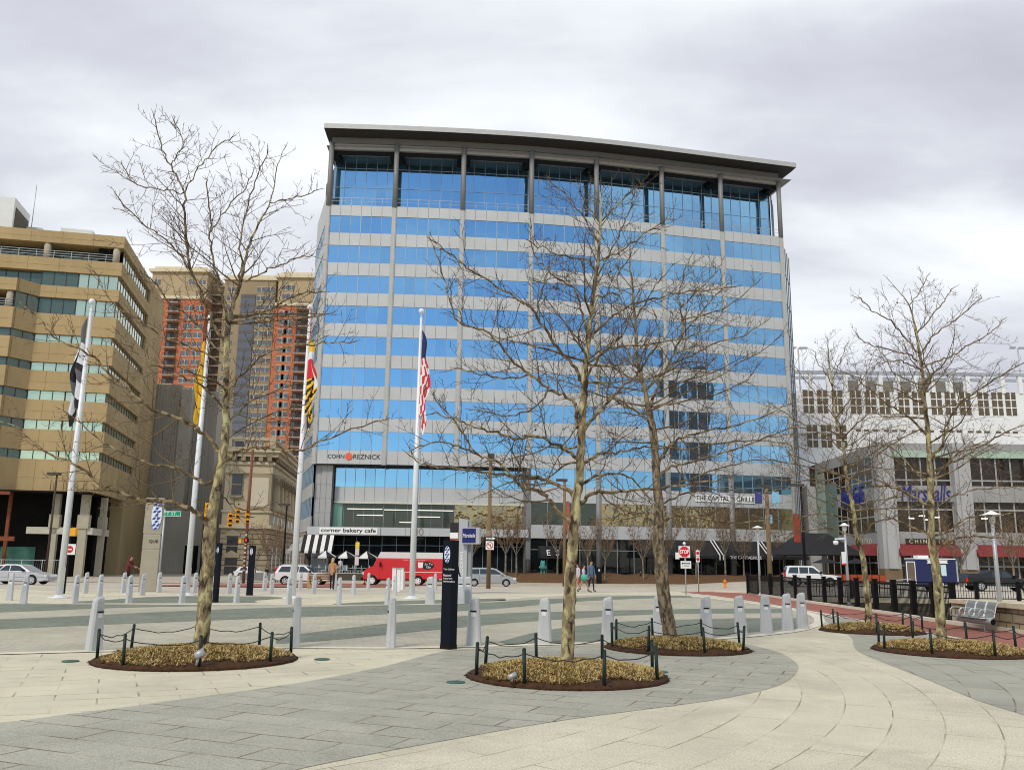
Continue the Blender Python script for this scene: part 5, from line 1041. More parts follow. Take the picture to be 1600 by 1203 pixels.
# ------------------------------------------------------------------ flagpoles and flags
POLE = mat('white_flagpole', (0.74, 0.75, 0.76), 0.35, 0.1, var=0.05, vscale=2)
cY = mat('yellow_flag', (0.80, 0.46, 0.02), 0.7, var=0.1); cK = mat('black_flag', (0.02, 0.02, 0.025), 0.7, var=0.1); cW = mat('white_flag', (0.72, 0.72, 0.74), 0.7, var=0.06); cR = mat('red_flag', (0.60, 0.025, 0.03), 0.7, var=0.1); cN = mat('navy_flag', (0.02, 0.025, 0.10), 0.7, var=0.1); cG = mat('grey_flag', (0.12, 0.12, 0.13), 0.7, var=0.1)
def pole(label, bx, by, tx, ty, fl, flab, flname, fy0, fy1, fn, mats, side, wd):
    p = onz(bx, by); t = onY(tx, ty, p.y); r = thing('flagpole', label, 'flagpole', p, 0, 'white flagpoles in a row'); h = t.z
    b = MB(); b.tube([(0, 0, 0.05), (0, 0, h*0.4), (0, 0, h)], [0.135, 0.12, 0.055], 14, 0); b.build('pole', POLE, r)
    b = MB(); b.lathe([(0.42, 0), (0.42, 0.035), (0.2, 0.05), (0.17, 0.12)], (0, 0, 0), 18, 0); b.build('base_plate', POLE, r)
    b = MB(); b.tube([(0, 0, h), (0, 0, h+0.2)], 0.03, 6, 0); b.lathe([(0.01, -0.14), (0.1, -0.1), (0.14, 0), (0.1, 0.1), (0.01, 0.14)], (0, 0, h+0.3), 12, 0); b.build('ball_finial', POLE, r)
    b = MB(); b.tube([(0.14, -0.03, 1.2), (0.12, -0.03, h-0.1)], 0.012, 4, 0); b.build('halyard', STEEL, r)
    z0 = onY(lerp(bx, tx, 0.8), fy0, p.y).z; z1 = onY(lerp(bx, tx, 0.65), fy1, p.y).z
    f = MB(); nx, nz = 14, 40; P = {}
    for i in range(nx+1):
        for j in range(nz+1):
            u, v = i/nx, j/nz; z = lerp(z0, z1, v*(0.86+0.14*sin(u*9)*u+0.14*u))
            wv = sin(v*pi*0.92)**0.6*wd*(0.55+0.45*sin(v*7+1)**2)
            rr = 0.05+u*wv*0.5; ph = u*4.2+v*1.1
            x = side*(0.06+wv*u*0.55+0.16*sin(u*11+v*3)*wv); y = -0.08-0.15*cos(u*11+v*2.2)*min(1, wv*3)*u
            P[i, j] = (x-0.0, y, z)
    for i in range(nx):
        for j in range(nz): f.face([P[i, j], P[i+1, j], P[i+1, j+1], P[i, j+1]], fn(i/nx, j/nz), True)
    o = f.build(flname, mats, None, label=flab, cat='flag', group='flags hanging limp on the poles'); o.location = p
def f_pow(u, v): return 2 if v < 0.28 else 1 if v < 0.52 and u < 0.8 else 0 if v < 0.60 else 2 if v < 0.72 else 1 if v < 0.9 else 0
def f_md(u, v):
    if v < 0.18: return 0
    if v < 0.3: return 2
    if v < 0.55: return 3 if (u < 0.75) else 2
    return 1 if int(v*18+u*3) % 2 else 0
def f_us(u, v):
    if v < 0.34 and u > 0.30: return 2
    return 0 if int((v*1.1+u*1.5)*8) % 2 else 1
pole('white flagpole furthest left, black and white flag hanging on it', 92, 934, 139, 482, 0, 'black, grey and white flag hanging limp on the leftmost pole', 'flag', 497, 652, f_pow, [cK, cW, cG], -1, 0.75)
pole('white flagpole behind the left tree, yellow flag hanging on it', 291, 930, 326, 506, 0, 'plain yellow flag hanging limp behind the left tree', 'flag', 528, 658, lambda u, v: 0 if int(v*30) % 11 else 1, [cY, cK], -1, 0.55)
pole('white flagpole left of the glass tower, checked flag hanging on it', 457, 935, 487, 490, 0, 'yellow, black, red and white checked flag hanging limp', 'flag', 528, 660, f_md, [cY, cK, cW, cR], 1, 0.95)
pole('white flagpole before the glass tower, striped flag hanging on it', 643, 935, 659, 496, 0, 'red and white striped flag with navy corner hanging limp', 'flag', 516, 664, f_us, [cR, cW, cN], 1, 0.9)
# ------------------------------------------------------------------ wayfinding pylons
NAVY = mat('navy_black_pylon', (0.004, 0.006, 0.014), 0.5, var=0.1, spec=0.15); EMB = mat('blue_emblem', (0.02, 0.07, 0.32), 0.5, var=0.04); EMW = mat('white_emblem', (0.75, 0.8, 0.85), 0.5, var=0.02)
def emblem(parent, cx_, y, cz, w, h, name='emblem', cols=(EMW, EMB), nrow=7):
    b = MB(); n = 28; out = [(cx_+w/2*cos(a), y, cz+h/2*sin(a)) for a in [2*pi*i/n for i in range(n)]]; b.face(out, 0); bk_ = [(p[0], y+0.02, p[2]) for p in out]
    for i in range(n): b.face([out[i], bk_[i], bk_[(i+1) % n], out[(i+1) % n]], 0)
    ch = h/nrow
    for r in range(nrow):
        zc = cz-h/2+(r+0.5)*ch; hw = w/2*sqrt(max(0, 1-((zc-cz)/(h/2))**2))
        for k in range(-2, 3):
            xc = cx_+(k+(0.5 if r % 2 else 0))*w*0.42; q = w*0.22
            if abs(xc-cx_)+q*0.6 > hw: continue
            b.face([(xc-q, y-0.004, zc-ch*0.42), (xc+q*0.3, y-0.004, zc-ch*0.30), (xc+q, y-0.004, zc+ch*0.45), (xc-q*0.3, y-0.004, zc+ch*0.32)], 1)
    return b.build(name, list(cols), parent)
def wf(label, px_, py_, ptop, w, d, rz, txt=True):
    p = onz(px_, py_); h = onY(px_, ptop, p.y).z; r = thing('wayfinding_pylon', label, 'sign pylon', p, rz, 'navy wayfinding pylons')
    b = MB(); b.box(-w/2, w/2, 0, d, 0.09, h, 0); b.build('column', NAVY, r)
    b = MB(); b.box(-w/2-0.005, w/2+0.005, -0.006, d+0.006, 0, 0.088, 0); b.build('plinth', BLACK, r)
    emblem(r, -0.0, -0.006, h-0.27, w*0.62, w*1.35)
    if txt:
        for s, yy in (('The Gallery', 889), ('National', 898.5), ('Aquarium', 903.3), ('Harborplace', 908)):
            text(s, 0.06, WHT, r, (-w/2+0.03, -0.004, onY(690, yy, p.y).z), ext=0.002, align='LEFT', height=0.04)
    return r
wf('navy black wayfinding pylon with blue and white oval, in the foreground', 695, 1014, 844, 0.24, 0.20, radians(-38))
wf('navy wayfinding pylon before the bank building', 388, 930, 852, 0.24, 0.18, radians(-15), False)
wf('dark wayfinding pylon half hidden behind the left tree trunk', 334, 941, 848, 0.17, 0.15, radians(-25), False)
# concrete pylon
p = onz(230, 923); h = onY(240, 778, p.y).z; r = thing('concrete_pylon', 'tall tapering concrete pylon with blue and white oval emblem', 'pylon', p, radians(18))
b = MB(); zs = [(0, 0.40, 0.3), (1.98, 0.40, 0.3), (2.0, 0.385, 0.285), (2.04, 0.385, 0.285), (2.06, 0.4, 0.3), (2.72, 0.40, 0.3), (2.74, 0.385, 0.285), (2.78, 0.385, 0.285), (2.8, 0.42, 0.3), (h, 0.42, 0.3)]
lp = [[(-w, -d, z), (w, -d, z), (w, d, z), (-w, d, z)] for z, w, d in zs]
for a, c in zip(lp[:-1], lp[1:]): b.ring(a+[a[0]], c+[c[0]], 0)
b.face(lp[-1], 0); b.build('column', CONC, r); emblem(r, 0.14, -0.34, 3.72, 0.48, 1.5, cols=(EMW, mat('bright_blue_emblem', (0.02, 0.06, 0.42), 0.5)), nrow=9)
text('QUB', 0.3, mat('bronze_lettering', (0.12, 0.1, 0.07), 0.4, 0.5), r, (0.1, -0.31, 2.42), width=0.42, ext=0.01)
# ------------------------------------------------------------------ posts, signs, lamps
SGW = mat('white_sign_sheet', (0.78, 0.78, 0.76), 0.4, var=0.03); SGR = mat('red_sign_sheet', (0.62, 0.02, 0.03), 0.4, var=0.04); SGK = mat('black_sign_sheet', (0.02, 0.02, 0.02), 0.4, var=0); SGG = mat('green_sign_sheet', (0.0, 0.28, 0.14), 0.4, var=0.03); SGN = mat('navy_sign_sheet', (0.015, 0.02, 0.13), 0.35, var=0.03); SGY = mat('yellow_sign_sheet', (0.8, 0.6, 0.03), 0.4, var=0.03); WOODP = mat('brown_timber_post', (0.20, 0.135, 0.075), 0.9, var=0.2, vscale=3, streak=0.2); RBP = mat('red_brown_signal_post', (0.17, 0.06, 0.035), 0.7, var=0.15)
def post(name, label, cat, p, h, rad, m, group=None, r1=None):
    r = thing(name, label, cat, p, 0, group); b = MB(); b.tube([(0, 0, -0.02), (0, 0, h)], [rad, r1 or rad], 10, 0); b.build('post', m, r); return r
def plate(r, name, x, z, w, h, m, y=-0.06, label=None):
    b = MB(); b.box(x-w/2, x+w/2, y-0.012, y, z-h/2, z+h/2, 0); return b.build(name, m, r, label=label)
def zat(x, y, p): return onY(x, y, p.y).z-p.z
k_ = lambda p: p.y/F
p = onz(1072, 929); u = k_(p); r = post('stop_sign', 'red stop sign on a thin pole with white plates around it', 'stop sign', p, zat(1067, 850, p), 0.035, STEEL)
zc = zat(1067, 862, p); s = 17.5*u
plate(r, 'backing_plate', -0.05, zc, s, s, SGW)
b = MB(); o = [(-0.05+s*0.49*cos(a)/cos(pi/8)*0.98, -0.08, zc+s*0.49*sin(a)/cos(pi/8)*0.98) for a in [pi/8+pi/4*i for i in range(8)]]; b.face(o, 1); i_ = [(-0.05+(q[0]+0.05)*0.93, -0.083, zc+(q[2]-zc)*0.93) for q in o]; b.face(i_, 0); b.build('octagon', [SGR, SGW], r)
text('STOP', 0.25, WHT, r, (-0.05, -0.088, zc), width=s*0.80, height=s*0.34, ext=0.003, bold=0.006)
plate(r, 'arrow_plate', 0.02, zat(1069, 882, p), 16*u, 11*u, SGW)
b = MB(); za = zat(1069, 880, p); b.box(-0.17, 0.2, -0.077, -0.074, za-0.025, za+0.025, 0)
for sg_ in (-1, 1): b.face([(0.015+sg_*0.17, -0.078, za-0.055), (0.015+sg_*0.25, -0.078, za), (0.015+sg_*0.17, -0.078, za+0.055)], 0)
b.build('arrow', SGK, r); text('LOOK', 0.14, SGK, r, (0.02, -0.076, za-0.14), width=0.36, ext=0.002)
plate(r, 'notice_plate', -0.43, zat(1055, 868, p), 6*u, 10*u, SGW, 0.0)
b = MB(); b.lathe([(0.0, -0.08), (0.07, -0.05), (0.09, 0.02), (0.05, 0.08), (0, 0.1)], (-0.03, 0, zat(1065, 849, p)), 10, 0); b.build('cap', SGW, r)
p = onz(1092, 926); u = k_(p); r = post('warning_sign_post', 'thin pole with two small red and white plates', 'sign post', p, zat(1090, 858, p), 0.03, STEEL)
for yy in (864, 873.5):
    z = zat(1090, yy, p); plate(r, 'plate', -0.02, z, 5.6*u, 8.6*u, SGW); b = MB(); b.disc((-0.02, -0.078, z), 2.5*u, 'y', 16, 0, 0.003); b.build('red_disc', SGR, r)
p = onz(763, 919); u = k_(p); r = post('timber_street_light', 'tall brown timber pole with one way arrow and no left turn sign', 'street light', p, zat(768, 716, p), 0.14, WOODP, None, 0.10)
z = zat(766, 841, p); plate(r, 'one_way_plate', 0.08, z, 19*u, 6*u, SGK, -0.17)
b = MB(); b.face([(-0.2, -0.186, z-0.05), (0.22, -0.186, z-0.05), (0.22, -0.186, z-0.1), (0.40, -0.186, z), (0.22, -0.186, z+0.1), (0.22, -0.186, z+0.05), (-0.2, -0.186, z+0.05)], 0); b.build('arrow', SGW, r)
text('ONE WAY', 0.07, SGK, r, (0.03, -0.189, z), width=0.36, height=0.06, ext=0.002)
z = zat(766, 852, p); plate(r, 'turn_plate', 0.05, z, 12.5*u, 13*u, SGW, -0.17)
b = MB(); n = 24; R1, R2 = 5.3*u, 4.2*u
for i in range(n):
    a, c = 2*pi*i/n, 2*pi*(i+1)/n; b.face([(0.05+R1*cos(a), -0.186, z+R1*sin(a)), (0.05+R1*cos(c), -0.186, z+R1*sin(c)), (0.05+R2*cos(c), -0.186, z+R2*sin(c)), (0.05+R2*cos(a), -0.186, z+R2*sin(a))], 0)
b.bar((0.05-R2*0.7, -0.19, z+R2*0.7), (0.05+R2*0.7, -0.19, z-R2*0.7), 0.03, 0.004, 0, (0, 1, 0)); b.box(0.05+0.02, 0.05+0.06, -0.187, -0.183, z-0.1, z+0.06, 1); b.box(0.05-0.1, 0.05+0.06, -0.187, -0.183, z+0.03, z+0.07, 1); b.face([(0.05-0.1, -0.188, z+0.1), (0.05-0.16, -0.188, z+0.05), (0.05-0.1, -0.188, z)], 1); b.build('ring', [SGR, SGK], r)
b = MB(); b.box(-0.2, 0.25, -0.2, 0.2, zat(768, 716, p), zat(768, 709, p), 0); b.build('lamp_head', mat('dark_lamp_head', (0.06, 0.05, 0.04), 0.6), r)
b = MB(); b.tube([(0, 0, 2.9), (0, 0, 3.6)], 0.175, 10, 0); b.build('sleeve', mat('brown_post_sleeve', (0.24, 0.17, 0.1), 0.7), r)
def kerb_post(px_, ptop, Y, name, label, m, rad, banner=None):
    x = onY(px_, 890, Y).x; p = Vector((x, Y, zg(x, Y))); r = post(name, label, 'street light', p, zat(px_, ptop, p), rad, m, None, rad*0.7); z = zat(px_, ptop, p)
    b = MB(); b.box(-0.9, 0.3, -0.2, 0.2, z, z+0.25, 0); b.build('lamp_head', mat('dark_lamp_head', (0, 0, 0)), r)
    if banner:
        for dx, y0, y1, mm in banner: b = MB(); b.box(dx-0.32, dx+0.32, -0.02, 0.02, zat(px_, y1, p), zat(px_, y0, p), 0); b.build('banner', mm, r)
BLB = mat('light_blue_banner', (0.20, 0.45, 0.65), 0.7, var=0.15); RDB = mat('orange_red_banner', (0.24, 0.04, 0.02), 0.7, var=0.3); NVB = mat('navy_banner', (0.04, 0.05, 0.2), 0.7, var=0.15)
kerb_post(882, 752, 92, 'street_light', 'brown street light pole with a faded red banner', WOODP, 0.2, [(0.2, 783, 832, mat('faded_red_banner', (0.30, 0.10, 0.06), 0.8, var=0.3))])
kerb_post(1203, 762, 80, 'street_light', 'brown street light pole with two blue banners', WOODP, 0.24, [(-0.75, 768, 787, NVB), (0.8, 768, 787, BLB), (0.1, 804, 818, BLB)])
kerb_post(1258, 760, 86, 'street_light', 'dark street light pole with long orange red banner', BLACK, 0.16, [(-0.6, 803, 847, RDB)])
kerb_post(442, 790, 96, 'street_light', 'slim dark street light beside the striped awning', BLACK, 0.12)
kerb_post(72, 742, 84, 'street_light', 'slim dark street light before the gutted ground floor', mat('dark_brown_pole', (0.06, 0.04, 0.03), 0.7), 0.12)
def lamp(px_, py_, ptop, label, sc=1.0):
    p = onz(px_, py_); h = onY(px_-7*sc, ptop, p.y).z; r = thing('plaza_lamp', label, 'lamp post', p, 0, 'slim lamp posts with flat round caps')
    b = MB(); b.tube([(0, 0, 0), (0, 0, h*0.5), (0, 0, h-0.32)], [0.07, 0.058, 0.05], 10, 0); b.build('post', STEEL, r)
    b = MB(); b.lathe([(0.2, 0), (0.17, 0.03), (0.08, 0.08), (0.072, 0.16)], (0, 0, 0), 12, 0); b.build('foot', STEEL, r)
    b = MB(); b.lathe([(0.06, 0), (0.085, 0.04), (0.085, 0.22), (0.05, 0.25)], (0, 0, h-0.32), 10, 0); b.build('lantern', mat('lantern_glass', (0.62, 0.62, 0.56), 0.4), r)
    b = MB(); w = 0.33*sc; b.lathe([(w, 0), (w, 0.012), (w*0.5, 0.07), (0.06, 0.12), (0.01, 0.14)], (0, 0, h-0.1), 18, 0); b.build('cap', WHITE, r)
    return r, p
lamp(1188, 930, 822, 'slim lamp post with flat cap at the far end of the railing', 1.0)
r, p = lamp(1327, 946, 818, 'slim lamp post with white notice plate and camera arm by the railing', 0.7)
z = zat(1320, 872, p); plate(r, 'notice_plate', -0.14, z, 0.19, 0.55, SGW, -0.08); plate(r, 'red_strip', -0.14, z-0.25, 0.17, 0.07, SGR, -0.094)
b = MB(); b.bar((-0.45, 0, zat(1312, 842, p)), (0, 0, zat(1312, 842, p)+0.03), 0.06, 0.06, 0); b.lathe([(0.02, -0.18), (0.1, -0.14), (0.12, -0.02), (0.05, 0.02)], (-0.42, 0, zat(1312, 845, p)), 10, 0); b.build('camera_arm', WHITE, r)
lamp(1566, 982, 800, 'tallest lamp post with flat cap, right of the metal bench', 0.95)
# traffic signals
SIGY = mat('signal_yellow', (0.80, 0.36, 0.015), 0.5, var=0.1, vscale=4)
def signal_head(r, x, z, s=1.0, yaw=0.0, y=-0.25, name='signal_head'):
    b = MB(); f = lambda a, c, d: (x+a*cos(yaw)-c*sin(yaw), y+a*sin(yaw)+c*cos(yaw), d)
    b.box(-0.16*s, 0.16*s, -0.0, 0.2*s, z-0.52*s, z+0.52*s, 0, f)
    for k in (-1, 0, 1):
        zc = z+k*0.34*s; A_ = f(0, 0.02, zc); B_ = f(0, -0.16*s, zc-0.02); b.tube([A_, B_], [0.165*s, 0.16*s], 12, 0); C_ = f(0, -0.163*s, zc-0.02); b.tube([B_, C_], [0.13*s, 0.13*s], 12, 1)
        b.box(-0.165*s, 0.165*s, -0.012, 0.0, zc+0.155*s, zc+0.185*s, 1, f)
    return b.build(name, [SIGY, BLACK], r)
G = onG(380, 911); p = G; r = post('signal_post', 'red brown post with stickers carrying three yellow traffic lights', 'traffic light', p, zat(385, 702, p), 0.16, RBP, None, 0.13)
u = k_(p); sc = 22*u/1.04
for px_, py_ in ((355, 812), (366, 806), (381.5, 806)): signal_head(r, (px_-381)*u, zat(px_, py_, p), sc, radians(25))
b = MB(); b.bar((-26*u, 0, zat(360, 806, p)), (10*u, 0, zat(381, 808, p)), 0.08, 0.08, 0); b.build('bracket', BLACK, r)
b = MB(); z = zat(383, 844, p); b.box(-0.12, 0.3, -0.3, -0.1, z-0.19, z+0.19, 0); b.build('pedestrian_signal', BLACK, r); b = MB(); b.box(-0.02, 0.12, -0.32, -0.301, z-0.1, z+0.12, 0); b.build('red_hand', mat('lit_red_signal', (0.9, 0.02, 0.01), 0.4, var=0, emit=0.6), r)
b = MB(); z = zat(369, 845, p); b.box(-0.68, -0.42, -0.2, 0, z-0.2, z+0.2, 0); b.build('pedestrian_signal_back', SIGY, r)
b = MB()
for i in range(9): z = 1.2+i*0.42; b.box(-0.1, 0.1, -0.17, -0.155, z, z+0.12+0.05*(i % 3), 0)
b.build('stickers', mat('worn_sticker', (0.4, 0.37, 0.33), 0.8, var=0.3), r)
G = onG(311, 909); p = G; r = post('signal_post', 'dark post carrying a single yellow traffic light left of the tree trunk', 'traffic light', p, zat(318, 785, p), 0.09, BLACK); u = k_(p)
signal_head(r, 6*u, zat(319, 797, p), 24*u/1.04, radians(35))
p = onz(99, 927); u = k_(p); r = post('signal_post', 'dark post with yellow signal back and do not enter sign behind the first flagpole', 'traffic light', p, zat(104, 820, p), 0.07, BLACK)
b = MB(); z = zat(106, 831, p); b.box(0.02, 0.02+9*u, -0.1, 0.1, z-6*u, z+6*u, 0); b.lathe([(0.05, 0), (0.05, 0.02)], (0.1, 0, z), 6, 0); b.build('signal_head', SIGY, r)
z = zat(104, 858, p); plate(r, 'backing_plate', 0.16, z, 13*u, 16*u, SGW); b = MB(); b.disc((0.1, -0.079, z), 5.4*u, 'y', 20, 0, 0.003); b.box(0.1-3.6*u, 0.1+3.6*u, -0.084, -0.08, z-0.9*u, z+0.9*u, 1); b.build('red_disc', [SGR, SGW], r)
G = onG(66, 898); p = G; u = k_(p); r = post('sign_post', 'brown post with white notice plate and small green sign by the site fence', 'sign post', p, zat(73, 828, p), 0.09, mat('dark_brown_pole', (0, 0, 0)))
plate(r, 'notice_plate', 0.0, zat(70, 866, p), 8*u, 10*u, SGW, -0.1); plate(r, 'green_plate', -0.3, zat(66, 855, p), 12*u, 6*u, SGG, -0.1); plate(r, 'arrow_plate', 0.1, zat(72, 846, p), 12*u, 3*u, SGW, -0.1); b = MB(); z = zat(67, 841, p); b.box(-0.45, -0.1, -0.2, 0, z-0.2, z+0.2, 0); b.build('signal_head', mat('dark_red_signal', (0.12, 0.02, 0.02), 0.5), r)
p = onz(247, 917); u = k_(p); r = post('street_name_sign', 'green street name sign on a slim post behind the concrete pylon', 'street sign', p, zat(256, 795, p), 0.05, STEEL)
z = zat(264, 802.5, p); plate(r, 'name_plate', 0.14, z, 44*u, 8*u, SGG); b = MB(); w = 22*u
for x0, x1, z0, z1 in ((0.14-w, 0.14+w, z+3.4*u, z+4*u), (0.14-w, 0.14+w, z-4*u, z-3.4*u), (0.14+w-0.6*u, 0.14+w, z-3.39*u, z+3.39*u)): b.box(x0, x1, -0.076, -0.0725, z0, z1, 0)
b.build('border', SGW, r); text('PRATT ST.', 0.2, WHT, r, (0.1, -0.075, z), width=34*u, height=4.4*u, ext=0.003)
# parking sign posts in front of the cafe and truck
def psign(px_, py_, ptop, label, plates, m=STEEL, rad=0.03):
    p = onG(px_, py_); u = k_(p); r = post('parking_sign', label, 'parking sign', p, zat(px_, ptop, p), rad, m)
    for y, w, h, mm in plates: plate(r, 'sign_plate', 0, zat(px_, y, p), w*u, h*u, mm, -rad-0.02)
PNK = mat('white_red_print_sheet', (0.66, 0.55, 0.53), 0.5, var=0.12, vscale=9)
psign(556, 908, 845, 'parking sign post with yellow and white plates by the cafe', [(851, 6, 8, SGY), (861.5, 6, 11, PNK), (876, 6, 13, PNK)])
psign(613, 900, 842, 'bare thin grey post before the red truck cab', [], STEEL, 0.05)
psign(624, 906, 849, 'parking sign post with orange plate before the red truck', [(856, 5, 12, SGW), (867, 5, 6, mat('orange_plate', (0.7, 0.25, 0.08), 0.5)), (875, 5, 9, SGW)], mat('orange_post', (0.62, 0.25, 0.12), 0.6), 0.05)
psign(1207, 905, 866, 'small green and white parking plates beside the blue bannered pole', [(880, 4, 12, mat('pale_green_plate', (0.45, 0.55, 0.42), 0.5)), (873, 4, 9, PNK)])
# cabinet posts in a cluster
for i, (px_, py_) in enumerate(((615, 921), (622, 924), (627, 921))):
    p = onz(px_, py_); r = thing('service_pillar', 'pale square service pillar, %s of three before the red truck' % ORD[i], 'service pillar', p, 0, 'pale service pillars'); b = MB(); b.box(-0.1, 0.1, -0.1, 0.1, 0, 1.18, 0); b.build('body', SGW, r); b = MB(); b.box(-0.12, 0.12, -0.12, 0.12, 1.181, 1.24, 0); b.build('cap', STEEL, r)
# locker pylon with square shop sign
LPY = mat('pale_grey_pylon', (0.40, 0.41, 0.43), 0.6, var=0.06)
p = Vector((onY(725, 920, 47).x, 47, 0)); u = k_(p); r = thing('locker_pylon', 'grey pylon with slanted top and square navy shop sign', 'sign pylon', p, radians(-12))
zl, zr = zat(716, 809, p), zat(732, 818, p)
b = MB(); b.ext([(-0.36, 0), (0.12, 0), (0.12, zr+0.18), (-0.36, zl)], -0.02, 0.45, 0); b.ext([(0.121, 0), (0.3, 0), (0.3, zr-0.02), (0.121, zr+0.12)], 0.1, 0.5, 1); b.build('column', [LPY, mat('grey_pylon_flank', (0.26, 0.27, 0.28), 0.6)], r)
z = zat(730, 837, p); b = MB(); b.box(-0.1, 0.86, -0.35, -0.03, z-0.43, z+0.43, 0); b.build('sign_box', LPY, r); b = MB(); b.box(-0.06, 0.66, -0.362, -0.349, z-0.37, z+0.37, 0); b.build('sign_face', SGN, r); text('Marshalls', 0.2, WHT, r, (0.3, -0.37, z), width=0.66, height=0.2, shear=0.25, ext=0.003)
text('LOCKERS', 0.2, WHT, r, (-0.15, -0.03, zat(720, 880, p)), (pi/2, -pi/2, 0), width=1.2, height=0.16, ext=0.004); 
b = MB(); z = zat(708, 830, p); b.box(-0.82, -0.38, -0.05, 0.2, z-0.05, z+0.46, 0); b.box(-0.82, -0.38, -0.06, 0.2, z-0.36, z-0.06, 1); b.box(-0.82, -0.38, -0.05, 0.2, z-0.45, z-0.37, 2); b.build('side_sign_box', [SGK, SGW, mat('dull_red_band', (0.3, 0.08, 0.06), 0.6)], r)
b = MB(); z = zat(713, 846, p); b.box(-0.56, -0.4, -0.02, 0.1, z-0.1, z+0.1, 0); b.box(-0.56, -0.4, -0.02, 0.1, z-0.36, z-0.12, 1); b.box(-0.6, -0.4, -0.02, 0.1, z-1.0, z-0.4, 1); b.disc((-0.52, -0.03, z-0.65), 0.13, 'y', 14, 2, 0.005); b.build('parking_panel', [SGY, SGN, SGW], r)
# ------------------------------------------------------------------ black railing along the brick path and stone wall
RAILM = mat('black_iron', (0.006, 0.006, 0.0065), 0.55, var=0.1, spec=0.12)
ys_ = [53.0, 50.4, 48.0, 45.8, 43.5, 41.3, 39.2, 37.2, 35.3, 33.4, 31.7, 30.1, 28.6, 27.3]
fx_ = lambda y: lerp(13.32, 13.95, (y-27.3)/25.7)+0.12
fen = thing('iron_fence', 'black iron railing with heavy posts along the red brick path', 'fence', (fx_(27.3), 27.3, 0))
for i, y in enumerate(ys_):
    b = MB(); x = fx_(y); b.box(x-0.075, x+0.075, y-0.075, y+0.075, 0, 1.17, 0); b.box(x-0.09, x+0.09, y-0.09, y+0.09, 1.171, 1.21, 0); b.build('post', RAILM, fen, True)
    if i:
        y1 = ys_[i-1]; a = Vector((fx_(y)*1, y+0.1, 0)); c = Vector((fx_(y1), y1-0.1, 0)); b = MB()
        for z, w in ((1.06, 0.07), (0.9, 0.04), (0.1, 0.05)): b.bar(a+Vector((0, 0, z)), c+Vector((0, 0, z)), 0.05, w, 0)
        n = int((y1-y)/0.105)
        for k in range(1, n): q = a.lerp(c, k/n); b.box(q.x-0.009, q.x+0.009, q.y-0.009, q.y+0.009, 0.126, 1.02, 0)
        b.build('railing_panel', RAILM, fen, True)
far_f = thing('iron_fence', 'black iron railing on the far edge of the sunken lane', 'fence', (15, 45, 0))
for i in range(15):
    x = 15.0+i*2.1; b = MB(); b.box(x-0.07, x+0.07, 44.95, 45.1, 0.06, 1.0, 0); b.build('post', RAILM, far_f, True)
    if i < 14:
        b = MB()
        for z in (0.92, 0.16): b.box(x+0.07, x+2.03, 45.0, 45.05, z-0.025, z+0.025, 0)
        for k in range(1, 16): b.box(x+k*0.131-0.009, x+k*0.131+0.009, 45.015, 45.035, 0.186, 0.89, 0)
        b.build('railing_panel', RAILM, far_f, True)
def mat_stone(name, c1, c2, mo):
    m = mat_paver(name, (c1, c2), mo, 0.62, 0.24, 0.022, var=0.25, gaps=0.3, grit=0.1)
    t = m.node_tree
    g = [n for n in t.nodes if n.bl_idname == 'ShaderNodeMapping'][0]; src = [n for n in t.nodes if n.bl_idname == 'ShaderNodeNewGeometry'][0]
    s = t.nodes.new('ShaderNodeSeparateXYZ'); t.links.new(src.outputs['Position'], s.inputs[0]); a = t.nodes.new('ShaderNodeMath'); t.links.new(s.outputs[0], a.inputs[0]); t.links.new(s.outputs[1], a.inputs[1])
    c = t.nodes.new('ShaderNodeCombineXYZ'); t.links.new(a.outputs[0], c.inputs[0]); t.links.new(s.outputs[2], c.inputs[1]); t.links.new(c.outputs[0], g.inputs[0])
    return m
ST1 = mat_stone('tan_rubble_stone', (0.40, 0.33, 0.22), (0.26, 0.215, 0.145), (0.10, 0.08, 0.05)); ST2 = mat_stone('dark_rubble_stone', (0.13, 0.11, 0.08), (0.085, 0.075, 0.055), (0.04, 0.035, 0.025)); CAPM = mat('pale_wall_coping', (0.58, 0.52, 0.38), 0.85, var=0.15, vscale=3, bump=0.4)
wl = thing('stone_wall', 'tan rubble stone wall behind the metal bench', 'wall', (13.3, 26, 0))
b = MB(); b.prism([(13.33, 27.2), (13.25, 18), (13.9, 18), (13.95, 27.2)], 0.0, 0.62, 0); b.build('masonry', ST1, wl, True)
b = MB(); rnd = random.Random(4)
for i in range(13): y0 = 18+i*0.7; b.box(13.2+rnd.uniform(0, 0.03), 13.98, y0+0.01, y0+0.69, 0.621, 0.74+rnd.uniform(-0.015, 0.015), 0)
b.build('coping', CAPM, wl, True)
w2 = thing('stone_wall', 'dark rubble retaining wall across the sunken lane', 'wall', (30, 45, 0)); b = MB(); b.box(14.4, 51.9, 44.7, 44.88, -1.6, -0.1, 0); b.build('masonry', ST2, w2, True); b = MB(); b.box(14.4, 51.9, 44.62, 45.14, -0.098, 0.055, 0); b.build('coping', CAPM, w2, True)
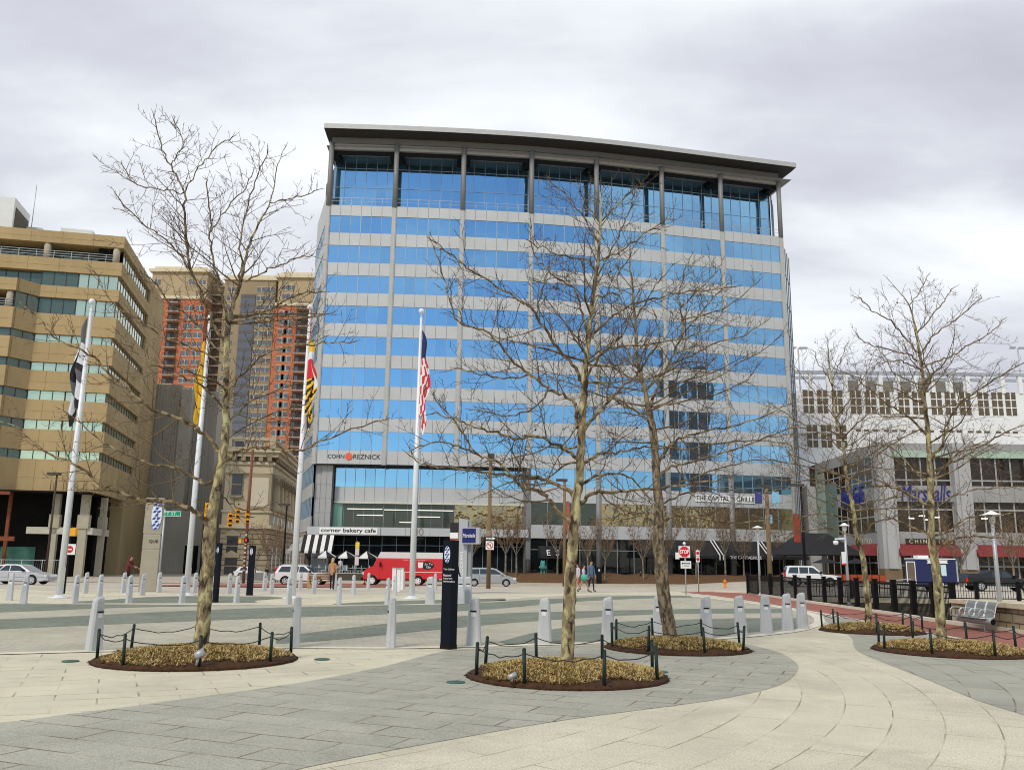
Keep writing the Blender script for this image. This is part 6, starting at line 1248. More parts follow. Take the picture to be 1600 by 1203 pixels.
# ------------------------------------------------------------------ metal bench
PERF = mat('perforated_grey_steel', (0.30, 0.32, 0.31), 0.45, 0.5, var=0.15, vscale=30)
bp_ = onz(1528, 982); mb = thing('metal_bench', 'three seat perforated metal bench against the stone wall', 'bench', (12.72, 24.75, 0), radians(-90)); mb.scale = (0.86, 0.86, 0.86)
for i in range(3):
    x = (i-1)*0.62; b = MB(); pr_ = [(-0.30, 0.40), (-0.24, 0.44), (0.05, 0.40), (0.16, 0.43), (0.21, 0.52), (0.27, 0.80), (0.33, 0.88)]
    for (y0, z0), (y1, z1) in zip(pr_[:-1], pr_[1:]): b.face([(x-0.27, y0, z0), (x+0.27, y0, z0), (x+0.27, y1, z1), (x-0.27, y1, z1)], 0, True); b.face([(x-0.27, y0, z0-0.012), (x-0.27, y1, z1-0.012), (x+0.27, y1, z1-0.012), (x+0.27, y0, z0-0.012)], 0, True)
    b.build('seat', PERF, mb)
    for s in (-1, 1):
        b = MB(); X = x+s*0.285; b.tube([(X, -0.3, 0.40), (X, -0.28, 0.6), (X, -0.2, 0.66), (X, 0.05, 0.66), (X, 0.16, 0.62), (X, 0.2, 0.5)], 0.016, 6, 0); b.tube([(X, -0.3, 0.40), (X, 0.05, 0.39), (X, 0.17, 0.43), (X, 0.27, 0.80), (X, 0.34, 0.89)], 0.016, 6, 0); b.build('armrest', mat('pale_steel_tube', (0.6, 0.62, 0.62), 0.35, 0.3), mb)
b = MB(); b.tube([(-1.0, 0.0, 0.30), (1.15, 0.0, 0.30)], 0.09, 14, 0, cap=False); b.tube([(-0.99, 0.0, 0.30), (1.13, 0.0, 0.30)], 0.08, 14, 1); b.build('beam', [STEEL, BLACK], mb)
for x in (-0.62, 0.62): b = MB(); b.tube([(x, 0, 0), (x, 0, 0.34)], 0.035, 8, 0); b.box(x-0.05, x+0.05, -0.2, 0.2, 0, 0.02, 0); b.build('leg', STEEL, mb)
# ------------------------------------------------------------------ timber bench, hydrant, cone, mailbox and the like
WOOD = mat('bench_timber', (0.20, 0.10, 0.045), 0.75, var=0.2, vscale=4); WOODL = mat('pale_bench_post', (0.42, 0.29, 0.13), 0.75, var=0.15)
p = onz(501, 920); tbn = thing('timber_bench', 'slatted timber bench seen from behind, in front of the white suburban car', 'bench', p, 0)
for z in (0.52, 0.64, 0.76): b = MB(); b.box(-0.78, 0.78, -0.02, 0.02, z, z+0.09, 0); b.build('back_slat', WOOD, tbn)
b = MB(); 
for i in range(4): b.box(-0.78, 0.78, 0.06+i*0.12, 0.16+i*0.12, 0.42, 0.45, 0)
b.build('seat', WOOD, tbn)
for x in (-0.72, 0.72): b = MB(); b.box(x-0.05, x+0.05, -0.07, -0.021, 0, 0.88, 0); b.box(x-0.05, x+0.05, 0.45, 0.53, 0, 0.62, 0); b.box(x-0.05, x+0.05, -0.02, 0.54, 0.62, 0.67, 0); b.build('end_frame', WOODL, tbn)
p = onG(1133, 918); r = thing('fire_hydrant', 'orange fire hydrant at the far kerb', 'fire hydrant', p); ORH = mat('hydrant_orange', (0.75, 0.2, 0.03), 0.5, var=0.08)
b = MB(); b.lathe([(0.17, 0), (0.17, 0.06), (0.12, 0.07), (0.12, 0.5), (0.15, 0.52), (0.15, 0.56), (0.11, 0.62), (0.05, 0.68), (0.03, 0.74)], (0, 0, 0), 14, 0); b.build('barrel', ORH, r)
for s in (-1, 1): b = MB(); b.tube([(0, 0, 0.42), (s*0.2, 0, 0.42)], 0.06, 10, 0); b.build('side_nozzle', ORH, r)
p = onG(569, 914); r = thing('traffic_cone', 'orange traffic cone at the front wheel of the red truck', 'traffic cone', p); b = MB(); b.box(-0.2, 0.2, -0.2, 0.2, 0, 0.04, 0); b.lathe([(0.15, 0.04), (0.03, 0.62)], (0, 0, 0), 14, 0); b.build('cone', mat('cone_orange', (0.75, 0.11, 0.03), 0.6), r); b = MB(); b.lathe([(0.112, 0.25), (0.085, 0.38)], (0, 0, 0), 14, 0); b.build('band', WHITE, r)
p = onG(249, 893); r = thing('mailbox', 'blue mailbox beside the concrete pylon', 'mailbox', p); BLM = mat('mailbox_blue', (0.03, 0.06, 0.2), 0.4)
b = MB(); pts = [(-0.45, 0.2), (0.45, 0.2), (0.45, 1.2)]+[(0.45*cos(a), 1.2+0.35*sin(a)) for a in [pi*i/8 for i in range(1, 8)]]+[(-0.45, 1.2)]; b.ext(pts, -0.4, 0.4, 0); b.build('body', BLM, r)
for x in (-0.38, 0.38): b = MB(); b.box(x-0.05, x+0.05, -0.38, 0.38, 0, 0.199, 0); b.build('leg', BLM, r)
b = MB(); b.box(-0.3, 0.3, -0.42, -0.4, 0.9, 1.15, 0); b.build('label_plate', SGW, r)
p = onG(936, 914); r = thing('utility_cabinet', 'tall black cabinet with small white notice at the far kerb', 'cabinet', p); b = MB(); b.box(-0.28, 0.28, -0.25, 0.25, 0, 1.95, 0); b.build('body', BLACK, r); b = MB(); b.box(-0.08, 0.08, -0.262, -0.25, 1.5, 1.75, 0); b.build('notice', SGW, r)
p = Vector((onY(848, 890, 103).x, 103, 0.25)); r = thing('teal_statue', 'small teal painted animal statue at the tower entrance', 'statue', p); TEAL = mat('teal_paint', (0.06, 0.25, 0.23), 0.4, var=0.2, vscale=5)
b = MB(); b.lathe([(0.02, 0.55), (0.3, 0.62), (0.38, 0.9), (0.28, 1.1), (0.3, 1.3), (0.26, 1.5), (0.05, 1.58)], (0, 0, 0), 14, 0); 
for s in (-1, 1): b.tube([(s*0.14, 0, 0.7), (s*0.18, 0, 0.1), (s*0.2, -0.12, 0.03)], [0.11, 0.07, 0.07], 8, 0); b.tube([(s*0.25, 0, 1.05), (s*0.42, -0.1, 0.8), (s*0.3, -0.3, 0.75)], 0.06, 7, 0); b.lathe([(0.09, 0), (0.02, 0.16)], (s*0.16, 0, 1.5), 8, 0)
b.build('figure', TEAL, r); b = MB(); b.box(-0.5, 0.5, -0.4, 0.4, -0.3, 0.02, 0); b.build('plinth', CONC, r)
# drain covers and uplight
DRG = mat('green_bronze_cover', (0.05, 0.14, 0.11), 0.5, 0.3, var=0.15)
for (px_, py_), wh in (((110, 1033), 'left of the tall left tree bed'), ((503, 1030), 'right of the tall left tree bed'), ((712, 1066), 'left of the nearest tree bed'), ((1031, 1050), 'right of the nearest tree bed')):
    p = onz(px_, py_, 0.004); r = thing('drain_cover', 'round green metal drain cover '+wh, 'drain cover', p, 0, 'round drain covers'); b = MB(); b.lathe([(0.13, 0.002), (0.13, 0.012), (0.11, 0.016)], (0, 0, 0), 20, 0); b.build('rim', DRG, r); b = MB(); b.lathe([(0.108, 0.003), (0.108, 0.013), (0.02, 0.017)], (0, 0, 0), 20, 0); b.build('grille', mat('dark_green_grille', (0.02, 0.05, 0.04), 0.4), r)
p = onz(307, 1035, 0.12); r = thing('spot_light', 'grey spot light on a stake in the tall left tree bed', 'garden light', (p.x, p.y, 0.08)); b = MB(); b.tube([(0, 0, 0), (0.03, 0, 0.16)], 0.02, 6, 0); b.build('stake', STEEL, r); b = MB(); b.tube([(-0.02, -0.03, 0.13), (0.09, 0.03, 0.2)], [0.05, 0.065], 10, 0); b.build('head', STEEL, r)
p = onz(800, 1063, 0.1); r = thing('spot_light', 'small grey spot light in the nearest tree bed', 'garden light', (p.x, p.y, 0.09)); b = MB(); b.tube([(0, 0, 0), (0.0, 0, 0.06)], 0.015, 6, 0); b.build('stake', STEEL, r); b = MB(); b.tube([(-0.05, -0.02, 0.05), (0.05, 0.02, 0.09)], [0.03, 0.04], 10, 0); b.build('head', STEEL, r)
# ------------------------------------------------------------------ cafe terrace
UMB = []
def umbrella(px_, Y, label, m2):
    x = onY(px_, 880, Y).x; r = thing('cafe_umbrella', label, 'umbrella', (x, Y, 0), 0.3, 'black and white cafe umbrellas'); b = MB(); b.tube([(0, 0, 0), (0, 0, 2.6)], 0.03, 6, 0); b.build('pole', BLACK, r)
    b = MB(); n = 8
    for i in range(n):
        a, c = 2*pi*i/n, 2*pi*(i+1)/n; b.face([(0, 0, 2.65), (1.35*cos(a), 1.35*sin(a), 1.95), (1.35*cos(c), 1.35*sin(c), 1.95)], i % 2); b.face([(1.35*cos(a), 1.35*sin(a), 1.95), (1.35*cos(a), 1.35*sin(a), 1.78), (1.35*cos(c), 1.35*sin(c), 1.78), (1.35*cos(c), 1.35*sin(c), 1.95)], i % 2)
    b.build('canopy', [AW_B, m2], r)
for i, px_ in enumerate((508, 540, 572)): umbrella(px_, 102.5+i*0.5, 'black and white cafe umbrella, %s from the left on the terrace' % ORD[i], AW_W)
CHW = mat('white_cafe_chair', (0.62, 0.64, 0.62), 0.5, var=0.05); proto_c = None; proto_t = None
def chair(lbl):
    r = thing('cafe_chair', lbl, 'chair', (0, 0, 0), 0, 'white cafe chairs on the terrace'); b = MB(); b.box(-0.24, 0.24, -0.24, 0.24, 0.43, 0.47, 0); b.build('seat', CHW, r); b = MB()
    for k in range(5): b.box(-0.24+k*0.11, -0.2+k*0.11, 0.21, 0.24, 0.47, 0.95, 0)
    b.box(-0.24, 0.24, 0.2, 0.25, 0.951, 1.02, 0); b.build('backrest', CHW, r)
    for sx in (-1, 1):
        for sy in (-1, 1): b = MB(); b.box(sx*0.21-0.02, sx*0.21+0.02, sy*0.21-0.02, sy*0.21+0.02, 0, 0.43, 0); b.build('leg', CHW, r)
    return r
rnd = random.Random(12); ti = 0
for i, px_ in enumerate((498, 511, 527, 540, 553, 566)):
    Y = 101.6+0.5*(i % 2); x = onY(px_, 890, Y).x
    if proto_t is None:
        proto_t = thing('cafe_table', 'x', 'table', (0, 0, 0), 0, 'white cafe tables on the terrace'); b = MB(); b.box(-0.45, 0.45, -0.45, 0.45, 0.72, 0.75, 0); b.build('top', CHW, proto_t); b = MB(); b.tube([(0, 0, 0.02), (0, 0, 0.72)], 0.04, 6, 0); b.box(-0.25, 0.25, -0.25, 0.25, 0, 0.03, 0); b.build('pedestal', CHW, proto_t); o = proto_t; o.location = (x, Y, 0)
    else: o = dup(proto_t, (x, Y, 0), 0, 'x')
    o['label'] = 'white square cafe table, %s from the left on the terrace' % ORD[i]
    for s in (-1, 1):
        lb = 'white slatted cafe chair %s of the %s cafe table from the left' % ('left' if s < 0 else 'right', ORD[i])
        if proto_c is None: proto_c = chair(lb); o = proto_c; o.location = (x+s*0.62, Y-0.3, 0); o.rotation_euler = (0, 0, s*-1.6)
        else: o = dup(proto_c, (x+s*0.62, Y-0.3+rnd.gauss(0, .1), 0), s*-1.6+rnd.gauss(0, .3), lb)
hd = thing('low_terrace_wall', 'low dark wall edging the cafe terrace', 'wall', (-16, 99, -0.75)); b = MB(); b.box(-8, 14, -0.2, 0.2, 0, 0.9, 0); b.build('body', mat('dark_terrace_wall', (0.07, 0.06, 0.045), 0.8), hd); b = MB(); b.box(-8.05, 14.05, -0.25, 0.25, 0.901, 0.97, 0); b.build('coping', PAVE, hd)
# construction fence before the tan block
sf = thing('site_fence', 'grey wire mesh site fence before the gutted ground floor', 'fence', (-55, 92, -0.75)); 
for i in range(12):
    x = -14+i*2.1; b = MB(); b.tube([(x, 0, 0), (x, 0, 2.0)], 0.04, 6, 0); b.build('post', STEEL, sf)
    if i < 11:
        b = MB(); b.bar((x, 0, 1.95), (x+2.1, 0, 1.95), 0.05, 0.05, 0); b.bar((x, 0, 0.15), (x+2.1, 0, 0.15), 0.03, 0.03, 0)
        for k in range(1, 10): b.bar((x+k*0.21, 0, 0.15), (x+k*0.21, 0, 1.95), 0.008, 0.008, 0)
        b.build('mesh_panel', STEEL, sf)
# orange planters and dark parasols of the restaurant patio
ORP = mat('orange_planter', (0.30, 0.055, 0.02), 0.7, var=0.15)
for i in range(8):
    x = onY(1298+i*11.5, 900, 92).x; r = thing('planter_box', 'orange planter box, %s from the left on the restaurant patio' % ORD[i], 'planter', (x, 92+0.02*i, -0.04), 0, 'orange planter boxes'); b = MB(); b.box(-0.33, 0.33, -0.3, 0.3, 0, 0.85, 0); b.build('box', ORP, r); b = MB(); b.box(-0.29, 0.29, -0.26, 0.26, 0.851, 0.9, 0); b.build('soil', SOIL, r)
for i, px_ in enumerate((1290, 1338)):
    x = onY(px_, 880, 97).x; r = thing('patio_parasol', 'dark patio parasol under the black awning, %s' % ('left one' if not i else 'right one'), 'umbrella', (x, 97, -0.05), 0.2, 'dark patio parasols'); b = MB(); b.tube([(0, 0, 0), (0, 0, 2.5)], 0.03, 6, 0); b.build('pole', BLACK, r); b = MB(); b.lathe([(1.6, 2.0), (0.05, 2.55)], (0, 0, 0), 8, 0, False); b.build('canopy', AW_B, r)
tent = thing('patio_canopy', 'black pitched canopy over the restaurant patio', 'canopy', (onY(1280, 880, 101).x, 101, -0.05)); b = MB()
w = 4.6; b.face([(-w, -2, 2.9), (w, -2, 2.9), (w*0.35, 1.5, 5.4), (-w*0.35, 1.5, 5.4)], 0); b.face([(-w, 5, 2.9), (-w, -2, 2.9), (-w*0.35, 1.5, 5.4)], 0); b.face([(w, -2, 2.9), (w, 5, 2.9), (w*0.35, 1.5, 5.4)], 0); b.face([(w, 5, 2.9), (-w, 5, 2.9), (-w*0.35, 1.5, 5.4), (w*0.35, 1.5, 5.4)], 0); b.build('cover', AW_B, tent)
for sx in (-1, 1):
    for y in (-1.9, 4.9): b = MB(); b.box(sx*w*0.97-0.06, sx*w*0.97+0.06, y-0.06, y+0.06, 0, 2.89, 0); b.build('leg', BLACK, tent)
# ------------------------------------------------------------------ vehicles
SEAM = mat('door_seam', (0.05, 0.05, 0.05), 0.8, var=0)
HEADL = mat('headlight_glass', (0.62, 0.62, 0.60), 0.2, var=0.0)
ALLOY = mat('alloy_rim', (0.5, 0.51, 0.52), 0.35, 0.5, var=0.05)
def paint(name, c, r=0.28, me=0.1): return mat(name, c, r, me, var=0.03, spec=0.6)
def vehicle(name, label, cat, loc, rz, W_, body, cab, col, wheels, wr, wins, lights, seams=(), trim=None, rimm=ALLOY, cabmat=None, top=0.78, sc=1.0):
    r = thing(name, label, cat, loc, rz); r.scale = (sc, sc, sc); RM[r.name] = RM[r.name] @ Matrix.Scale(sc, 4); hw = W_/2
    def loops(b, pr, hw, m):
        zc = sum(p[1] for p in pr)/len(pr); xc = sum(p[0] for p in pr)/len(pr)
        sh = [(xc+(x-xc)*0.985, zc+(z-zc)*0.90) for x, z in pr]; S_ = [(-hw, sh), (-hw+0.07, pr), (hw-0.07, pr), (hw, sh)]; R_ = [[(x, y, z) for x, z in q] for y, q in S_]
        for a, c in zip(R_[:-1], R_[1:]): b.ring(a+[a[0]], c+[c[0]], m, False)
        b.face(R_[0], m); b.face(R_[-1][::-1], m)
    b = MB(); loops(b, body, hw, 0); b.build('body', col, r)
    z0 = min(z for x, z in cab); z1 = max(z for x, z in cab); yh = lambda z: lerp(hw*0.95, hw*top, clampf((z-z0)/(z1-z0), 0, 1))
    b = MB(); A = [(x, -yh(z), z) for x, z in cab]; B_ = [(x, yh(z), z) for x, z in cab]; b.ring(A+[A[0]], B_+[B_[0]], 0); b.face(A[::-1], 0); b.face(B_, 0); b.build('cabin', cabmat or col, r)
    for w in wins:
        if len(w) == 3 and isinstance(w[0], str):      # windscreen or rear glass between two profile points
            nm, p, q = w; (xa, za), (xb, zb) = p, q; dx, dz = zb-za, -(xb-xa); l = sqrt(dx*dx+dz*dz); dx, dz = dx/l*0.012, dz/l*0.012
            if nm == 'rear_window': dx, dz = -abs(dx), abs(dz)
            else: dx, dz = abs(dx), abs(dz)
            pa = lerp(0.06, 0.94, 0); f = lambda t: (lerp(xa, xb, t)+dx, lerp(za, zb, t)+dz); (x1, zz1), (x2, zz2) = f(0.08), f(0.92)
            b = MB(); b.face([(x1, -yh(zz1)*0.93, zz1), (x1, yh(zz1)*0.93, zz1), (x2, yh(zz2)*0.93, zz2), (x2, -yh(zz2)*0.93, zz2)], 0); b.build(nm, CARGLASS, r)
        else:
            for s in (-1, 1): b = MB(); q = [(x, s*(yh(z)+0.012), z) for x, z in w]; b.face(q if s < 0 else q[::-1], 0); b.build('window', CARGLASS, r)
    for x in wheels:
        for s in (-1, 1):
            b = MB(); n = 24; Y = s*(hw+0.004); b.face([(x+wr*1.2*cos(a), Y, max(wr+wr*1.2*sin(a), wr*0.55)) for a in [2*pi*i/n for i in range(n)]][::(1 if s < 0 else -1)], 0); b.build('wheel_arch', BLACK, r)
            b = MB(); b.tube([(x, s*(hw-0.2), wr), (x, s*(hw-0.01), wr), (x, s*(hw+0.015), wr)], [wr, wr, wr*0.94], 22, 0); wo_ = b.build('wheel', RUBBER, r)
            b = MB(); b.disc((x, s*(hw+0.02)-(0.004 if s < 0 else -0.004), wr), wr*0.66, 'y', 20, 0, 0.004)
            for k in range(5): a = 2*pi*k/5; b.disc((x+cos(a)*wr*0.42, s*(hw+0.026)-(0.003 if s < 0 else -0.003), wr+sin(a)*wr*0.42), wr*0.11, 'y', 8, 1, 0.003)
            rim = b.build('rim', [rimm, BLACK], wo_)
    for nm, x0, x1, z0_, z1_, m, y0 in lights:
        for s in (-1, 1): b = MB(); b.box(min(x0, x1), max(x0, x1), s*hw-0.02 if s < 0 else hw*y0, -hw*y0 if s < 0 else hw+0.02, z0_, z1_, 0); b.build(nm, m, r)
    if seams:
        for s in (-1, 1):
            b = MB()
            for (xa, za, xb, zb) in seams: b.bar((xa, s*(hw+0.002), za), (xb, s*(hw+0.002), zb), 0.012, 0.014, 0, (0, 1, 0))
            b.build('door_seam', SEAM, r)
    if trim:
        for nm, x0, x1, y0, y1, z0_, z1_, m in trim: b = MB(); b.box(x0, x1, y0, y1, z0_, z1_, 0); b.build(nm, m, r)
    return r
SILV = paint('silver_paint', (0.50, 0.50, 0.53), 0.3, 0.35); WHP = paint('white_car_paint', (0.72, 0.72, 0.71)); SILG = paint('grey_silver_paint', (0.40, 0.40, 0.41), 0.3, 0.35); REDP_ = paint('red_truck_paint', (0.60, 0.018, 0.022), 0.35, 0.0); BLKP = paint('black_car_paint', (0.012, 0.012, 0.013), 0.25); NAVP = paint('navy_trailer_paint', (0.010, 0.016, 0.085), 0.35)
def Lx(px_, py_): p = onG(px_, py_); return p
# silver sedan, far left
p = Vector((onY(28, 915, 63.5).x, 63.5, zg(-38, 63.5)))
vehicle('silver_sedan', 'silver four door sedan driving in from the left edge', 'car', p, 0, 1.76, [(-2.3, .34), (-2.42, .6), (-2.34, .86), (-1.6, .94), (0.9, .92), (1.5, .84), (2.2, .70), (2.42, .55), (2.4, .34), (2.0, .22), (-1.95, .22)], [(-1.85, .90), (-1.1, 1.32), (-.6, 1.39), (.1, 1.38), (.45, 1.33), (1.2, .90)], SILV, (-1.32, 1.36), .32,
    [[(-.98, .95), (-.62, 1.30), (-.3, 1.32), (-.3, .95)], [(-.24, .95), (-.24, 1.32), (.05, 1.32), (.38, 1.27), (.9, .95)], [(-1.5, .95), (-1.08, 1.25), (-.75, 1.28), (-1.06, .95)], ('windshield', (1.2, .90), (.45, 1.33)), ('rear_window', (-1.85, .90), (-1.1, 1.32))], [('headlight', 2.2, 2.41, .58, .70, HEADL, .55), ('taillight', -2.43, -2.25, .62, .82, REDL, .55)], [(-.27, .3, -.27, .92), (.95, .35, .92, .92), (-1.0, .5, -1.05, .92), (-2.2, .52, 2.3, .52)], [('front_bumper', 2.3, 2.47, -.84, .84, .3, .5, SILV), ('mirror', .62, .8, -1.0, -.86, .93, 1.05, BLACK)])
# white two door sport utility, behind third flagpole
p = Vector((onY(473, 912, 82).x, 82, zg(-20, 82)))
vehicle('suburban_car', 'white sport utility with roof rack behind the third flagpole', 'car', p, 0, 1.8, [(-2.25, .5), (-2.35, .75), (-2.3, 1.1), (.95, 1.08), (1.9, 1.0), (2.3, .9), (2.4, .6), (2.35, .4), (-2.15, .4)], [(-2.28, 1.06), (-1.95, 1.66), (-1.7, 1.72), (.15, 1.72), (.3, 1.68), (1.05, 1.06)], WHP, (-1.35, 1.45), .37,
    [[(-2.02, 1.12), (-1.75, 1.6), (-.95, 1.6), (-.95, 1.12)], [(-.7, 1.12), (-.7, 1.6), (-.25, 1.6), (-.25, 1.12)], [(-.18, 1.12), (-.18, 1.6), (.18, 1.6), (.78, 1.12)], ('windshield', (1.05, 1.06), (.3, 1.68)), ('rear_window', (-2.28, 1.06), (-1.95, 1.66))], [('headlight', 2.2, 2.41, .72, .9, HEADL, .5), ('taillight', -2.36, -2.28, .75, 1.05, REDL, .75)], [(-.85, .5, -.85, 1.06), (.85, .5, .82, 1.06)], [('front_bumper', 2.3, 2.48, -.88, .88, .42, .62, CHROME), ('rear_bumper', -2.48, -2.28, -.88, .88, .45, .65, WHP), ('roof_rack', -1.7, .0, -.65, -.6, 1.78, 1.81, STEEL), ('roof_rack', -1.7, .0, .6, .65, 1.78, 1.81, STEEL), ('roof_rack', -1.5, -1.45, -.62, .62, 1.74, 1.8, STEEL), ('roof_rack', -.3, -.25, -.62, .62, 1.74, 1.8, STEEL), ('mirror', .7, .85, -1.05, -.9, 1.12, 1.28, BLACK)], sc=1.04)
# red step van
p = Vector((onY(632, 912, 84).x, 84, zg(-10, 84)))
tr_ = vehicle('food_truck', 'red step van with white roof parked before the cafe', 'truck', p, pi, 2.2, [(-3.9, .55), (-3.92, 2.48), (2.45, 2.48), (2.55, 2.38), (2.85, 1.72), (3.45, 1.48), (3.72, 1.25), (3.78, .7), (3.7, .5)], [(-3.9, 2.47), (-3.85, 2.9), (-3.7, 3.02), (2.2, 3.02), (2.48, 2.47)], REDP_, (-1.35, 2.9), .42,
    [[(1.0, 1.55), (1.0, 2.25), (1.75, 2.25), (2.12, 1.75), (2.12, 1.55)] if False else [(1.0, 1.6), (1.0, 2.3), (2.05, 2.3), (2.05, 1.6)], ('windshield', (2.85, 1.72), (2.55, 2.38))], [('headlight', 3.66, 3.8, .95, 1.2, HEADL, .55), ('taillight', -3.95, -3.88, .8, 1.1, REDL, .8)], [(0.8, .6, 0.8, 2.4), (2.2, .6, 2.2, 2.4)], [('front_bumper', 3.72, 3.95, -1.05, 1.05, .45, .7, BLACK), ('side_rail', -3.9, 0.2, -1.125, -1.1, 1.2, 1.25, WHITE), ('side_rail', -3.9, 0.2, 1.1, 1.125, 1.2, 1.25, WHITE), ('step', 0.5, 1.5, 1.0, 1.15, .42, .5, CHROME), ('mirror', 2.1, 2.2, 1.12, 1.45, 1.7, 2.1, BLACK), ('wheel_trim', -3.9, -3.3, 1.1, 1.13, .56, .62, WHITE)], WHITE, WHP, .97)
b = MB(); n = 24; b.face([(-2.2+0.62*cos(a), 1.121, 1.85+0.36*sin(a)) for a in [2*pi*i/n for i in range(n)]][::-1], 0); b.build('black_oval_logo', SGK, tr_)
b = MB(); b.face([(-1.75, 1.124, 1.62), (-1.35, 1.124, 1.62), (-1.3, 1.124, 2.12), (-1.8, 1.124, 2.12)][::-1], 0); b.build('cup_logo', SGW, tr_)
text('Jo To', 0.3, WHT, tr_, (-2.3, 1.128, 1.97), (pi/2, 0, pi), width=0.75, height=0.24, ext=0.002); text('Go', 0.3, WHT, tr_, (-2.3, 1.128, 1.7), (pi/2, 0, pi), width=0.4, height=0.22, ext=0.002)
text('fresh coffee to go here', 0.2, WHT, tr_, (-0.95, 1.12, 2.32), (pi/2, 0, pi), width=2.0, height=0.1, ext=0.002)
# silver minivan
p = Vector((onY(766, 915, 80).x, 80, zg(-2, 80)))
vehicle('silver_minivan', 'silver minivan parked at the kerb behind the timber pole', 'car', p, 0, 1.95, [(-2.35, .45), (-2.5, .8), (-2.45, 1.12), (.9, 1.08), (1.75, .98), (2.3, .82), (2.52, .6), (2.5, .38), (2.2, .28), (-2.1, .28)], [(-2.46, 1.08), (-2.2, 1.62), (-1.9, 1.73), (.1, 1.73), (.55, 1.64), (1.55, 1.04)], SILG, (-1.5, 1.52), .335,
    [[(-2.15, 1.14), (-1.95, 1.58), (-1.05, 1.62), (-1.05, 1.14)], [(-.98, 1.14), (-.98, 1.62), (-.05, 1.62), (-.05, 1.14)], [(.02, 1.14), (.02, 1.62), (.42, 1.56), (1.15, 1.14)], ('windshield', (1.55, 1.04), (.55, 1.64)), ('rear_window', (-2.46, 1.08), (-2.2, 1.62))], [('headlight', 2.15, 2.47, .66, .84, HEADL, .5), ('taillight', -2.52, -2.36, .75, 1.2, REDL, .78)], [(-1.0, .4, -1.0, 1.1), (0.0, .4, 0.0, 1.1), (1.05, .4, 1.0, 1.05), (-.9, .78, -.05, .8)], [('front_bumper', 2.42, 2.58, -.92, .92, .3, .5, SILG), ('side_trim', -1.1, 1.1, -.985, -.97, .42, .47, CHROME), ('mirror', 1.0, 1.2, -1.15, -.95, 1.08, 1.24, SILG)], sc=0.93)
# white sport utility right
p = Vector((onY(1268, 921, 79).x, 79, zg(26, 79)))
vehicle('sport_utility', 'white sport utility behind the railing, facing right', 'car', p, radians(-9), 1.95, [(-2.3, .5), (-2.4, .8), (-2.35, 1.12), (.8, 1.1), (1.95, 1.02), (2.35, .9), (2.45, .62), (2.4, .42), (-2.2, .42)], [(-2.33, 1.08), (-2.1, 1.74), (-1.85, 1.82), (.0, 1.82), (.2, 1.77), (.95, 1.08)], WHP, (-1.4, 1.45), .39,
    [[(-2.1, 1.16), (-1.92, 1.68), (-1.2, 1.7), (-1.2, 1.16)], [(-1.1, 1.16), (-1.1, 1.7), (-.35, 1.7), (-.35, 1.16)], [(-.27, 1.16), (-.27, 1.7), (.1, 1.66), (.7, 1.16)], ('windshield', (.95, 1.08), (.2, 1.77)), ('rear_window', (-2.33, 1.08), (-2.1, 1.74))], [('headlight', 2.2, 2.42, .75, .95, HEADL, .5), ('taillight', -2.42, -2.3, .8, 1.2, REDL, .78)], [(-1.15, .5, -1.15, 1.08), (-.31, .5, -.31, 1.08), (.75, .5, .72, 1.08)], [('lower_trim', -1.0, 1.05, -.985, -.965, .45, .72, STEEL), ('front_bumper', 2.35, 2.5, -.9, .9, .42, .65, STEEL), ('mirror', .6, .8, -1.15, -.95, 1.15, 1.32, BLACK)], sc=0.98)
# black pickup
p = Vector((onY(1560, 924, 68).x, 68, zg(38, 68)))
vehicle('pickup_truck', 'black pickup with rear cover behind the far railing', 'pickup', p, radians(-4), 1.95, [(-2.75, .5), (-2.8, 1.0), (1.1, 1.04), (2.2, .98), (2.7, .86), (2.78, .55), (2.7, .42), (-2.6, .42)], [(-2.7, 1.0), (-2.45, 1.36), (-1.0, 1.42), (-.85, 1.62), (.35, 1.64), (1.2, 1.02)], BLKP, (-1.7, 1.75), .38,
    [[(-.75, 1.08), (-.7, 1.54), (-.1, 1.55), (-.1, 1.08)], [(-.02, 1.08), (-.02, 1.55), (.3, 1.54), (.9, 1.08)], ('windshield', (1.2, 1.02), (.35, 1.64))], [('headlight', 2.5, 2.75, .68, .86, HEADL, .5), ('taillight', -2.83, -2.68, .7, 1.0, REDL, .8)], [(-.8, .5, -.8, 1.0), (.9, .5, .88, 1.0)], [('rear_bumper', -2.95, -2.76, -.9, .9, .42, .62, CHROME), ('side_step', -1.1, 1.1, -1.02, -.9, .34, .4, CHROME), ('mirror', .75, .95, -1.18, -.95, 1.06, 1.24, BLACK)], sc=0.95)
# white car in the side street
p = Vector((onY(394, 889, 112).x, 112, -0.74)); vehicle('white_hatchback', 'white car in the side street beside the bank', 'car', p, 0.1, 1.75, [(-2.0, .35), (-2.1, .8), (.7, .9), (1.6, .8), (2.0, .6), (2.0, .3), (-1.9, .25)], [(-1.9, .82), (-1.4, 1.35), (.0, 1.38), (.9, .86)], WHP, (-1.2, 1.2), .31, [[(-1.4, .92), (-1.2, 1.28), (-.5, 1.3), (-.5, .92)], [(-.42, .92), (-.42, 1.3), (-.05, 1.3), (.5, .92)], ('windshield', (.9, .86), (.0, 1.38))], [('headlight', 1.8, 2.01, .55, .7, HEADL, .5)])
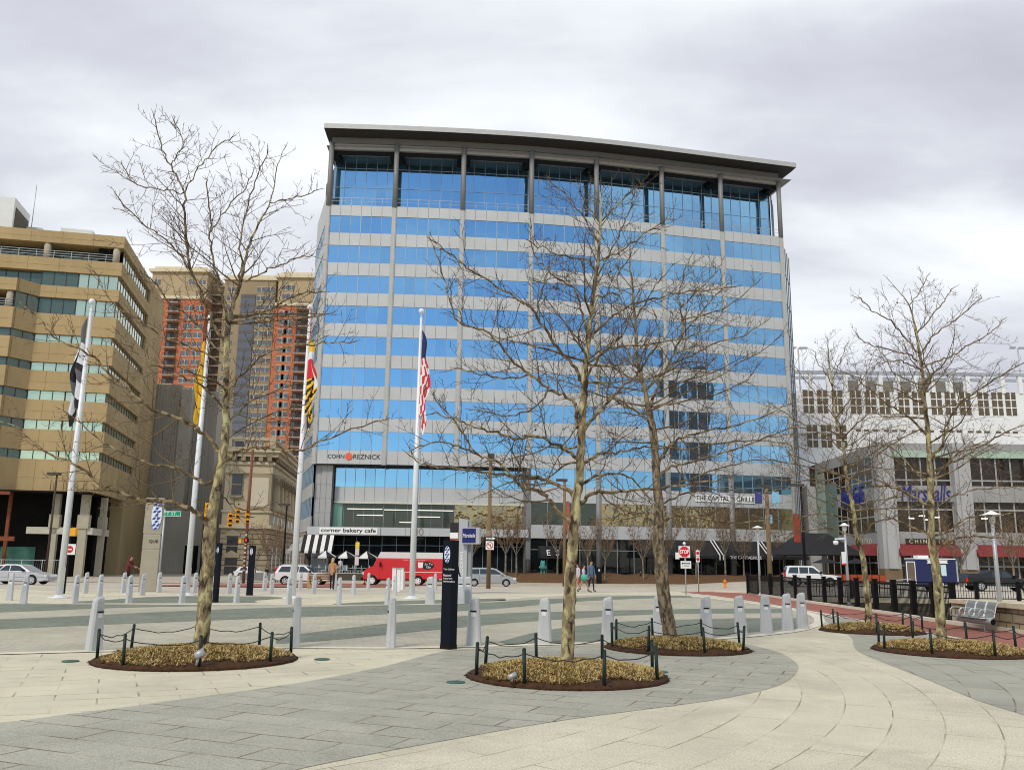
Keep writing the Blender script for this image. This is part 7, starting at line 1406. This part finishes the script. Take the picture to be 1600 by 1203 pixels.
# navy catering trailer
p = Vector((onY(1457, 921, 68).x, 68, zg(33, 68))); r = thing('catering_trailer', 'navy catering trailer with white ribbon sign and open serving hatch', 'trailer', p, radians(-2)); r.scale = (0.76, 0.9, 0.95)
b = MB(); b.ext([(-2.0, .45), (2.0, .45), (2.05, .6), (2.05, 2.2), (1.9, 2.42), (-1.95, 2.42), (-2.05, 2.3), (-2.05, .55)], -1.05, 1.05, 0); b.build('body', NAVP, r)
b = MB(); b.box(-2.02, 1.92, -1.09, 1.09, 2.421, 2.5, 0); b.box(1.93, 2.08, -1.07, -1.0, 0.7, 2.3, 1); b.build('roof', [WHITE, STEEL], r)
b = MB(); b.box(-1.4, -0.4, -.5, .5, 2.501, 2.72, 0); b.build('roof_vent', WHITE, r)
b = MB(); b.box(-0.35, 0.95, -1.07, -1.045, 1.15, 2.0, 0); b.build('serving_hatch', mat('pale_blue_menu_board', (0.55, 0.72, 0.74), 0.4, var=0.1), r)
b = MB(); z = 2.1; b.face([(-0.9, -1.062, z), (1.2, -1.062, z), (1.05, -1.062, z+0.13), (1.2, -1.062, z+0.26), (-0.9, -1.062, z+0.26), (-0.75, -1.062, z+0.13)], 0); b.build('ribbon_sign', SGW, r)
b = MB(); b.bar((-2.1, -0.9, 0.55), (-4.0, -0.2, 0.5), 0.08, 0.1, 0); b.bar((-2.1, 0.9, 0.55), (-4.0, 0.2, 0.5), 0.08, 0.1, 0); b.box(-4.1, -3.9, -.12, .12, .2, .6, 0); b.build('drawbar', STEEL, r)
b = MB()
for a_, c_ in (((-2.1, -1.1, .55), (-2.1, -1.1, 2.2)), ((-3.0, -1.3, .55), (-3.0, -1.3, 2.2)), ((-2.1, -1.1, 2.2), (-3.0, -1.3, 2.2)), ((-2.1, -1.1, .55), (-3.0, -1.3, .55))): b.bar(a_, c_, 0.07, 0.07, 0)
b.face([(-2.12, -1.1, .6), (-2.98, -1.3, .6), (-2.98, -1.3, 2.15), (-2.12, -1.1, 2.15)], 1); b.build('open_door', [WHITE, mat('door_screen', (0.16, 0.12, 0.09), 0.6)], r)
b = MB()
for i in range(3): b.box(-3.0, -2.2, -1.9+i*0.27, -1.65+i*0.27, 0.1+i*0.17, 0.14+i*0.17, 0)
b.bar((-2.95, -1.95, .1), (-2.95, -1.15, .95), 0.05, 0.05, 0); b.bar((-2.95, -1.95, .9), (-5.2, -1.5, .7), 0.06, 0.06, 0); b.bar((-2.95, -1.95, .5), (-5.0, -1.5, .35), 0.05, 0.05, 0); b.build('entry_step', STEEL, r)
for s in (-1, 1):
    b = MB(); b.tube([(0.1, s*0.85, .34), (0.1, s*1.09, .34)], .34, 20, 0); w_ = b.build('wheel', RUBBER, r); b = MB(); b.disc((0.1, s*1.1-(0.005 if s < 0 else 0), .34), .2, 'y', 16, 0, .005); b.build('rim', ALLOY, w_)
    b = MB(); b.tube([(0.1+0.46*cos(a), s*1.1, .34+0.46*sin(a)) for a in [pi*i/10 for i in range(11)]], .045, 6, 0); b.build('fender', WHITE, r)
# ------------------------------------------------------------------ people
SKIN = mat('skin', (0.48, 0.27, 0.18), 0.6, var=0.05); SKIND = mat('brown_skin', (0.20, 0.10, 0.06), 0.6, var=0.05); SHOE = mat('dark_shoe', (0.03, 0.025, 0.02), 0.6, var=0)
def cloth(n, c): return mat(n, c, 0.85, var=0.12, vscale=8)
def person(label, loc, yaw, h=1.72, shirt=None, pants=None, hair=(0.03, 0.02, 0.015), long_hair=False, stride=0.0, arms=((0.1, 0.15), (0.1, 0.15)), sit=False, lean=0.0, skin=SKIN, sleeve=True, shorts=False):
    s = h/1.75; r = thing('person', label, 'person', loc, yaw); V = []; E_ = []; RR = []; BN = []
    def add(p, rad, par=None, bone=''):
        V.append(Vector(p)*s); RR.append((rad[0]*s, rad[1]*s) if isinstance(rad, tuple) else (rad*s, rad*s))
        if par is not None: E_.append((par, len(V)-1)); BN.append(bone)
        return len(V)-1
    pz = 0.47 if sit else 0.95
    lf_ = lambda z: -lean*(z-pz)
    pel = add((0, 0, pz), (0.155, 0.12)); wai = add((0, lf_(pz+.17), pz+.17), (0.135, 0.10), pel, 'torso'); che = add((0, lf_(pz+.37), pz+.37), (0.165, 0.115), wai, 'torso'); sho = add((0, lf_(pz+.49), pz+.49), (0.12, 0.085), che, 'torso')
    nec = add((0, lf_(pz+.56)-0.01, pz+.56), 0.052, sho, 'head'); he1 = add((0, lf_(pz+.63)-0.02, pz+.64), (0.07, 0.085), nec, 'head'); he2 = add((0, lf_(pz+.70)-0.02, pz+.71), (0.078, 0.098), he1, 'head'); he3 = add((0, lf_(pz+.77)-0.015, pz+.775), (0.058, 0.075), he2, 'head'); nose = add((0, lf_(pz+.69)-0.125, pz+.69), 0.012, he2, 'head')
    hands = []
    for k, sd in enumerate((-1, 1)):
        a, el = arms[k]; S = Vector((sd*0.185, lf_(pz+.47), pz+.47)); i0 = add(S, 0.056, sho, 'arm'); 
        up_ = Vector((sd*0.05, -sin(a), -cos(a))).normalized(); Eb = S+up_*0.28; i1 = add(Eb, 0.044, i0, 'arm'); fo_ = Vector((sd*-0.02, -sin(a+el), -cos(a+el))).normalized(); Wr = Eb+fo_*0.25; i2 = add(Wr, 0.03, i1, 'arm' if sleeve else 'hand'); Hn = Wr+fo_*0.08; add(Hn, (0.036, 0.018), i2, 'hand'); hands.append((Hn, fo_, sd))
    for k, sd in enumerate((-1, 1)):
        ph = stride*sd; Hp = Vector((sd*0.088, 0, pz-.04)); i0 = add(Hp, 0.088, pel, 'leg')
        if sit: Kn = Vector((sd*0.12, -0.43, 0.47)); An = Vector((sd*0.13, -0.45, 0.08)); To = Vector((sd*0.14, -0.62, 0.03))
        else:
            Kn = Hp+Vector((sd*0.005, -sin(ph+0.06)*0.43, -cos(ph+.06)*0.43)); bk2 = ph-0.05-(0.5*abs(stride) if ph < 0 else 0.0); An = Kn+Vector((0, -sin(bk2)*0.41, -cos(bk2)*0.41)); To = An+Vector((sd*0.03, -0.15, -0.03 if ph >= 0 else -0.05))
        i1 = add(Kn, 0.056, i0, 'leg'); i2 = add(An, 0.038, i1, 'shin' if shorts else 'leg'); i3 = add(To, (0.042, 0.028), i2, 'foot')
    if not sit:
        mn = min(v.z for v in V)-0.03*s
        for v in V: v.z -= mn
        hands = [(Hn-Vector((0, 0, mn/s)), f_, sd) for Hn, f_, sd in hands]
    me = bpy.data.meshes.new('body'); me.from_pydata([tuple(v) for v in V], E_, []); o = bpy.data.objects.new('t', me); COL.objects.link(o)
    md = o.modifiers.new('s', 'SKIN'); md.use_smooth_shade = True
    for i, sv in enumerate(me.skin_vertices[0].data): sv.radius = RR[i]; sv.use_root = (i == 0)
    o.modifiers.new('u', 'SUBSURF').levels = 1
    m2 = bpy.data.meshes.new_from_object(o.evaluated_get(bpy.context.evaluated_depsgraph_get())); bpy.data.objects.remove(o); bpy.data.meshes.remove(me)
    b = MB(); b.v = [tuple(v.co) for v in m2.vertices]; idx = {'head': 0, 'hand': 0, 'torso': 1, 'arm': 1, 'leg': 2, 'shin': 0, 'foot': 3}
    for f in m2.polygons:
        c = f.center; best = None
        for (i, j), bn in zip(E_, BN):
            A_, B_ = V[i], V[j]; d = B_-A_; t = clampf((c-A_).dot(d)/max(d.length_squared, 1e-9), 0, 1); q = (c-(A_+d*t)).length-(RR[i][0]*(1-t)+RR[j][0]*t)*0.8
            if best is None or q < best[0]: best = (q, bn)
        b.f.append(tuple(f.vertices)); b.m.append(idx[best[1]]); b.sm.append(True)
    bpy.data.meshes.remove(m2)
    for Hn, f_, sd in hands:
        Hn = Hn*s; sdv = Vector((0, 1, 0)).cross(f_) if abs(f_.y) < .9 else Vector((1, 0, 0)); ac = f_.cross(Vector((1, 0, 0))).normalized()
        for q, ln in ((-1.5, .062), (-.5, .075), (.5, .072), (1.5, .055)): o_ = Hn+ac*q*0.017*s+f_*0.02*s; b.tube([o_, o_+f_*ln*0.55*s, o_+(f_*ln*0.95+Vector((-sd*0.02, 0, 0)))*s], [0.0085*s, 0.008*s, 0.006*s], 5, 0)
        o_ = Hn-ac*0.03*s; b.tube([o_-f_*0.03*s, o_+(-ac*0.025+f_*0.01)*s, o_+(-ac*0.03+f_*0.045)*s], [0.01*s, 0.009*s, 0.007*s], 5, 0)
    b.build('body', [skin, shirt, pants, SHOE], r)
    hz = V[he2]; hm = cloth('hair_%d' % int(hair[0]*1000), hair); hb = MB()
    for iy in range(7):
        for ix_ in range(16):
            P_ = []
            for a, c in ((ix_, iy), (ix_+1, iy), (ix_+1, iy+1), (ix_, iy+1)):
                th = pi*0.5-c/7*pi*(0.62 if not long_hair else 0.72); ph = 2*pi*a/16; rr_ = 0.104*s*(1.06 if sin(ph) > -0.3 else 1.0); zz_ = sin(th); 
                front = sin(ph) < -0.35; zz2 = max(zz_, 0.35 if front else -1)
                P_.append((hz.x+cos(th)*cos(ph)*0.092*s*1.02, hz.y+0.012*s+cos(th)*sin(ph)*rr_, hz.z+0.02*s+zz2*0.108*s))
            hb.face(P_, 0, True)
    if long_hair: hb.tube([(hz.x, hz.y+0.07*s, hz.z), (hz.x, hz.y+0.1*s, hz.z-0.12*s), (hz.x, hz.y+0.09*s, hz.z-0.26*s)], [0.075*s, 0.075*s, 0.04*s], 8, 0)
    hb.build('hair', hm, r)
    eb = MB()
    for sd in (-1, 1): eb.lathe([(0.001, -0.009), (0.009, 0), (0.001, 0.009)], (hz.x+sd*0.03*s, hz.y-0.088*s, hz.z+0.005*s), 6, 0)
    eb.box(hz.x-0.022*s, hz.x+0.022*s, hz.y-0.098*s, hz.y-0.085*s, hz.z-0.052*s, hz.z-0.044*s, 1); eb.build('face', [BLACK, mat('lips', (0.35, 0.13, 0.1), 0.6)], r)
    return r
KH = cloth('khaki_cloth', (0.36, 0.25, 0.16)); DK = cloth('black_cloth', (0.015, 0.015, 0.017)); DN = cloth('dark_denim', (0.02, 0.025, 0.05)); BLU = cloth('blue_grey_jacket', (0.10, 0.16, 0.26)); GRY = cloth('grey_cloth', (0.30, 0.30, 0.31)); TAN_ = cloth('tan_jacket', (0.52, 0.27, 0.13)); LIL = cloth('pale_lilac_top', (0.55, 0.50, 0.58)); CR = cloth('cream_cloth', (0.58, 0.5, 0.36)); MAR = cloth('maroon_cloth', (0.14, 0.03, 0.03)); RDC = cloth('red_cloth', (0.45, 0.05, 0.03)); WHC = cloth('white_shirt', (0.6, 0.62, 0.62)); PNK_ = cloth('salmon_cloth', (0.5, 0.2, 0.14))
pa = person('person in pale top and khaki trousers walking with a teal bag', onz(912, 925), radians(70), 1.62, LIL, KH, (0.05, 0.025, 0.015), True, 0.42, ((0.2, 0.7), (-0.2, 0.5)))
bag = thing('teal_bag', 'teal shoulder bag carried by the walking person in khaki', 'bag', pa.location+Vector((0.02, -0.24, 0.0))); b = MB(); b.lathe([(0.02, .68), (.17, .72), (.20, .85), (.17, .98), (.02, 1.0)], (0, 0, 0), 12, 0, True, 1.0, 0.45); b.build('pouch', mat('teal_bag_cloth', (0.05, 0.42, 0.33), 0.6, var=0.1), bag); b = MB(); b.tube([(-.15, 0, .95), (-.06, 0.08, 1.2), (0.0, 0.22, 1.36), (0.08, 0.12, 1.2), (.15, 0, .95)], .012, 5, 0); b.build('strap', BLACK, bag)
person('person in blue grey jacket and dark jeans standing at the crossing', onz(923.5, 924.5), radians(35), 1.78, BLU, DN, (0.02, 0.015, 0.01), False, 0.16, ((0.05, 0.2), (0.15, 0.3)))
person('person in lilac top half hidden behind the yellow tree trunk', onz(903, 922), radians(-60), 1.62, LIL, PNK_, (0.04, 0.02, 0.012), True, 0.3, ((0.2, 0.4), (0.0, 0.3)))
person('person in dark clothes walking alone along the mulch bank', onG(1001, 913.5), radians(80), 1.7, DK, DK, (0.02, 0.015, 0.01), False, 0.45, ((0.3, 0.5), (-0.3, 0.3)))
person('person in dark brown jacket leaning forward beside the concrete pylon', onz(196, 922), radians(75), 1.72, MAR, DK, (0.10, 0.03, 0.02), True, 0.2, ((0.9, 0.5), (0.7, 0.5)), lean=0.22)
person('person with blond hair and tan jacket standing at the timber bench', onz(518, 921), radians(170), 1.7, TAN_, DK, (0.55, 0.36, 0.14), True, 0.05, ((0.1, 0.25), (0.1, 0.25)))
person('person in white shirt standing among the cafe tables', Vector((onY(531, 893, 101.2).x, 101.2, 0)), radians(20), 1.75, WHC, GRY, (0.02, 0.015, 0.01), False, 0.1, ((0.4, 1.2), (0.2, 0.6)))
person('person with dark hair and dark top, waiting left of the white suburban', onG(415, 912), radians(70), 1.65, DK, CR, (0.06, 0.03, 0.015), True, 0.2, ((0.6, 0.6), (0.4, 0.6)))
person('person in red top standing in the side street behind the suburban', Vector((onY(433, 890, 92).x, 92, zg(-25, 92))), radians(10), 1.75, RDC, DK, (0.02, 0.015, 0.01), False, 0.1, ((0.1, 0.2), (0.1, 0.2)))
person('person in navy jacket and maroon cap, behind the navy pylon', onz(710, 935), radians(60), 1.78, DN, DK, (0.16, 0.03, 0.05), False, 0.1, ((0.3, 0.4), (0.2, 0.3)))
